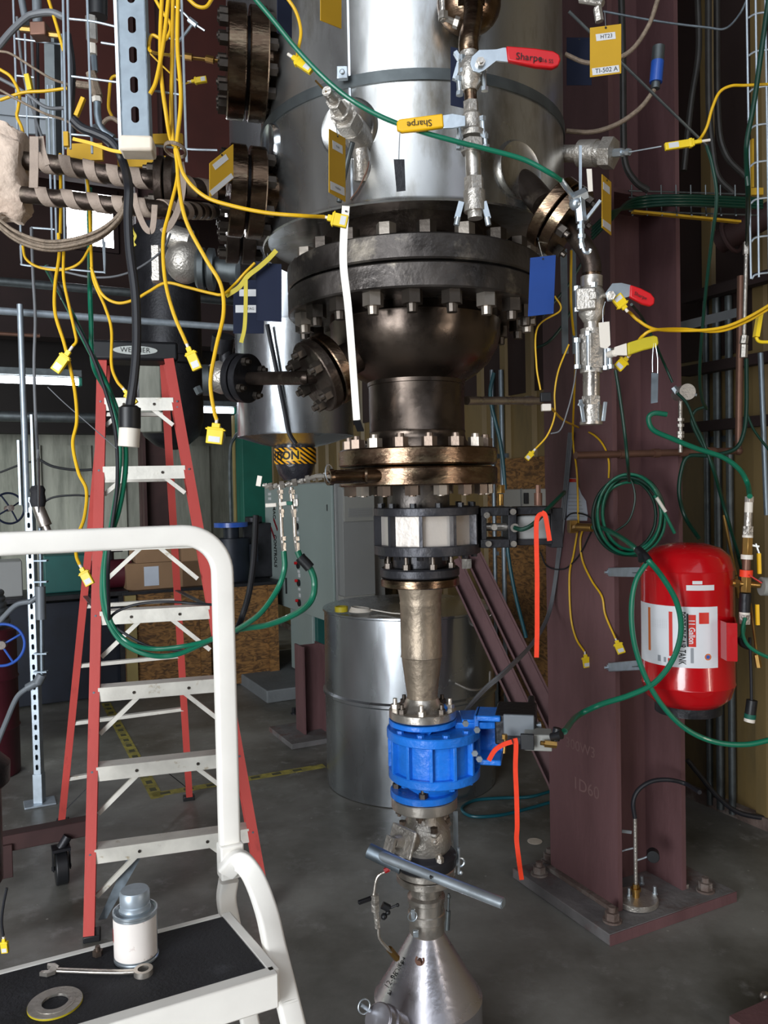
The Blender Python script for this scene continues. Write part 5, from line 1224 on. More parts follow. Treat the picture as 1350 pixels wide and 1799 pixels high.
# end panel with cooling unit
def PE(px, py): d_ = fw + RT * ((px - 675.0) / F_) - UP * ((py - 899.5) / F_); o_ = cabn - VA * .01; return CAMP + d_ * ((o_ - CAMP).dot(VA) / d_.dot(VA))
def ebox(x0, y0, x1, y1, t, m, nm, par=None, bevel=.003):
    a, b = PE(x0, y0), PE(x1, y1); mb = MB(); mb.box((a + b) / 2 - VA * t / 2, (abs((b - a).dot(UA)), t, abs(a.z - b.z)), (UA, VA, ZA)); return put(nm, mb, m, par or cab, bevel)
cool = ebox(593, 855, 652, 1068, .09, 'cabinet_side', 'cooling_unit')
ebox(594, 860, 648, 914, .11, 'cabinet_vent', 'vent_cover', cool); ebox(594, 1046, 650, 1066, .10, 'cabinet_vent', 'vent_cover', cool)
for k in range(4): ebox(602, 893 + k * 4, 643, 895 + k * 4, .115, 'cabinet_side', 'louvre', cool, 0)
# lower cabinet
lo_n = PDr(543, 1100); 
lb = thing('lower_cabinet', 'plain grey-green lower cabinet under the control cabinet, on the concrete pad', 'cabinet', V((lo_n.x, lo_n.y, 0)))
o_ = V((lo_n.x, lo_n.y, 0)) + UA * .03
mb = MB(); mb.box(o_ + VA * .26 + UA * .18 + ZA * (.115 + zb1) / 2, (.36, .52, zb1 - .115), (UA, VA, ZA)); put('cabinet_body', mb, 'cabinet_grey', lb, .004)
mb = MB(); q = o_ - VA * .035 + UA * .17; mb.box(q + ZA * .38, (.30, .06, .52), (UA, VA, ZA)); put('side_bracket', mb, 'teal_box', lb, .003)
for z in (.15, .35, .52):
    mb = MB(); p = q - UA * .02 - VA * .03 + ZA * z; mb.cyl(p - VA * .04, p, .022, n=14); mb.hexa(p - VA * .06, p - VA * .04, .018); put('clamp', mb, 'zinc', lb)
mb = MB(); pe = PZ(455, 1205, .10); mb.box(V((pe.x, pe.y, 0)) + UA * .55 + VA * .55 + ZA * .05, (1.1, 1.5, .10), (UA, VA, ZA)); solo('equipment_pad', mb, 'pad_concrete', 'low concrete pad on the floor under the grey cabinets', 'pad', bevel=.01)
# short brown post with base plate in front of the cabinet
bp_ = PZ(562, 1300, .03)
ps = thing('short_post', 'short brown steel post on a bolted plate, left of the silver floor tank', 'post', V((bp_.x, bp_.y, 0)))
mb = MB(); mb.box(V((bp_.x, bp_.y, .018)) + UA * -.02 + VA * .22, (.36, .46, .035), (UA, VA, ZA)); put('base_plate', mb, 'plate_dusty', ps, .003)
mb = MB(); q = V((bp_.x, bp_.y, 0)) + VA * .22 + UA * .03; mb.box(q + ZA * .33, (.15, .012, .6), (UA, VA, ZA)); mb.box(q + ZA * .33 - UA * .075, (.012, .16, .6), (UA, VA, ZA)); mb.box(q + ZA * .33 + UA * .075, (.012, .16, .6), (UA, VA, ZA)); put('post_section', mb, 'brown_primer', ps)
mb = MB(); p = PZ(518, 1254, .035); mb.cyl(p, p + UZ * .01, .03, n=16); mb.hexa(p, p + UZ * .045, .022); put('anchor_bolt', mb, 'black_iron', ps)

# ------------------------------------------------------------------ OSB crate, cardboard boxes, bench and machinery
a0, a1 = PZ(246, 1199, 0), PZ(490, 1196, 0)
cr_ = thing('osb_crate', 'large chipboard crate on the floor behind the red stepladder', 'crate', (a0 + a1) / 2)
wdir = UA; cw = 1.30; o_ = V((a1.x, a1.y, 0)); hgt = .84
mb = MB(); mb.box(o_ - UA * cw / 2 + VA * .45 + ZA * (hgt / 2 + .02), (cw, .9, hgt), (UA, VA, ZA)); put('crate_panels', mb, 'osb', cr_)
for u_ in (0.045, cw / 2, cw - .045):
    mb = MB(); mb.box(o_ - UA * u_ - VA * .02 + ZA * (hgt / 2 + .02), (.085, .035, hgt), (UA, VA, ZA)); put('batten', mb, 'beige_trim' if u_ > 1 else 'osb', cr_)
mb = MB(); mb.box(o_ - UA * cw / 2 + VA * .45 + ZA * (hgt + .035), (cw + .04, .94, .025), (UA, VA, ZA)); put('lid', mb, 'black_iron', cr_)
ct = hgt + .048
def carton(px, w, dpt, h, z, label, rot=0, flap=False):
    # stands on the crate; px is its left front corner as seen
    d_ = o_ - VA * 0.0; s_ = None
    # find u along the crate front for this pixel column
    dd = fw + RT * ((px - 675.0) / F_) - UP * ((1000 - 899.5) / F_); fr = o_ + VA * .06; t_ = (fr - CAMP).dot(VA) / dd.dot(VA); q = CAMP + dd * t_
    root = thing('cardboard_box', label, 'box', V((q.x, q.y, z)), 'cartons on the chipboard crate')
    c = V((q.x, q.y, z)) + UA * w / 2 + VA * dpt / 2
    mb = MB(); mb.box(c + ZA * h / 2, (w, dpt, h), (UA, VA, ZA)); put('carton', mb, 'cardboard', root, .003)
    return root, c, q
r1, c1_, q1_ = carton(222, .62, .40, .22, ct, 'long flat cardboard box with a white sheet, lying on the chipboard crate')
mb = MB(); mb.box(V((q1_.x, q1_.y, ct + .11)) + UA * .20 - VA * .002, (.12, .002, .16), (UA, VA, ZA)); put('white_sheet', mb, 'paper_form', r1)
r2, c2_, q2_ = carton(240, .30, .34, .13, ct + .222, 'small open cardboard box on top of the long flat box')
mb = MB(); mb.poly([c2_ + ZA * .13 - UA * .15 - VA * .17, c2_ + ZA * .13 + UA * .15 - VA * .17, c2_ + ZA * .20 + UA * .17 - VA * .24, c2_ + ZA * .20 - UA * .13 - VA * .24], .005); put('flap', mb, 'cardboard', r2)
r3, c3_, q3_ = carton(320, .22, .30, .36, ct, 'upright cardboard box beside the right red ladder rail')
# bench with tools
bn = P(60, 1040, 6.2); bo = V((bn.x, bn.y, 0))
bh = .90
bch = thing('workbench', 'black metal workbench in the dark background left of the stepladder', 'bench', bo)
bq = V((P(225, 1000, 6.6).x, 6.6, 0))
mb = MB(); mb.box(bq - UA * .9 + VA * .3 + ZA * (bh - .02), (1.8, .6, .04), (UA, VA, ZA)); put('bench_top', mb, 'black_iron', bch, .004)
mb = MB(); mb.box(bq - UA * .9 + VA * .35 + ZA * .43, (1.7, .45, .80), (UA, VA, ZA)); put('bench_cabinet', mb, 'navy_machine', bch, .004)
for u_ in (.05, 1.75):
    for v_ in (.05, .55): mb = MB(); mb.box(bq - UA * u_ + VA * v_ + ZA * .43, (.05, .05, .86), (UA, VA, ZA)); put('leg', mb, 'black_iron', bch)
mb = MB(); q = bq - UA * .93 + VA * .25 + ZA * (bh + .001); mb.box(q + ZA * .14, (.30, .30, .28), (UA, VA, ZA)); solo('instrument_box', mb, 'cabinet_side', 'pale grey box standing on the dark workbench behind the slotted post', 'box', bevel=.01)
mb = MB(); q = bq - UA * .45 + VA * .30 + ZA * (bh + .001); mb.box(q + ZA * .15, (.34, .26, .30), (UA, VA, ZA)); solo('tool_case', mb, 'teal_box', 'dark teal case standing on the workbench beside the grey box', 'case', bevel=.01)
rd = thing('red_machine', 'dark red pump housing on the bench behind the left red ladder rails', 'machine', bq - UA * .05 + ZA * bh)
q = bq - UA * .10 + VA * .25 + ZA * bh
mb = MB(); mb.cyl(q + ZA * .12 - UA * .16, q + ZA * .12 + UA * .16, .12, n=28); put('housing', mb, 'maroon_drum', rd); mb = MB(); mb.cyl(q + ZA * .24, q + ZA * .40, .03, n=14); mb.sphere(q + ZA * .42, .06, 14); mb.cyl(q + ZA * .32 - UA * .12, q + ZA * .32 + UA * .10, .02, n=12); put('fittings', mb, 'black_iron', rd)
# motors right of the ladder
mo = thing('motor_stack', 'dark navy electric motor with a flat blue flange top, on the crate', 'motor', P(415, 1010, 7.3))
q = V((P(408, 1000, 7.3).x, 7.3, ct))
mb = MB(); mb.cyl(q, q + ZA * .38, .16, n=32); mb.cyl(q + ZA * .38, q + ZA * .48, .07, n=20); mb.box(q + UA * .16 + ZA * .24, (.12, .16, .16), (UA, VA, ZA)); put('motor_body', mb, 'navy_machine', mo)
mb = MB(); mb.cyl(q + ZA * .48, q + ZA * .52, .15, n=32); put('blue_flange', mb, 'handwheel_blue', mo)
mb = MB(); q = V((P(448, 1000, 7.6).x, 7.6, ct)); mb.box(q + ZA * .25, (.30, .3, .5), (UA, VA, ZA)); mb.cyl(q + ZA * .5, q + ZA * .56, .08, n=20); solo('gearbox', mb, 'black_iron', 'black boxy gearbox on the crate between the motor and the control cabinet', 'machine', bevel=.01)
# far corner: green panel and beige trim
q = V((P(447, 850, 8.6).x, 8.6, 0)); mb = MB(); mb.box(q + ZA * 1.25, (.32, .25, 2.5), (UA, VA, ZA)); solo('green_locker', mb, 'trim_green', 'tall green metal locker in the far corner left of the control cabinet', 'locker', bevel=.006)
q = V((P(421, 850, 8.8).x, 8.8, 0)); mb = MB(); mb.box(q + ZA * 1.25, (.12, .08, 2.5), (UA, VA, ZA)); struct('trim_1', mb, 'beige_trim')
q = V((P(405, 850, 8.5).x, 8.5, 0)); mb = MB(); mb.tube([q + ZA * .9, q + ZA * 2.0, q + ZA * 2.25 + UA * .06, q + ZA * 2.35 + UA * .2], .018, 10); solo('conduit', mb, 'galvanized_dull', 'bent grey conduit beside the beige trim in the far corner', 'pipe')

mat('girder_shade_black', '#15100f', 0.9, 0.0, 0.3, 2)
mat('red_girder', '#4a211b', 0.7, 0.0, 0.2, 2)
# ------------------------------------------------------------------ overhead structure in the background
def pv(px, py, v0):  # point on the plane v = v0 (parallel to the back wall)
    d_ = fw + RT * ((px - 675.0) / F_) - UP * ((py - 899.5) / F_); return CAMP + d_ * ((v0 - CAMP.dot(VA)) / d_.dot(VA))
def ubeam(py, v0, h, d_, m, px0=-200, px1=560):
    a, b = pv(px0, py, v0), pv(px1, py, v0); z = pv(200, py, v0).z; mb = MB(); mb.box(V(((a.x + b.x) / 2, (a.y + b.y) / 2, z)), ((b - a).length, d_, h), (UA, VA, ZA)); return mb
struct('beam_1', ubeam(560, 9.6, .55, .3, 'girder_dark'), 'girder_dark')
struct('beam_2', ubeam(672, 10.2, 1.25, .2, 'girder_dark', -260, 408), 'girder_shade_black')  # deepened and coloured near-black: painted shade over the upper back wall
struct('beam_3', ubeam(118, 9.3, 2.5, .3, 'girder_dark', -200, 600), 'red_girder')
for i, px in enumerate((272,)):
    q = pv(px, 800, 9.2); mb = MB(); mb.box(V((q.x, q.y, 3.7)), (.32, .04, 7.4), (UA, VA, ZA)); mb.box(V((q.x, q.y, 3.7)) - UA * .14, (.03, .30, 7.4), (UA, VA, ZA)); mb.box(V((q.x, q.y, 3.7)) + UA * .14, (.03, .30, 7.4), (UA, VA, ZA)); solo('rear_column', mb, 'brown_dark', ('dark brown steel column seen through the stepladder', 'dark brown steel column left of the silver rear vessel', 'dark brown steel column near the left edge of the background')[i], 'column')
for i, (py, v0, r_, m, nm) in enumerate(((503, 7.2, .035, 'galvanized_dull', 'dull upper pipe crossing the dark background just above the bright conduit'), (733, 8.5, .05, 'galvanized_dull', 'thick grey pipe low in the left background under the lamp'), (592, 8.4, .018, 'copper_pipe', 'thin brown pipe in the left background above the lamp'))):
    a, b = pv(-120, py, v0), pv(440 if i == 0 else (170 if i == 1 else 70), py, v0); z = pv(100, py, v0).z; a.z = b.z = z
    mb = MB(); mb.cyl(a, b, r_, n=14); solo('overhead_pipe', mb, m, nm, 'pipe')
def lampf(px, py, v0, L, label, lit=True):
    q = pv(px, py, v0); root = thing('fluorescent_lamp', label, 'lamp', q)
    mb = MB(); mb.box(q - UA * L / 2 + ZA * .07, (L, .14, .06), (UA, VA, ZA)); put('housing', mb, 'galvanized_dull', root, .004)
    mb = MB(); mb.cyl(q - UA * .03 - VA * .03, q - UA * (L - .03) - VA * .03, .032, n=16); put('tube', mb, 'lamp_tube', root)
    mb = MB(); mb.box(q - UA * .012, (.024, .10, .07), (UA, VA, ZA)); mb.box(q - UA * (L - .012), (.024, .10, .07), (UA, VA, ZA)); put('lamp_holder', mb, 'trim_green', root)
lampf(143, 672, 7.6, 1.25, 'lit fluorescent lamp hanging at the left edge of the background')
lampf(413, 722, 8.9, .45, 'short lit fluorescent lamp just left of the silver rear vessel')
# daylight window high in the back wall
a, b = pv(118, 428, BW - .03), pv(197, 345, BW - .03)
wmid = (a + b) / 2; ww = abs((b - a).dot(UA)); wh = abs(a.z - b.z)
win = bpy.data.objects.new('window_1', None); COL.objects.link(win); win.location = wmid; win['kind'] = 'structure'
mb = MB(); mb.box(wmid, (ww, .02, wh), (UA, VA, ZA)); put('pane', mb, 'daylight_glass', win)
mb = MB()
for s_ in (-1, 1): mb.box(wmid + UA * s_ * (ww / 2 + .03), (.06, .05, wh + .12), (UA, VA, ZA)); mb.box(wmid + ZA * s_ * (wh / 2 + .03), (ww, .05, .06), (UA, VA, ZA))
mb.box(wmid - VA * .015, (.03, .02, wh), (UA, VA, ZA)); put('frame', mb, 'girder_dark', win)
# dark hanging tank and pale duct seen behind the ladder
q = P(300, 700, 6.0); ht = thing('dark_hopper', 'dark round-bottomed vessel hanging behind the top of the stepladder', 'vessel', q)
mb = MB(); R_ = S(56, 6.0); mb.lathe(V((q.x, 6.0, zat(300, 790, 6.0))), UZ, [(.04, 0), (R_ * .5, .03), (R_ * .85, .10), (R_, .22), (R_, .60), (R_ * 1.12, .61), (R_ * 1.12, .66), (R_, .67), (R_, 1.6)], 48); put('shell', mb, 'black_iron', ht)
mb = MB(); c = P(268, 700, 5.6); mb.box(V((c.x, 5.6, (zat(268, 640, 5.6) + zat(268, 760, 5.6)) / 2)), (S(38, 5.6), .12, zat(268, 640, 5.6) - zat(268, 760, 5.6))); solo('grey_duct', mb, 'concrete_wall', 'short grey duct piece seen between the stepladder rails under the cap', 'duct', bevel=.01)

# ------------------------------------------------------------------ slotted strut post at the left and its conduits
YS = 4.38
pb_ = PZ(70, 1412, 0); ptp = V((P(47, 560, pb_.y).x, pb_.y, 0)); ptop_z = zat(50, 545, pb_.y)
sx_ = pb_.x
post = thing('slotted_post', 'galvanized slotted strut post standing on a small foot plate at the left', 'post', V((sx_, pb_.y, 0)))
def slotted(p0, L, w, dpt, slot_w, slot_h, pitch, rx, ru, start=0.02):
    # channel with real slots in its front web; p0 bottom centre of the front face, rx right, ru up
    mb = MB(); nrm = rx.cross(ru).normalized(); 
    if nrm.y > 0: nrm = -nrm
    k = int((L - start) / pitch); K = 12
    def oval(cz):
        o = []
        for i in range(K):
            a = 2 * PI * (i + .5) / K; cxx = slot_w / 2 * math.cos(a); czz = slot_w / 2 * math.sin(a) + (slot_h - slot_w) / 2 * (1 if math.sin(a) > 0 else -1); o.append(p0 + rx * cxx + ru * (cz + czz))
        return o
    def rect(cz):
        o = []
        for i in range(K):
            a = 2 * PI * (i + .5) / K; c_, s_ = math.cos(a), math.sin(a); f = 1 / max(abs(c_), abs(s_)); o.append(p0 + rx * (w / 2 * max(-1, min(1, c_ * f))) + ru * (cz + pitch / 2 * max(-1, min(1, s_ * f))))
        return o
    for i in range(k):
        cz = start + pitch * (i + .5); mb.add(oval(cz) + rect(cz), [(j, (j + 1) % K, K + (j + 1) % K, K + j) for j in range(K)])
    top = start + pitch * k
    for z0, z1 in ((0, start), (top, L)):
        if z1 - z0 > 1e-4: mb.add([p0 - rx * w / 2 + ru * z0, p0 + rx * w / 2 + ru * z0, p0 + rx * w / 2 + ru * z1, p0 - rx * w / 2 + ru * z1], [(0, 1, 2, 3)])
    for s_ in (-1, 1):
        mb.box(p0 + rx * s_ * (w / 2 - .001) - nrm * dpt / 2 + ru * L / 2, (.0024, dpt, L), (rx, nrm, ru)); mb.box(p0 + rx * s_ * (w / 2 - .006) - nrm * (dpt - .001) + ru * L / 2, (.012, .0024, L), (rx, nrm, ru))
    return mb
PL_ = zat(60, 970, pb_.y) + .2
put('slotted_channel', slotted(V((sx_, pb_.y - .02, .02)), zat(58, 880, pb_.y), .042, .042, .016, .030, .055, V((1, 0, 0)), UZ, .16), 'strut_bright', post)
mb = MB(); mb.box(V((sx_, pb_.y, .006)), (.16, .12, .010), (UA, VA, ZA)); mb.box(V((sx_, pb_.y, .09)), (.05, .05, .16)); put('foot_plate', mb, 'strut_bright', post, .002)
mb = MB(); mb.tube([V((sx_ - .01, pb_.y - .01, zat(58, 900, pb_.y))), V((sx_ - .012, pb_.y - .01, ptop_z + .03))], .016, 12, False); mb.box(V((sx_ + .03, pb_.y, zat(58, 810, pb_.y))), (.012, .03, .5)); mb.box(V((sx_ - .045, pb_.y, zat(50, 830, pb_.y))), (.012, .03, .35)); put('upper_tube', mb, 'strut_bright', post)
mb = MB(); a, b = P(-30, 544, pb_.y), P(415, 575, pb_.y + 2.1); z = a.z; 
b = V((a.x, a.y, 0)) + UA * 3.2; b.z = z; mb.cyl(a, b, .020, n=14); solo('conduit', mb, 'strut_bright', 'long bright horizontal conduit crossing the left background on the slotted post', 'pipe')
# electrical conduit beside the post
cdt = thing('wall_conduit', 'grey conduit with junction fittings clamped along the slotted post', 'pipe', V((sx_ + .05, pb_.y - .04, .6)))
Yc = pb_.y - .03
mb = MB(); mb.tube(path([(70, 900, Yc), (72, 1000), (73, 1090), (74, 1195)]), .011, 12, False); put('tube', mb, 'galvanized', cdt)
mb = MB(); mb.cyl(P(71, 1030, Yc), P(72, 1088, Yc), .026, n=16); mb.cyl(P(71, 1045, Yc), P(52, 1058, Yc), .014, n=12); put('junction_body', mb, 'grey_duct', cdt)
mb = MB(); mb.cyl(P(74, 1184, Yc), P(66, 1200, Yc), .026, n=16); mb.cyl(P(70, 1196, Yc), P(48, 1208, Yc), .022, n=14); put('elbow_body', mb, 'grey_duct', cdt)
for py in (985, 1022, 1148, 1180):
    mb = MB(); mb.box(P(72, py, Yc - .01), (.07, .03, .008)); put('clamp', mb, 'galvanized', cdt)
hose('flex_conduit', [(52, 1057, Yc), (30, 1062), (10, 1080), (-15, 1110)], .014, 'grey_duct', 'upper grey flexible conduit curving left from the slotted post', 'hose')
hose('flex_conduit', [(50, 1207, Yc), (30, 1225), (12, 1265), (-6, 1310)], .014, 'grey_duct', 'lower grey flexible conduit curving down left from the slotted post', 'hose')
# black-gloved reducer fitting
rf_ = thing('pipe_coupling', 'steel coupling with a black fabric boot tied to the slotted post', 'coupling', P(78, 930, Yc))
mb = MB(); mb.cyl(P(66, 888, Yc - .05), P(80, 924, Yc - .05), .030, .034, 20); mb.cyl(P(80, 924, Yc - .05), P(84, 934, Yc - .05), .020, n=16); put('coupling_body', mb, 'stainless', rf_)
mb = MB(); mb.lathe(P(67, 890, Yc - .05), UZ, [(.034, 0), (.042, .03), (.036, .07), (.040, .09), (.030, .11), (.001, .115)], 14); put('black_boot', mb, 'black_grip', rf_)
def handwheel(px, py, Y, r_, d_, m, label, n=4):
    c = P(px, py, Y); root = thing('handwheel', label, 'handwheel', c); mb = MB(); mb.torus(c, d_, r_, r_ * .07, 44, 10); put('rim', mb, m, root)
    x, y, d = basis(d_)
    for i in range(n):
        a = 2 * PI * i / n + .5; e_ = c + (x * math.cos(a) + y * math.sin(a)) * r_; mb = MB(); mb.tube([c + d * .015, (c + e_) / 2 + d * .01, e_], r_ * .055, 8); put('spoke', mb, m, root)
    mb = MB(); mb.cyl(c - d * .03, c + d * .03, r_ * .2, n=18); put('hub', mb, 'rust_dirt', root)
handwheel(4, 1133, 3.6, .092, (.3, -1, .1), 'handwheel_blue', 'bright blue valve handwheel cut off by the left edge')
handwheel(16, 893, 5.2, .098, (.75, -.6, .1), 'navy_tag', 'small dark blue handwheel higher at the left edge')
# drum and grey corrugated hose on it, far left
dr_ = thing('maroon_drum', 'dark maroon steel drum standing at the left edge behind the blue handwheel', 'drum', V((P(-30, 1300, 4.9).x, 4.9, 0)))
o_ = V((P(-28, 1300, 4.9).x, 4.9, 0)); mb = MB(); mb.lathe(o_, UZ, [(.19, 0), (.2, .01), (.2, .28), (.207, .29), (.2, .30), (.2, .58), (.207, .59), (.2, .6), (.2, .88), (.19, .89), (.001, .88)], 40); put('drum_shell', mb, 'maroon_drum', dr_)
mb = MB(); c = o_ + UZ * .895
for k in range(6): mb.torus(c + UZ * (.03 + .035 * k), UZ, .15 - .006 * k, .021, 36, 10)
solo('corrugated_hose', mb, 'grey_duct', 'coiled grey corrugated hose lying on the maroon drum', 'hose')
# cart with caster
ca = thing('caster_cart', 'low dark steel cart beam on a black caster wheel behind the stepladder foot', 'cart', PZ(110, 1553, 0))
w0 = PZ(109, 1552, 0); zc_ = .185
mb = MB(); e0 = V((w0.x + .10, w0.y + .10, zc_ + .03)); mb.box(e0 - UA * .45, (.9, .07, .07), (UA, VA, ZA)); put('cart_beam', mb, 'brown_dark', ca, .004)
mb = MB(); mb.box(e0 - UA * .36 - ZA * .07 - VA * .03, (.07, .04, .14), (UA, VA, ZA)); put('bracket', mb, 'brown_dark', ca, .003)
mb = MB(); wc_ = w0 + ZA * .072; mb.cyl(wc_ - UA * .026, wc_ + UA * .026, .072, n=32); put('wheel', mb, 'black_plastic', ca, .006)
mb = MB()
for s_ in (-1, 1): mb.box(wc_ + UA * s_ * .034 + ZA * .04, (.005, .05, .09), (UA, VA, ZA))
mb.box(wc_ + ZA * .085, (.075, .07, .012), (UA, VA, ZA)); mb.cyl(wc_ - UA * .04, wc_ + UA * .04, .009, n=12); mb.cyl(wc_ + ZA * .085, wc_ + ZA * .13 + UA * .03, .02, n=12); put('fork', mb, 'black_iron', ca)
for dx_ in (.75,):
    w2_ = w0 - UA * dx_ + ZA * .062; mb = MB(); mb.cyl(w2_ - UA * .022, w2_ + UA * .022, .062, n=32); put('wheel', mb, 'black_plastic', ca, .006); mb = MB(); mb.box(w2_ + ZA * .09, (.05, .05, .1), (UA, VA, ZA)); put('fork', mb, 'black_iron', ca)
# dark cylinder cropped at the left edge
q = P(-66, 1470, 2.25); dk = thing('dark_cylinder', 'dark rounded steel cylinder cut off by the left edge beside the black deck', 'tank', V((q.x, 2.25, 0)))
R_ = S(64, 2.25); zb_ = zat(-40, 1570, 2.25); zt_ = zat(-40, 1330, 2.25)
mb = MB(); mb.lathe(V((q.x, 2.25, zb_)), UZ, [(.02, -.04), (R_ * .7, -.02), (R_, .03), (R_ * 1.02, zt_ - zb_ - .1), (R_ * 1.25, zt_ - zb_ - .08), (R_ * 1.28, zt_ - zb_ - .03), (R_, zt_ - zb_), (.02, zt_ - zb_ + .02)], 48); put('shell', mb, 'black_iron', dk)
mb = MB(); mb.cyl(V((q.x, 2.25, 0)), V((q.x, 2.25, zb_)), .04, n=16); mb.cyl(V((q.x, 2.25, 0)), V((q.x, 2.25, .01)), .12, n=24); put('pedestal', mb, 'black_iron', dk)
tc_cable([(12, 1560, 2.1), (6, 1590), (3, 1620), (6, 1645)], 'short dark cable ending in a yellow plug at the lower left edge', m='black_cable', w=.018, h=.030)

# tape lines on the floor
def floor_tape(p0, p1, w, label):
    a, b = PZ(p0[0], p0[1], .0015), PZ(p1[0], p1[1], .0015); d_ = (b - a).normalized(); s_ = ZA.cross(d_) * w / 2
    mb = MB(); mb.poly([a - s_, b - s_, b + s_, a + s_], .001, ZA); r_ = solo('floor_tape', mb, 'floor_yellow', label, 'tape'); n = int((b - a).length / .13)
    for i in range(n):
        c = a + d_ * (.07 + .13 * i); mb = MB(); mb.box(c + ZA * .0008, (.055, w * .5, .0006), (d_, ZA.cross(d_), ZA)); put('printed_mark', mb, 'floor_mark', r_)
mat('floor_yellow', '#a89c48', .6, 0, .25, 20, hex2='#7a7650', h2lo=.5, h2hi=.62, h2s=12); mat('floor_mark', '#55553c', .6)
floor_tape((186, 1235), (277, 1402), .07, 'worn yellow floor tape running away under the stepladder')
floor_tape((268, 1397), (570, 1345), .07, 'worn yellow floor tape running right towards the silver floor tank')
def CF(px, py, off=.012):     # a point on the outer face of the column flange
    d_ = fw + RT * ((px - 675.0) / F_) - UP * ((py - 899.5) / F_); o_ = colA - UA * off; return CAMP + d_ * ((o_ - CAMP).dot(UA) / d_.dot(UA))
# ------------------------------------------------------------------ sample manifold and green hoses on the left
mn = thing('sample_manifold', 'chain of steel fittings from the bottom flange to two sample tubes before the control cabinet', 'manifold', P(520, 850, 2.2))
YM = 2.12
mp_ = path([(586, 838, 2.04), (560, 836, 2.08), (540, 842, YM), (520, 848), (500, 852), (480, 855), (462, 852, YM)])
mb = MB(); mb.tube(mp_, .0055, 10); put('header_tube', mb, 'cast_stainless', mn)
fit0 = None
for i, (px, py, r_, L) in enumerate(((574, 838, .013, 9), (562, 838, .010, 7), (552, 840, .009, 6), (541, 842, .011, 7), (530, 846, .008, 6), (518, 848, .011, 8), (507, 851, .008, 6), (496, 852, .011, 8), (485, 854, .008, 6), (476, 855, .011, 7), (468, 854, .008, 5))):
    mb = MB(); mb.hexa(P(px - L / 2, py + .5, YM - .0), P(px + L / 2, py - 1, YM), r_); put('hex_fitting', mb, 'stainless' if i % 2 else 'cast_stainless', mn)
mb = MB(); mb.bar(P(457, 836, YM), P(454, 854, YM), .007, .012); put('valve_handle', mb, 'white_plastic', mn)
mb = MB(); mb.torus(P(579, 832, 2.03), (1, -.4, .1), .022, .0018, 28, 8); put('wire_ring', mb, 'zinc', mn)
for x0, x1, x2, hx, nm in ((492, 494, 499, 'l', 1), (512, 517, 523, 'r', 2)):
    mb = MB(); mb.tube(path([(x0, 856, YM), (x0 + 1, 880), (x1, 905), (x1 + 2, 945), (x2, 968)]), .0052, 12); tb2 = put('sample_tube', mb, 'stainless', mn)
    for py, r_ in ((864, .009), (873, .0065), (898, .008), (905, .0065), (946, .0085), (957, .0075), (964, .0065)):
        xx = x0 + (x2 - x0) * (py - 856) / 112.0; mb = MB(); mb.hexa(P(xx, py - 3.5, YM), P(xx + .4, py + 3.5, YM), r_); put('hex_nut', mb, 'stainless', tb2)
for a, b, m, nm in (((467, 888), (486, 887), 'white_plastic', 'valve_handle'), ((491, 886), (504, 884), 'white_plastic', 'valve_handle'), ((504, 884), (514, 884), 'trim_green', 'valve_grip'), ((516, 883), (524, 883), 'cast_stainless', 'valve_body')):
    mb = MB(); mb.bar(P(a[0], a[1], YM - .02), P(b[0], b[1], YM - .02), .012, .010 if nm != 'valve_body' else .02); put(nm, mb, m, mn, .001)
hose('green_sample_hose', [(499, 968, YM), (500, 1000), (488, 1035), (460, 1075, 2.2), (430, 1098, 2.3), (390, 1118, 2.45), (330, 1134, 2.55), (270, 1140), (225, 1128, 2.6), (196, 1095), (184, 1040), (185, 980), (196, 920), (207, 850), (211, 790), (204, 740), (188, 690), (164, 640, 2.5), (160, 560), (158, 500), (158, 440, 2.3), (157, 330, 2.2)], .0075, 'green_hose', 'green hose from the left sample tube looping through the stepladder, up to the cable tray', 'hose')
hose('green_sample_hose', [(523, 968, YM), (530, 982, YM), (546, 1000), (553, 1025), (547, 1055), (520, 1078, 2.2), (470, 1098, 2.3), (420, 1106, 2.4), (370, 1124, 2.5), (310, 1150, 2.6), (260, 1150), (215, 1128), (190, 1090), (180, 1040, 2.62), (186, 970), (208, 900), (220, 830), (219, 770), (205, 720), (185, 670), (150, 600, 2.5), (115, 530), (82, 470, 2.3)], .0085, 'green_hose', 'thicker green hose from the right sample tube joining the loop through the stepladder', 'hose')
mb = MB(); mb.tube(path([(528, 980, YM - .002), (538, 990), (545, 998)]), .014, 12); mb.ring(P(527, 978, YM), P(545, 998, YM) - P(527, 978, YM), .014, .009, .006, 18); solo('hose_connector', mb, 'black_plastic', 'black angled hose connector on the thicker green sample hose', 'connector')
hose('black_tube', [(388, 1120, 2.52), (330, 1142, 2.6), (265, 1136), (215, 1110), (195, 1090, 2.62), (205, 1075), (240, 1062), (290, 1057), (340, 1060), (395, 1064, 2.55)], .0045, 'black_cable', 'black thin tube curving with the green hoses through the stepladder', 'hose')
hose('black_tube', [(84, 466, 2.3), (110, 520), (130, 560, 2.45), (160, 620), (186, 690), (203, 760), (206, 850), (196, 930), (190, 1000), (192, 1090, 2.6)], .0055, 'black_cable', 'long black tube running down beside the green hoses in front of the ladder', 'hose')
hose('black_cable', [(450, 905, 4.2), (446, 980), (438, 1040), (425, 1085), (415, 1110, 4.1)], .016, 'black_cable', 'black cable hanging right of the white handrail before the chipboard crate', 'cable')

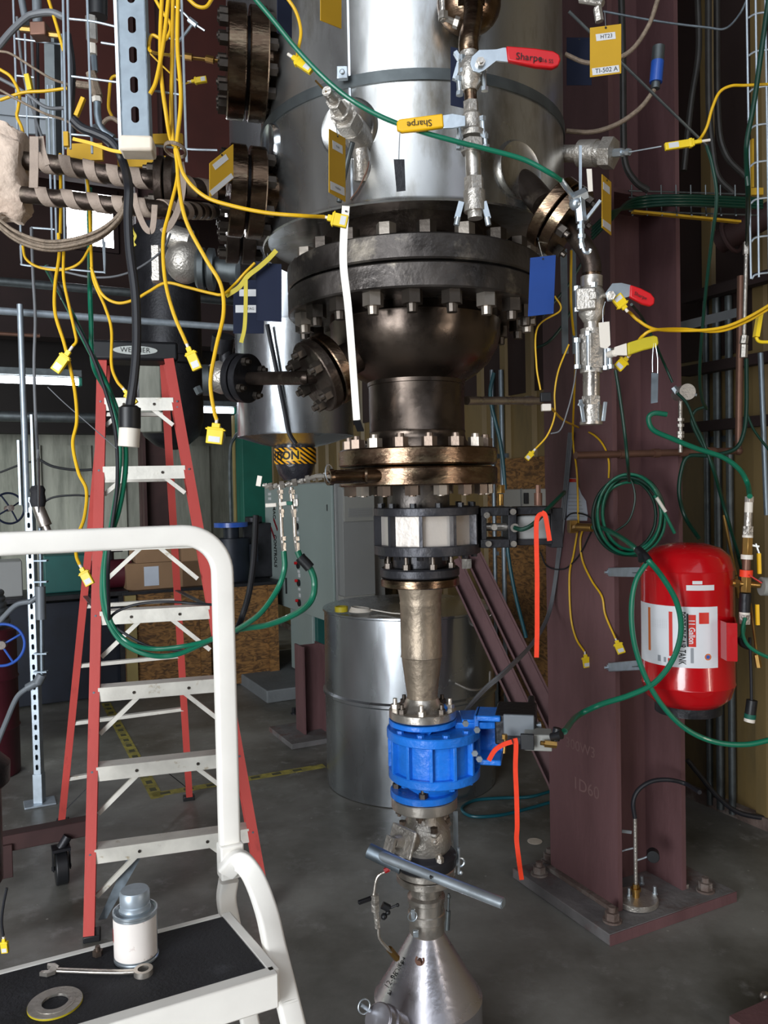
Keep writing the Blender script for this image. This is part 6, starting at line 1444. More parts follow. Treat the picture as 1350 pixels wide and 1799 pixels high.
# ------------------------------------------------------------------ slotted strut and wire trays, upper left
YK = 1.72
q = P(239, 243, YK); sw = S(46, YK)
sc_ = thing('slotted_strut', 'bright galvanized slotted strut channel hanging at the top left with a capped end', 'strut', q)
ru = (P(226, -120, YK) - q).normalized(); rx_ = V((1, 0.12, 0)).normalized(); rx_ = (rx_ - ru * rx_.dot(ru)).normalized()
put('channel', slotted(q, (P(226, -120, YK) - q).length, sw, .045, .0165, .034, S(51, YK), rx_, ru, S(15, YK)), 'strut_mid', sc_)
mb = MB(); n_ = rx_.cross(ru); n_ = -n_ if n_.y < 0 else n_; mb.box(q - rx_ * (sw / 2 + .003) + n_ * .02 + ru * .3, (.003, .04, .62), (rx_, n_, ru)); mb.box(q - rx_ * (sw / 2 + .009) + n_ * .045 + ru * .3, (.014, .003, .62), (rx_, n_, ru)); put('side_lip', mb, 'zinc', sc_)
mb = MB(); mb.box(q - ru * .011 + n_ * .02, (sw + .014, .056, .032), (rx_, n_, ru)); put('end_cap', mb, 'foam_cap', sc_, .006)
def tray(root, verts_px, rungs, Y, r_, m='galvanized'):
    for x0, y0, x1, y1 in verts_px:
        mb = MB(); mb.tube([P(x0, y0, Y), P(x1, y1, Y)], r_, 8, False); put('long_wire', mb, 'strut_bright' if m == 'galvanized' else m, root)
    for pts in rungs:
        mb = MB(); mb.tube(path([(a, b, Y) if len((a, b)) == 2 else 0 for a, b in pts]), r_ * .9, 8, len(pts) > 2); put('cross_wire', mb, 'strut_bright' if m == 'galvanized' else m, root)
Yt = 1.80
tr = thing('wire_cable_tray', 'vertical wire cable tray beside the slotted strut at the top left', 'cable tray', P(210, 260, Yt))
tray(tr, ((110, -40, 116, 262), (118, -40, 124, 262), (152, -40, 162, 270), (203, -40, 212, 262), (304, -40, 310, 262), (318, -40, 328, 285)),
     (((122, 33), (165, 38), (208, 48)), ((126, 134), (210, 145)), ((126, 236), (170, 240), (212, 246)), ((258, 60), (316, 71)), ((260, 158), (322, 167)), ((266, 255), (330, 262), (382, 264)), ((178, 75), (210, 80))), Yt, .0028)
tr = thing('wire_cable_tray', 'second wire cable tray further left and behind, ending in a U-shaped bottom frame', 'cable tray', P(110, 475, 2.25))
tray(tr, ((22, -40, 38, 460), (44, 60, 50, 300), (84, 150, 92, 430), (92, 150, 100, 440), (108, 60, 114, 440), (150, 300, 160, 440), (180, 400, 184, 472)),
     (((36, 432), (38, 460), (44, 466), (110, 472), (178, 478), (184, 474), (184, 425)), ((30, 133), (60, 136)), ((30, 203), (110, 208)), ((55, 400), (96, 403)), ((28, 68), (110, 78))), 2.25, .0032)
hose('steel_sling', [(0, 90, 1.9), (20, 95), (60, 120), (90, 138), (118, 148, 1.82)], .0028, 'hose_braid', 'upper thin braided line from the left edge to the wire tray', 'cable')
hose('steel_sling', [(0, 158, 1.9), (40, 180), (80, 200), (116, 212, 1.82), (140, 230), (165, 238), (195, 250)], .0028, 'hose_braid', 'lower thin braided line from the left edge to the wire tray', 'cable')
for i, (pts, r_, m, nm) in enumerate((
    ([(30, 30, 2.3), (38, 110), (48, 160), (60, 200), (75, 245)], .004, 'grey_cable', 'grey cable drooping at the far left of the upper tray'),
    ([(55, 40, 2.3), (58, 120), (62, 200), (70, 290)], .004, 'grey_cable', 'straight grey cable behind the second wire tray'),
    ([(66, 70, 2.32), (67, 180), (66, 300)], .004, 'black_cable', 'black cable behind the second wire tray'),
    ([(0, 138, 2.1), (40, 160), (80, 188), (115, 190)], .0045, 'grey_cable', 'grey cable crossing under the upper yellow cable on the left'),
    ([(118, 60, 1.9), (126, 120), (124, 200), (128, 240)], .009, 'black_cable', 'thick black cable running down inside the left wire tray'),
    ([(128, 210, 1.78), (145, 225), (170, 235), (192, 246), (206, 262), (218, 290), (226, 330, 1.7), (225, 380), (228, 440), (238, 520), (240, 600), (236, 660), (228, 716)], .0095, 'black_cable', 'thick black power cable hanging to the white-ended plug connector'),
    ([(165, 222, 1.82), (178, 238), (196, 255)], .008, 'grey_cable', 'short grey flexible line beside the slotted strut'))):
    hose('power_cable', pts, r_, m, nm, 'cable')
pc = thing('power_connector', 'black twist-lock power connector with a white end hanging before the stepladder', 'connector', P(227, 785, 1.7))
mb = MB(); mb.cyl(P(228, 716, 1.7), P(228, 752, 1.7), S(19, 1.7), n=18); mb.cyl(P(228, 712, 1.7), P(228, 717, 1.7), S(12, 1.7), S(18, 1.7), n=18); put('black_collar', mb, 'black_plastic', pc, .001)
mb = MB(); mb.cyl(P(228, 752, 1.7), P(226, 785, 1.7), S(18, 1.7), n=28); put('white_end', mb, 'white_plastic', pc, .001)

# tube assembly and brass block at the top left
tb_ = thing('tube_assembly', 'steel tube fitting assembly running down beside the slotted strut', 'pipe', P(175, 230, 1.9))
for (xa, ya, xb, yb, r_, m) in ((160, 30, 162, 72, .013, 'stainless'), (162, 78, 163, 96, .010, 'white_plastic'), (165, 98, 167, 126, .007, 'galvanized'), (160, 128, 172, 170, .012, 'hose_braid'), (170, 171, 171, 180, .011, 'white_plastic'), (135, 148, 166, 152, .008, 'hose_braid')):
    mb = MB(); mb.hexa(P(xa, ya, 1.9), P(xb, yb, 1.9), r_); put('fitting', mb, m, tb_)
mb = MB(); mb.cyl(P(172, -20, 1.95), P(172, 30, 1.95), .022, n=18); put('black_sleeve', mb, 'black_plastic', tb_)
mb = MB(); mb.tube(path([(171, 178, 1.9), (172, 205), (180, 228), (200, 243)]), .0085, 12); put('bent_tube', mb, 'galvanized', tb_)
mb = MB(); mb.tube(path([(180, 218, 1.9), (188, 210), (198, 208), (210, 216), (216, 226)]), .005, 10); put('loop_tube', mb, 'hose_braid', tb_)
bk = thing('bronze_block_valve', 'pale bronze block valve with small fittings in the top left corner', 'valve', P(72, 68, 2.2))
obox(P(71, 56, 2.2), (.042, .04, .035), 'block_body', 'copper_pipe', bk, .003, (V((1, 0, 0)), V((0, 1, 0)), UZ))
for a_, b_ in (((36, 50), (57, 52)), ((85, 60), (104, 62))):
    mb = MB(); mb.hexa(P(a_[0], a_[1], 2.2), P(b_[0], b_[1], 2.2), .008); put('side_fitting', mb, 'brass', bk)
mb = MB(); mb.cyl(P(64, -20, 2.2), P(66, 42, 2.2), .012, n=16); mb.cyl(P(38, 0, 2.2), P(46, 42, 2.2), .009, n=12); put('upper_tube', mb, 'grey_duct', bk)
mb = MB(); mb.tube(path([(-5, 85, 1.9), (20, 55), (45, 32), (60, 25), (90, 22), (112, 30)]), .008, 10); solo('grey_tube', mb, 'grey_cable', 'grey tube bending across the top left corner', 'pipe')
mb = MB(); a, b = P(92, 70, 2.5), P(96, 300, 2.5); mb.bar(a, b, .05, .03); solo('narrow_strut', mb, 'galvanized_dull', 'dull grey strip behind the second wire tray', 'strut')
mb = MB(); mb.bar(P(-20, 185, 2.6), P(110, 198, 2.6), .03, .06); mb.bar(P(-20, 215, 2.6), P(110, 222, 2.6), .012, .06); solo('cross_strut', mb, 'grey_duct', 'dark grey cross strut above the fibreglass lump', 'strut')
# probe with connector near upper flanges
mb = MB(); mb.hexa(P(300, 96, 2.0), P(316, 98, 2.0), .008); mb.hexa(P(324, 99, 2.0), P(338, 101, 2.0), .0085); mb.cyl(P(296, 97, 2.0), P(385, 107, 2.02), .0045, n=12); mb.hexa(P(362, 103, 2.0), P(376, 106, 2.0), .0085); solo('probe_assembly', mb, 'brass', 'bronze probe fittings running into the upper left flange pair', 'probe')
mb = MB(); mb.tube(path([(305, 10, 2.3), (322, 22), (340, 40), (360, 54)]), .003, 8); mb.tube(path([(340, 40, 2.3), (325, 60), (312, 75)]), .004, 8); mb.hexa(P(332, 34, 2.3), P(346, 45, 2.3), .008); solo('chrome_branch', mb, 'zinc', 'small chrome branch tube left of the upper flange pair', 'pipe')
tc_cable([(260, 90, 1.95), (290, 120), (320, 146), (333, 144, 2.0)], 'short yellow plug beside the upper flange pair', d=(.9, 0, .12), w=.014, h=.03, r=.002)

# ------------------------------------------------------------------ heat-taped pipes, fibreglass and hose bundle
def taped_pipe(pts, r_, n_turn, label, group, a0=0, t0=.05, t1=.97):
    q = path(pts); root = thing('taped_pipe', label, 'pipe', q[0], group); cm = catmull(q, 10)
    mb = MB(); mb.tube(q, r_, 18); put('pipe', mb, 'mill_steel', root)
    L = [0.0]
    for i in range(1, len(cm)): L.append(L[-1] + (cm[i] - cm[i - 1]).length)
    def at(s):
        s = max(0, min(L[-1] - 1e-6, s)); i = 0
        while L[i + 1] < s: i += 1
        t = (s - L[i]) / (L[i + 1] - L[i]); return cm[i] + (cm[i + 1] - cm[i]) * t, (cm[i + 1] - cm[i]).normalized()
    N = int(n_turn * 20); w = .014; A1, B1, A2, B2 = [], [], [], []
    for i in range(N + 1):
        s = L[-1] * (t0 + (t1 - t0) * i / N); a = 2 * PI * n_turn * i / N + a0; p, d = at(s); x, y, _ = basis(d); o = x * math.cos(a) + y * math.sin(a)
        A1.append(p + o * (r_ + .0025) - d * w); B1.append(p + o * (r_ + .0025) + d * w); A2.append(p + o * (r_ - .001) - d * w); B2.append(p + o * (r_ - .001) + d * w)
    mb = MB(); n = N + 1; fs = []
    for i in range(N): fs += [(i, i + 1, n + i + 1, n + i), (2 * n + i, 3 * n + i, 3 * n + i + 1, 2 * n + i + 1), (i, 2 * n + i, 2 * n + i + 1, i + 1), (n + i, n + i + 1, 3 * n + i + 1, 3 * n + i)]
    mb.add(A1 + B1 + A2 + B2, fs); put('heat_tape', mb, 'tape_beige', root); return root
taped_pipe([(40, 282, 1.95), (120, 292), (200, 308), (285, 318), (390, 338, 2.05)], .021, 8, 'upper steel pipe wound with beige tape running left from the lower flanges', 'taped pipes')
taped_pipe([(40, 342, 1.92), (120, 350), (200, 360), (300, 368), (375, 372, 2.2)], .019, 10, 'lower steel pipe wound with beige tape just above the brown hose bundle', 'taped pipes', 1)
side2 = thing('small_flange_pair', 'small dark flange pair on the upper taped pipe', 'flange', P(290, 340, 1.96))
c = P(292, 322, 1.95); d = V((.97, .1, -.04)).normalized()
disc('flange', side2, c - d * .022, d, bev(.060, .020, .002), 'mill_steel', 40); disc('flange', side2, c + d * .002, d, bev(.060, .020, .002), 'mill_steel', 40); bolts(side2, c - d * .022, -d, .047, 4, 'nut_dark', .011, .014, .01, ph=.4)
def ribbon(name, pts, w, m, label, cat='tape', side=(1, 0, 0), group=None, t=.0012):
    mb = MB(); mb.sweep(catmull(path(pts), 8), [(-w / 2, -t), (w / 2, -t), (w / 2, t), (-w / 2, t)], side); return solo(name, mb, m, label, cat, group)
ribbon('heat_tape_tail', [(60, 240, 1.85), (60, 290), (59, 330)], .020, 'tape_beige', 'wide straight strip of beige tape hanging beside the fibreglass lump')
ribbon('heat_tape_tail', [(235, 340, 1.84), (242, 370), (255, 400), (266, 406), (270, 390), (272, 360)], .013, 'tape_beige', 'U-shaped loop of beige tape under the taped pipes')
ribbon('heat_tape_tail', [(318, 285, 1.84), (322, 320), (316, 360), (300, 395), (284, 408)], .014, 'tape_beige', 'long beige tape end beside the yellow cables under the capped strut')
ribbon('heat_tape_tail', [(72, 240, 1.86), (76, 265), (84, 290)], .012, 'tape_beige', 'short beige tape end curling onto the upper taped pipe')
# fibreglass lump: noisy block
mb = MB(); c = P(8, 308, 1.95); mb.sphere(c, .105, 40, (.62, .6, 1.02))
for i, p in enumerate(mb.v):
    d_ = p - c; f = 1 + .10 * math.sin(p.x * 90 + p.z * 60) * math.sin(p.z * 110 + 1) + random.uniform(-.02, .02)
    q_ = V((max(-.052, min(.052, d_.x * 1.25)), d_.y, max(-.105, min(.105, d_.z * 1.15)))); mb.v[i] = c + q_ * f
solo('fibreglass_lump', mb, 'fibreglass', 'rough pinkish fibreglass insulation lump at the left edge', 'insulation')
# bundle of brown hoses
for k, (dy, dY) in enumerate(((0, 0), (5, .006), (10, -.006), (15, .004))):
    hose('bundled_hose', [(-12, 378 + dy * .8, 1.86 + dY), (30, 408 + dy), (80, 424 + dy), (130, 420 + dy), (175, 404 + dy), (208, 378 + dy * .8), (222, 350 + dy * .5), (228, 325 + dy * .3, 1.9)], .0042, 'hose_braid', ('topmost', 'second from the top', 'third from the top', 'lowest')[k] + ' hose of the brown bundle sagging at the left', 'hose', 'brown hose bundle')

# ------------------------------------------------------------------ yellow cables
hose('yellow_lead', [(268, -10, 1.74), (285, 20), (300, 45), (290, 70), (268, 62), (262, 80), (268, 92), (300, 97, 1.95)], .0035, 'yellow_cable', 'yellow lead looping left of the yellow bundle at the top', 'cable', 'yellow cable bundle')
for i, pts in enumerate(([(285, -10, 1.70), (282, 60), (283, 130), (292, 200), (300, 245, 1.72), (312, 262)], [(297, -10, 1.69), (288, 70), (275, 140), (264, 165)], [(304, -10, 1.72), (303, 90), (301, 180), (304, 245), (314, 262)], [(313, -10, 1.70), (312, 80), (318, 170), (312, 240), (309, 262)])):
    hose('yellow_lead', pts, .0042, 'yellow_cable', ('outermost left yellow lead of the bundle right of the strut', 'yellow lead of the bundle that swings left below the middle', 'middle straight yellow lead of the bundle right of the strut', 'rightmost yellow lead of the bundle right of the strut')[i], 'cable', 'yellow cable bundle')
hose('yellow_lead', [(325, -8, 1.8), (345, 10), (362, 12), (374, -4)], .004, 'yellow_cable', 'yellow loop hanging from the top edge left of the green hose', 'cable')
mb = MB(); 
for a in (0, 1): mb.torus(P(308, 262 + 3 * a, 1.71), (.2, .3, 1), .022, .0022, 24, 6)
solo('tie_wire', mb, 'hose_braid', 'twisted tie wire gathering the yellow bundle below the capped strut', 'wire')
TC1 = tc_cable([(308, 262, 1.70), (312, 310), (298, 370), (287, 420), (290, 490), (305, 550), (328, 604, 1.70)], 'yellow thermocouple cable hanging left, its plug beside the ladder cap', r=.0040, w=.021, h=.040)
tc_cable([(310, 262, 1.69), (315, 330), (328, 390), (362, 455), (388, 500), (393, 550), (380, 610), (370, 670), (376, 720), (381, 738, 1.69)], 'yellow thermocouple cable bulging right, its plug hanging lowest by the silver rear vessel', r=.0042, w=.034, h=.034, d=(-.14, 0, -1))
tc_cable([(311, 264, 1.68), (325, 310), (360, 345), (410, 362), (470, 374), (530, 379), (570, 381, 1.72)], 'yellow thermocouple cable stretched right to the pale aluminium strap', r=.0040, w=.026, h=.034, d=(1, 0, -.25))
tc_cable([(160, 440, 1.9), (164, 490), (185, 540), (196, 580), (196, 640), (205, 668), (216, 682)], 'yellow thermocouple cable ending in a plug touching the black power cable', r=.0036, w=.017, h=.032)
hose('yellow_lead', [(160, 470, 1.88), (178, 515), (205, 532), (235, 527), (262, 512), (292, 497), (330, 505), (370, 515), (392, 517), (412, 500, 1.92), (430, 480), (448, 462)], .0034, 'yellow_cable', 'thin yellow lead running right to the dark navy tags', 'cable')
tc_cable([(103, 410, 1.92), (104, 450), (97, 500), (97, 550), (112, 600), (122, 640), (132, 690), (135, 740), (128, 780), (138, 830), (152, 862), (148, 910), (135, 945), (134, 975), (140, 992)], 'longest yellow thermocouple cable, passing behind the white handrail on the left', r=.0042, w=.022, h=.036, d=(.5, 0, -1))
tc_cable([(112, 440, 1.9), (112, 490), (122, 540), (132, 585), (134, 600), (128, 608)], 'yellow thermocouple cable with a tilted plug just above the left lamp', r=.0036, w=.024, h=.046, d=(-.75, 0, -1))
hose('yellow_lead', [(40, 432, 2.1), (46, 455), (70, 470), (110, 474), (140, 462), (158, 435)], .0034, 'yellow_cable', 'yellow lead forming a shallow U inside the bottom of the left tray', 'cable')
for i, pts in enumerate(([(0, 122, 2.0), (20, 136), (34, 165), (32, 190), (30, 205), (40, 232), (44, 290)], [(0, 176, 1.98), (40, 163), (80, 160), (118, 155)], [(84, -5, 1.9), (98, 40), (108, 75), (112, 90)], [(106, 270, 2.0), (107, 350), (106, 410)], [(145, 270, 2.0), (156, 340), (160, 440)], [(210, 132, 2.0), (196, 138), (192, 165), (191, 190), (197, 205)])):
    hose('yellow_lead', pts, .0038, 'yellow_cable', ('yellow lead dropping to the fibreglass lump at the left edge', 'yellow lead crossing under the left yellow plug into the tray', 'yellow lead dropping in from the top left corner', 'yellow lead hanging beside the daylight window, left side', 'yellow lead hanging beside the daylight window, right side', 'yellow lead bowing out left of the slotted strut')[i], 'cable')
mb = MB(); mb.bar(P(48, 132, 2.0), P(54, 160, 2.0), .016, .012); solo('inline_plug', mb, 'yellow_plug', 'small yellow plug hanging in the upper left tray', 'plug', bevel=.001)
mb = MB(); mb.bar(P(147, 172, 1.9), P(134, 204, 1.9), .011, .010); solo('inline_plug', mb, 'yellow_cable', 'slanted yellow plug inside the wire tray left of the steel tubes', 'plug', bevel=.001)
ribbon('flag_tape', [(128, 244, 1.75), (160, 252), (195, 264), (220, 268)], .007, 'yellow_grip', 'yellow strip running along the bottom of the wire tray', 'tape', (0, 0, 1))
# yellow angle bracket behind the cap
for c_, s_, nm in ((P(292, 245, 1.86), (.075, .01, .022), 'yellow plate behind the yellow bundle, right of the capped strut end'), (P(150, 268, 1.98), (.085, .01, .04), 'yellow plate under the bottom of the wire tray, above the taped pipe'), (P(250, 285, 2.05), (.12, .01, .025), 'long yellow plate below the capped strut end'), (P(117, 245, 1.76), (.010, .01, .03), 'small yellow clip on the corner wire of the tray')):
    mb = MB(); mb.box(c_, s_); solo('yellow_plate', mb, 'yellow_tag', nm, 'plate')
# yellow film ribbon tied at the navy tags
ribbon('film_ribbon', [(397, 520, 1.90), (420, 505), (436, 485), (455, 470), (472, 455), (486, 440)], .011, 'yellow_film', 'yellow film ribbon tied around the navy tags', 'ribbon', (.5, 0, .8))
ribbon('film_ribbon', [(432, 490, 1.895), (432, 530), (430, 575), (424, 602)], .009, 'yellow_film', 'hanging tail of yellow film in front of the stickered navy tag', 'ribbon')
ribbon('film_ribbon', [(230, 390, 1.9), (233, 405), (238, 415), (234, 425), (238, 432)], .006, 'yellow_film', 'tiny scrap of yellow film beside the power cable', 'ribbon')
hose('grey_lead', [(115, 478, 2.6), (160, 487), (205, 485), (245, 470), (285, 440), (300, 410)], .0035, 'grey_cable', 'thin grey lead sagging in front of the dark girders to the grey valve', 'cable')
hose('grey_lead', [(55, 400, 2.2), (58, 480), (62, 560), (60, 640), (63, 740), (68, 830), (68, 900, 4.2)], .004, 'grey_cable', 'long thin grey lead hanging down towards the slotted post', 'cable')
hose('thin_wire', [(84, 680, 2.4), (110, 705), (150, 740), (205, 788)], .0015, 'grey_cable', 'thin loose wire crossing in front of the left lamp', 'wire')
mb = MB(); mb.tube(path([(384, 745, 1.72), (395, 765), (388, 778), (372, 775), (365, 760)]), .002, 6); solo('thin_wire', mb, 'grey_cable', 'small grey wire loop under the lowest yellow plug', 'wire')
hose('wall_cable', [(0, 830, 9.5), (40, 815), (70, 808)], .012, 'black_cable', 'black cable drooping on the concrete back wall at the left edge', 'cable')
hose('wall_cable', [(70, 808, 9.5), (95, 820), (140, 826), (190, 822)], .016, 'black_cable', 'black cable sagging on the concrete back wall left of the stepladder', 'cable')
hose('wall_cable', [(62, 895, 9.0), (90, 875), (130, 870), (160, 872)], .012, 'black_cable', 'lower thin black cable on the concrete back wall', 'cable')

# ------------------------------------------------------------------ right side: conduits, pipes, hoses
def PR(px, py, off=.06):
    d_ = fw + RT * ((px - 675.0) / F_) - UP * ((py - 899.5) / F_); return CAMP + d_ * ((RW - off) / d_.dot(UA))
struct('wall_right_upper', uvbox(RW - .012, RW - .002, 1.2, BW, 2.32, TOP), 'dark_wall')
for i, (px, r_, y0, y1, m) in enumerate(((1243, .016, 520, 1000, 'galvanized_dull'), (1262, .020, 500, 1000, 'galvanized_dull'), (1283, .018, 520, 1000, 'galvanized_dull'), (868, .016, 650, 1110, 'galvanized'), (884, .018, 650, 1110, 'galvanized'))):
    p0 = PR(px, 850, .05); a = V((p0.x, p0.y, zat(px, y0, p0.y))); b = V((p0.x, p0.y, .02)); mb = MB(); mb.cyl(a, b, r_, n=14)
    for z in (1.2, 1.9): mb.box(V((p0.x, p0.y, z)) + UA * .02, (.02, .07, .03), (UA, VA, ZA))
    solo('wall_conduit', mb, m, ('leftmost of three grey conduits on the beige wall right of the column', 'middle of three grey conduits on the beige wall right of the column', 'rightmost of three grey conduits on the beige wall right of the column', 'left of two conduits between the brace and the black actuator', 'right of two conduits between the brace and the black actuator')[i], 'pipe')
q = PR(915, 1000, .03); mb = MB(); mb.box(V((q.x, q.y, .95)), (.02, .75, 1.85), (UA, VA, ZA)); solo('osb_sheet', mb, 'osb', 'dark chipboard sheet leaning on the beige wall behind the orange strap', 'panel')
cp = thing('copper_pipe_run', 'brown pipe running along behind the column and turning up near the right edge', 'pipe', P(1150, 797, 3.9))
Yp = 3.0
mb = MB(); a, b, c = P(1012, 800, 3.02), P(1298, 792, 3.30), P(1302, 485, 3.30); mb.tube([a, b + V((-.01, 0, 0))], .014, 14, False); mb.tube([b, c], .014, 14, False); mb.sphere(b, .018, 14)
for t in (.25, .45, .62, .8): p = a + (b - a) * t; mb.cyl(p, p + (b - a).normalized() * .03, .018, n=14)
put('pipe', mb, 'copper_pipe', cp)
mb = MB()
for py in (735, 745, 758, 764): mb.hexa(P(1196, py, 3.15), P(1196, py + 5, 3.15), .014)
mb.cyl(P(1196, 700, 3.15), P(1196, 795, 3.15), .008, n=12); put('riser_fittings', mb, 'cast_stainless', cp)
rg = thing('pressure_regulator', 'round pale regulator knob on the brown pipe riser behind the column edge', 'regulator', P(1200, 700, 3.05))
mb = MB(); c = P(1200, 691, 3.05); mb.cyl(c, c + V((.0, -.05, 0)), .030, n=24); mb.cyl(c, c + V((0, .06, 0)), .022, n=20); put('regulator_body', mb, 'cast_stainless', rg)
mb = MB(); mb.hexa(P(1183, 680, 3.05), P(1190, 690, 3.05), .012); mb.cyl(P(1212, 693, 3.05), P(1224, 694, 3.05), .007, n=10); put('side_fitting', mb, 'zinc', rg)
GT = 'green_tube_dark'
for pts, r_, m, nm in (
    ([(1182, 672, 2.95), (1168, 640), (1150, 600, 2.85), (1130, 560), (1110, 535, 2.5)], .0045, GT, 'thin green tube slanting up left from the regulator'),
    ([(1190, 690, 3.0), (1208, 710), (1222, 745), (1236, 775), (1255, 830), (1275, 900, 3.1), (1300, 980, 2.95)], .0055, GT, 'dark green tube running down right from the regulator'),
    ([(1238, 715, 3.1), (1222, 722), (1216, 740), (1228, 770), (1250, 810), (1262, 850), (1282, 920), (1306, 1010, 2.9)], .006, GT, 'second dark green tube descending beside the grey conduits'),
    ([(1082, 650, 2.5), (1090, 700), (1098, 760), (1104, 820), (1106, 845, 2.85)], .005, GT, 'thin dark green tube hanging down to the green coil'),
    ([(1172, 728, 2.7), (1150, 726), (1140, 735), (1148, 755), (1180, 770), (1225, 788), (1270, 803), (1300, 825), (1314, 850), (1318, 872, 2.6)], .0085, 'green_hose', 'thick green hose curling from the brown column to the brass valve train'),
    ([(1312, 630, 3.2), (1312, 720), (1306, 765), (1290, 790), (1250, 800), (1210, 802), (1197, 830), (1194, 870), (1205, 910), (1228, 945, 3.1)], .008, GT, 'dark green hose dropping from the steel lance and looping behind the red tank'),
    ([(1312, 725, 3.2), (1325, 755), (1345, 782), (1360, 800)], .005, GT, 'thin green tube leaving the dark green hose to the right edge'),
    ([CF(1043, 926, .06), (1065, 930, 3.0), (1100, 950, 2.75), (1135, 980, 2.55), (1165, 1015), (1190, 1060), (1197, 1110), (1182, 1160), (1150, 1200), (1105, 1222), (1055, 1238), (1015, 1258), (992, 1285, 2.2)], .009, 'green_hose', 'thick green hose looping in front of the red tank label down to the solenoid'),
    ([(1140, 985, 2.55), (1118, 1020), (1110, 1070), (1115, 1130), (1135, 1190), (1165, 1240), (1205, 1280), (1255, 1303), (1310, 1308), (1362, 1298)], .0085, 'green_hose', 'thick green hose sagging under the red tank to the right edge'),
    ([(1350, 0, 2.0), (1352, -10), (1330, 150), (1322, 200), (1312, 260), (1315, 350), (1313, 430, 2.9)], .006, GT, 'green tube running down along the right wire tray to the steel lance'),
    ([(1310, 1085, 2.6), (1305, 1108), (1312, 1130), (1330, 1145), (1358, 1158)], .006, 'green_hose', 'short green hose from the black elbow to the right edge'),
    ([(868, 655, 3.4), (862, 700), (880, 780), (888, 860), (892, 960), (905, 1040), (925, 1120)], .008, 'teal_tube', 'teal tube hanging between the reducer bowl and the brown column'),
    ([(1024, 460, 2.6), (1000, 500), (975, 530), (955, 555, 2.6)], .005, GT, 'upper short green tube behind the right valve stack'),
    ([(1018, 520, 2.7), (990, 570), (965, 600), (940, 612, 2.7)], .005, GT, 'lower short green tube behind the right valve stack')):
    hose('green_hose', pts, r_, m, nm, 'hose')
# floor loop of teal tube
mb = MB(); mb.tube([PZ(x, y, .012) for x, y in ((968, 1390), (930, 1400), (880, 1402), (835, 1406), (812, 1420), (830, 1434), (880, 1432), (930, 1420), (972, 1408))], .0085, 10); solo('floor_hose', mb, 'teal_tube', 'teal hose lying in a loop on the floor right of the silver floor tank', 'hose')
# coil of green tube on the column
cg = thing('hose_coil', 'coil of dark green tubing hanging on the brown column above the red tank', 'hose', P(1105, 975, 2.85))
for k, (dx, dy, sx, sy) in enumerate(((0, 0, 56, 70), (-4, 4, 60, 68), (5, -3, 52, 66), (-8, 2, 55, 64), (3, 8, 60, 64), (8, 3, 54, 70))):
    pts = [P(1106 + dx + sx * math.cos(a), 903 + dy + sy * math.sin(a), 3.02 + .008 * k + .01 * math.sin(a * 2)) for a in [2 * PI * i / 20 for i in range(21)]]
    mb = MB(); mb.tube(pts, .0058, 10); put('coil_turn', mb, 'green_tube_dark' if k % 2 else 'green_hose', cg)
mb = MB(); mb.tube(path([(1150, 870, 2.98), (1165, 895), (1175, 915), (1186, 937)]), .006, 10); put('loose_end', mb, 'green_hose', cg)
mb = MB(); mb.tube(path([(1154, 874, 2.975), (1170, 899)]), .0066, 10); put('white_band', mb, 'white_plastic', cg)
mb = MB(); mb.tube(path([(1100, 832, 3.02), (1112, 850), (1116, 880), (1105, 915), (1080, 935)]), .004, 8); put('inner_end', mb, 'green_tube_dark', cg)
for pts, nm in (([(1118, 970, 2.54), (1140, 985, 2.54)], 'lower'),):
    mb = MB(); mb.tube(path([(1122, 966, 2.60), (1132, 976, 2.56), (1140, 986, 2.54)]), .014, 12); mb.tube(path([(1128, 985, 2.545), (1126, 975, 2.56)]), .011, 12, False); solo('tee_connector', mb, 'black_plastic', 'black push-in tee joining the two thick green hoses', 'connector')
# brass valve train right of the tank
vt = thing('brass_valve_train', 'vertical train of brass and steel air fittings right of the red tank', 'valve', P(1310, 1100, 2.62))
Yv = 2.62
stack(vt, 1317, 870, 1308, 1100, Yv, [('hex_nut', 872, 882, 8, 'h', 'stainless'), ('white_sleeve', 882, 900, 7, 'c', 'white_plastic'), ('coupler', 900, 925, 7, 'c', 'cast_stainless'), ('hex_nut', 924, 940, 9, 'h', 'cast_stainless'), ('white_thread', 940, 944, 9, 'c', 'white_plastic'), ('brass_body', 944, 974, 9, 'h', 'brass'), ('white_thread', 974, 982, 10, 'c', 'white_plastic'), ('nipple', 982, 1003, 7, 'c', 'copper_pipe'), ('orange_cap', 1001, 1013, 11, 'c', 'orange_webbing'), ('cross_body', 1012, 1040, 9, 'h', 'brass'), ('dark_nipple', 1042, 1075, 10, 'c', 'black_iron'), ('white_thread', 1074, 1079, 9, 'c', 'white_plastic'), ('end_nut', 1079, 1096, 10, 'h', 'cast_stainless')])
mb = MB(); mb.cyl(P(1286, 1024, Yv), P(1335, 1028, Yv), .010, n=14); mb.hexa(P(1290, 1024, Yv), P(1298, 1025, Yv), .014); put('cross_arm', mb, 'brass', vt)
mb = MB(); mb.cyl(P(1338, 1030, Yv), P(1358, 1031, Yv), .030, n=28); put('gauge', mb, 'cabinet_vent', vt)
mb = MB(); mb.bar(P(1316, 1010, Yv - .02), P(1338, 1024, Yv - .02), .010, .004); put('red_lever', mb, 'red_grip', vt)
for ya, yb, x in ((972, 1008, 1334), (1062, 1098, 1331)):
    mb = MB(); mb.bar(P(x, ya, Yv), P(x + 1, yb, Yv), .008, .010); put('orange_lever', mb, 'yellow_grip', vt)
mb = MB(); mb.bar(P(1322, 958, Yv), P(1334, 960, Yv), .006, .006); mb.bar(P(1328, 955, Yv), P(1334, 972, Yv), .005, .005); put('lever_arm', mb, 'zinc', vt)
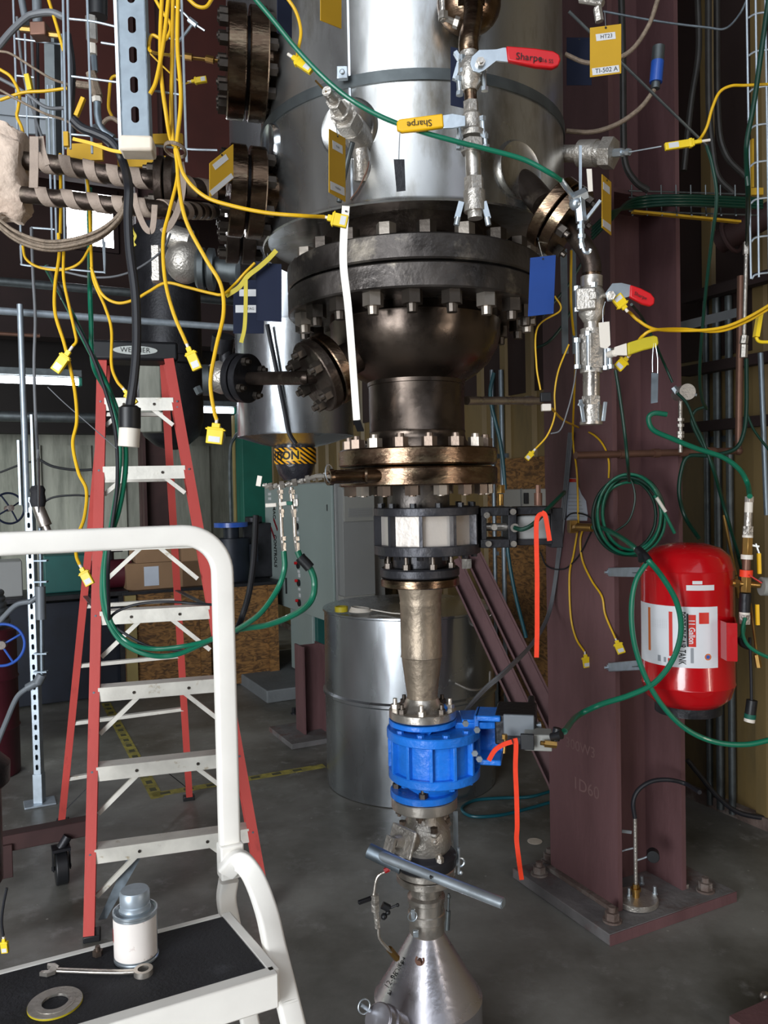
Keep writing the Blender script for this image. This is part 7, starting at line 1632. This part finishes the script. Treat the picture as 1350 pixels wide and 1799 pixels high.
mb = MB(); mb.tube(path([(1308, 1096, Yv), (1306, 1112), (1302, 1122)]), .0065, 10); put('outlet_hose', mb, 'green_hose', vt)
mb = MB(); mb.tube(path([(1301, 1120, Yv), (1304, 1130), (1316, 1136)]), .011, 12); put('black_elbow', mb, 'black_plastic', vt)
mb = MB(); mb.cyl(P(1272, 905, 3.2), P(1293, 1010, 3.2), .006, n=10); mb.cyl(P(1293, 1012, 3.2), P(1298, 1050, 3.2), .008, n=10); solo('steel_lance', mb, 'brass', 'thin slanted metal rod behind the right shoulder of the red tank', 'rod')
mb = MB(); mb.cyl(P(1319, 1060, 2.7), P(1333, 1168, 2.7), .004, n=10); mb.hexa(P(1330, 1150, 2.7), P(1334, 1172, 2.7), .010); solo('steel_lance', mb, 'brass', 'thin metal rod with a fitting end slanting down at the right edge', 'rod')
mb = MB(); mb.cyl(P(1312, 440, 2.9), P(1308, 590, 2.9), .007, n=12); mb.hexa(P(1313, 425, 2.9), P(1312, 447, 2.9), .012); mb.hexa(P(1309, 590, 2.9), P(1307, 604, 2.9), .014); mb.hexa(P(1308, 606, 2.9), P(1307, 628, 2.9), .013); solo('steel_lance', mb, 'cast_stainless', 'vertical steel tube with nuts hanging beside the right wire tray', 'rod')
mb = MB(); mb.cyl(P(1337, 620, 3.3), P(1348, 905, 3.3), .011, n=12); solo('steel_rod', mb, 'galvanized', 'bright straight vertical pipe at the right edge', 'pipe')
hose('extension_cord', [(1318, 1120, 2.75), (1320, 1180), (1321, 1230)], .005, 'black_cable', 'black cord hanging to the green-banded plug at the right', 'cord')
pg2 = thing('cord_plug', 'black plug with a green band and white tip hanging below the right tubing', 'plug', P(1318, 1268, 2.75))
mb = MB(); mb.cyl(P(1322, 1230, 2.75), P(1319, 1254, 2.75), .018, n=18); put('plug_body', mb, 'black_plastic', pg2); mb = MB(); mb.cyl(P(1319, 1254, 2.75), P(1318, 1262, 2.75), .019, n=18); put('green_band', mb, 'trim_green', pg2); mb = MB(); mb.cyl(P(1318, 1262, 2.75), P(1317, 1268, 2.75), .018, n=18); put('white_tip', mb, 'white_plastic', pg2)
hose('extension_cord', [(1208, 1335, 3.9), (1230, 1362), (1262, 1400), (1300, 1428), (1362, 1440)], .012, 'black_cable', 'thick black cord sagging along the foot of the beige wall', 'cord')
# right wire tray
tr = thing('wire_cable_tray', 'wire cable tray hanging down the right edge', 'cable tray', P(1335, 490, 2.3))
tray(tr, ((1312, -20, 1320, 490), (1328, -20, 1334, 487), (1345, -20, 1352, 480)), tuple(((1314 + y * .015, y), (1330, y - 8), (1362, y - 12)) for y in (32, 98, 162, 228, 293, 358, 425, 490)), 2.35, .0032)
# horizontal wire tray with dark tubes
tr = thing('wire_cable_tray', 'dark horizontal wire cable tray full of green tubes behind the right yellow tag', 'cable tray', P(1180, 380, 3.0))
for k in range(4):
    mb = MB(); mb.tube([P(1105, 335 + k * 12, 3.1), P(1330, 342 + k * 12, 3.2)], .0035, 8, False); put('long_wire', mb, 'galvanized_dull', tr)
for k in range(9):
    mb = MB(); mb.tube(path([(1110 + k * 26, 325, 3.12), (1111 + k * 26, 372), (1112 + k * 26, 378, 3.0)]), .003, 8); put('cross_wire', mb, 'galvanized_dull', tr)
for k in range(4): hose('green_hose', [(1040, 420 - k * 6, 2.7), (1075, 385 - k * 4), (1115, 350 + k * 5, 3.0), (1200, 344 + k * 5), (1340, 350 + k * 5, 3.1)], .006, GT, ('topmost', 'second', 'third', 'lowest')[k] + ' dark green tube lying in the horizontal wire tray', 'hose', 'tubes in the right tray')
mb = MB(); mb.bar(P(1112, 372, 2.98), P(1300, 390, 3.1), .02, .008); solo('yellow_marker', mb, 'yellow_tag', 'long yellow marker strip on the edge of the horizontal wire tray', 'strip')
mb = MB(); mb.bar(P(1322, 245, 2.4), P(1322, 330, 2.4), .012, .006); mb.box(P(1330, 337, 2.4), (.035, .01, .02)); solo('yellow_marker', mb, 'yellow_tag', 'upright yellow marker strip inside the right edge wire tray', 'strip')
# conduits upper right on the column and the wall
for i, (pts, r_) in enumerate((([(1092, -10, 2.75), (1095, 120), (1096, 240), (1100, 290), (1118, 320), (1140, 335)], .011), ([(1245, -10, 3.3), (1246, 180), (1252, 260), (1262, 310), (1290, 340)], .013), ([(1260, -10, 3.4), (1262, 200), (1275, 270), (1310, 310)], .013), ([(1226, -10, 3.3), (1228, 90), (1215, 180), (1202, 300)], .012))):
    hose('bent_conduit', pts, r_, 'conduit_dark', ('grey conduit running down the front of the dark column at the top', 'left bent conduit on the dark wall near the top right', 'right bent conduit on the dark wall near the top right', 'slanting conduit ending above the horizontal wire tray')[i], 'pipe')
mb = MB(); mb.bar(P(1150, 585, 3.55), P(1300, 548, 3.75), .04, .04); solo('slanted_strut', mb, 'grey_duct', 'dark slanted strut behind the right yellow cable', 'strut')
mb = MB(); mb.cyl(P(1265, 425, 3.8), P(1360, 372, 3.6), .055, n=20); mb.torus(P(1285, 415, 3.75), (P(1360, 372, 3.6) - P(1265, 425, 3.8)), .075, .010, 28, 8); solo('rusty_pipe', mb, 'brown_dark', 'dark rusty pipe crossing behind the right wire tray', 'pipe')
for k, y in enumerate((505, 640, 745)):
    a, b = PR(1205, y, .10), PR(1420, y + (40 if y > 700 else 20), .10); z = PR(1280, y, .10).z; a.z = b.z = z; mb = MB(); mb.bar(a, b, .06, .05); struct('beam_%d' % (k + 4), mb, 'girder_dark')
# yellow cables on the right
tc_cable([(1362, 530, 1.9), (1310, 560), (1262, 577), (1200, 581), (1150, 578, 1.85), (1122, 563), (1108, 550), (1102, 546, 1.80)], 'yellow thermocouple cable on the right ending in the plug below the red grip', r=.0036, w=.024, h=.028, d=(-.6, 0, .8))
tc_cable([(1362, 536, 1.91), (1310, 566), (1262, 582), (1200, 578), (1150, 580, 1.85), (1130, 590), (1118, 606, 1.84), (1108, 622), (1104, 627)], 'yellow thermocouple cable on the right ending behind the right yellow grip', r=.0036, w=.022, h=.026, d=(-.6, 0, -.6))
mb = MB(); mb.bar(P(1336, 550, 1.95), P(1329, 592, 1.95), .016, .010); mb.tube(path([(1329, 592, 1.95), (1335, 600), (1356, 601)]), .004, 8); mb.tube(path([(1337, 550, 1.95), (1342, 542), (1356, 536)]), .003, 8); solo('inline_plug', mb, 'yellow_plug', 'yellow plug hanging at the right edge', 'plug')
tc_cable([(1004, 440, 2.5), (1004, 540), (1012, 620, 2.7), (1010, 680, 3.0), CF(1007, 770), CF(1014, 830), CF(1016, 900), CF(1016, 925), CF(1008, 975), CF(1001, 1010), CF(1003, 1080), CF(1012, 1120), CF(1028, 1146)], 'long yellow thermocouple cable down the column ending in the left of two plugs', r=.0040, w=.030, h=.042, d=(.15, 0, -1))
tc_cable([CF(1026, 925), CF(1020, 950), CF(1024, 985), CF(1040, 1020), CF(1058, 1048), CF(1064, 1080), CF(1082, 1122)], 'yellow thermocouple cable on the column ending in the right of two plugs', r=.0040, w=.030, h=.042)
tc_cable([(1000, 605, 2.4), (982, 650), (975, 690), (975, 730), (962, 765), (940, 790)], 'thin yellow thermocouple cable with a small plug left of the column', r=.0026, w=.016, h=.026)
hose('yellow_lead', [(975, 520, 2.3), (985, 545), (945, 575), (943, 640), (950, 685)], .0026, 'yellow_cable', 'thin yellow lead dropping to the small black and white plug', 'cable')
mb = MB(); mb.box(P(959, 698, 2.3), (.030, .02, .026)); bwp = thing('cable_plug', 'small plug, black above and white below, left of the column', 'plug', P(960, 722, 2.3)); put('black_half', mb, 'black_plastic', bwp, .002); mb = MB(); mb.box(P(960, 716, 2.3), (.026, .02, .020)); put('white_half', mb, 'white_plastic', bwp, .002)
hose('yellow_lead', [(970, 718, 2.32), (990, 738, 2.7), CF(1015, 750), CF(1045, 765), CF(1062, 785), CF(1070, 810), CF(1070, 840)], .0036, 'yellow_cable', 'thin yellow lead from the small plug across the column face', 'cable')
mb = MB(); mb.box(P(992, 530, 2.6), (.020, .01, .33)); mb.box(P(1009, 530, 2.6), (.014, .01, .33)); solo('narrow_strut', mb, 'galvanized_dull', 'narrow grey strut behind the right valve stack', 'strut')
# grey cables down the left column side
for k in range(3):
    hose('grey_bundle_cable', [CF(1000 + k * 3, 760), CF(994 + k * 3, 830), CF(984 + k * 3, 930), CF(974 + k * 2, 1020), (962 + k * 2, 1080, 3.3), (936 + k * 2, 1128, 3.0), (890, 1175 + k * 3, 2.6), (852, 1208 + k * 3, 2.5), (815, 1250 + k * 2, 2.4)], .0042, 'grey_cable', ('left', 'middle', 'right')[k] + ' grey cable of the bundle sweeping from the column to the blue valve', 'cable', 'grey bundle')
hose('thin_wire', [(1014, 640, 2.2), (1008, 680), (998, 720), (985, 755), (968, 762)], .002, 'grey_cable', 'thin grey wire curving left below the right valve stack', 'wire')
hose('black_loop', [CF(950, 970), CF(962, 995), CF(990, 1000), CF(1010, 985), CF(1024, 965), CF(1036, 940), CF(1045, 920), CF(1030, 905), CF(1005, 902), CF(990, 915)], .003, 'black_cable', 'thin black wire loop in front of the column by the brass fitting', 'wire')
mb = MB(); mb.hexa(CF(1010, 929, .05), CF(1020, 926, .05), .015); mb.cyl(CF(1016, 926, .05), CF(1042, 927, .05), .016, n=14); mb.box(CF(1006, 925, .03), (.03, .05, .05)); solo('brass_regulator', mb, 'brass', 'brass and steel air fitting on the column under the paper form', 'fitting', bevel=.001)
pf = thing('paper_form', 'white printed paper form taped on the brown column', 'paper', CF(1012, 915, .003))
mb = MB(); mb.poly([CF(x, y, .003) for x, y in ((998, 840), (1013, 840), (1014, 848), (1022, 868), (1030, 880), (1033, 903), (1032, 915), (996, 915))], .001); put('sheet', mb, 'paper_form', pf)
mb = MB(); mb.poly([CF(x, y, .0045) for x, y in ((998, 841), (1012, 841), (1013, 847), (998, 847))], .0008); put('red_heading', mb, 'label_red', pf)
for k in range(7):
    mb = MB(); mb.poly([CF(x, y, .0045) for x, y in ((999, 868 + k * 6.5), (1018 + k * 1.6, 868 + k * 6.5), (1018 + k * 1.6, 869 + k * 6.5), (999, 869 + k * 6.5))], .0006); put('ruled_line', mb, 'label_grey', pf)
# orange straps
ribbon('orange_strap', [(958, 902, 2.20), (948, 905), (943, 918, 2.2), (943, 960), (944, 1010), (944, 1060), (944, 1110), (943, 1155)], .0125, 'orange_webbing', 'long orange webbing strap hanging left of the column from the black actuator', 'strap')
ribbon('orange_strap', [(952, 900, 2.19), (958, 905), (962, 925), (966, 950)], .0125, 'orange_webbing', 'short orange strap end beside the knot at the black actuator', 'strap')
ribbon('orange_strap', [(905, 1297, 2.16), (907, 1310), (906, 1350), (908, 1400), (909, 1450), (908, 1475), (912, 1510), (917, 1545, 2.2)], .0125, 'orange_webbing', 'orange webbing strap hanging below the blue valve actuator towards the floor', 'strap')
ribbon('orange_strap', [(900, 1303, 2.15), (885, 1308), (870, 1318), (859, 1336)], .0125, 'orange_webbing', 'short orange strap end draped towards the blue valve', 'strap')
# flange with hose standing on the base plate
fc = PZ(1118, 1585, PZT + .002); bf = thing('flange_gauge_set', 'small flange with an upright braided tube and gauge standing on the column base plate', 'flange', fc)
R_ = S(37, 3.25); mb = MB(); mb.lathe(fc, UZ, bev(R_, .022, .002), 48); put('flange_disc', mb, 'cast_stainless', bf)
for px, py in ((1106, 1573), (1128, 1552), (1151, 1570)):
    p = PZ(px, py, PZT + .024); mb = MB(); mb.hexa(p - UZ * .004, p + UZ * .004, .011); mb.cyl(p, p + UZ * .03, .007, n=10); put('flange_bolt', mb, 'zinc', bf)
q = fc + UZ * .022; Yb = q.y
mb = MB(); mb.cyl(q, q + UZ * .025, .014, n=16); mb.cyl(q + UZ * .025, q + UZ * .035, .020, n=18); mb.hexa(q + UZ * .036, q + UZ * .05, .013); put('hub', mb, 'brass', bf)
ztop = zat(1112, 1433, Yb); mb = MB(); mb.tube([q + UZ * .04, V((q.x, Yb, ztop))], .0075, 12, False); put('braided_tube', mb, 'cast_stainless', bf)
mb = MB(); mb.tube([V((q.x, Yb, ztop - .01))] + path([(1113, 1410, Yb), (1122, 1388), (1145, 1373), (1175, 1370), (1205, 1377), (1230, 1392, Yb - .1)]), .0085, 10); put('black_hose', mb, 'black_cable', bf)
mb = MB(); mb.tube(path([(1117, 1512, Yb), (1130, 1508), (1142, 1503)]), .004, 8); mb.tube(path([(1113, 1490, Yb), (1100, 1493), (1088, 1497)]), .004, 8); mb.bar(P(1093, 1460, Yb), P(1110, 1462, Yb), .006, .012); put('branch', mb, 'zinc', bf)
c = P(1146, 1503, Yb); mb = MB(); mb.cyl(c + V((.01, .02, 0)), c + V((-.0, -.015, 0)), .024, n=24); put('gauge', mb, 'black_plastic', bf, .002)
# things at the lower right corner
a = PZ(1295, 1790, .05); mb = MB(); mb.box(a + UA * .33 - VA * .06 - ZA * .02, (.7, .14, .06), (UA, VA, ZA)); solo('floor_beam', mb, 'brown_primer', 'brown steel bar lying on the floor in the lower right corner', 'beam')
a = PZ(1345, 1752, .02); mb = MB(); mb.sphere(a, .018, 16, (1, 1, 1)); mb.cyl(a, a + V((.10, .0, 0)), .012, n=12); solo('tie_rod', mb, 'stainless', 'small chrome rod end on the floor at the lower right edge', 'rod')
mb = MB(); a = PZ(940, 1478, .002); mb.cyl(a, a + UZ * .0012, .035, n=24); struct('trim_2', mb, 'foam_cap')
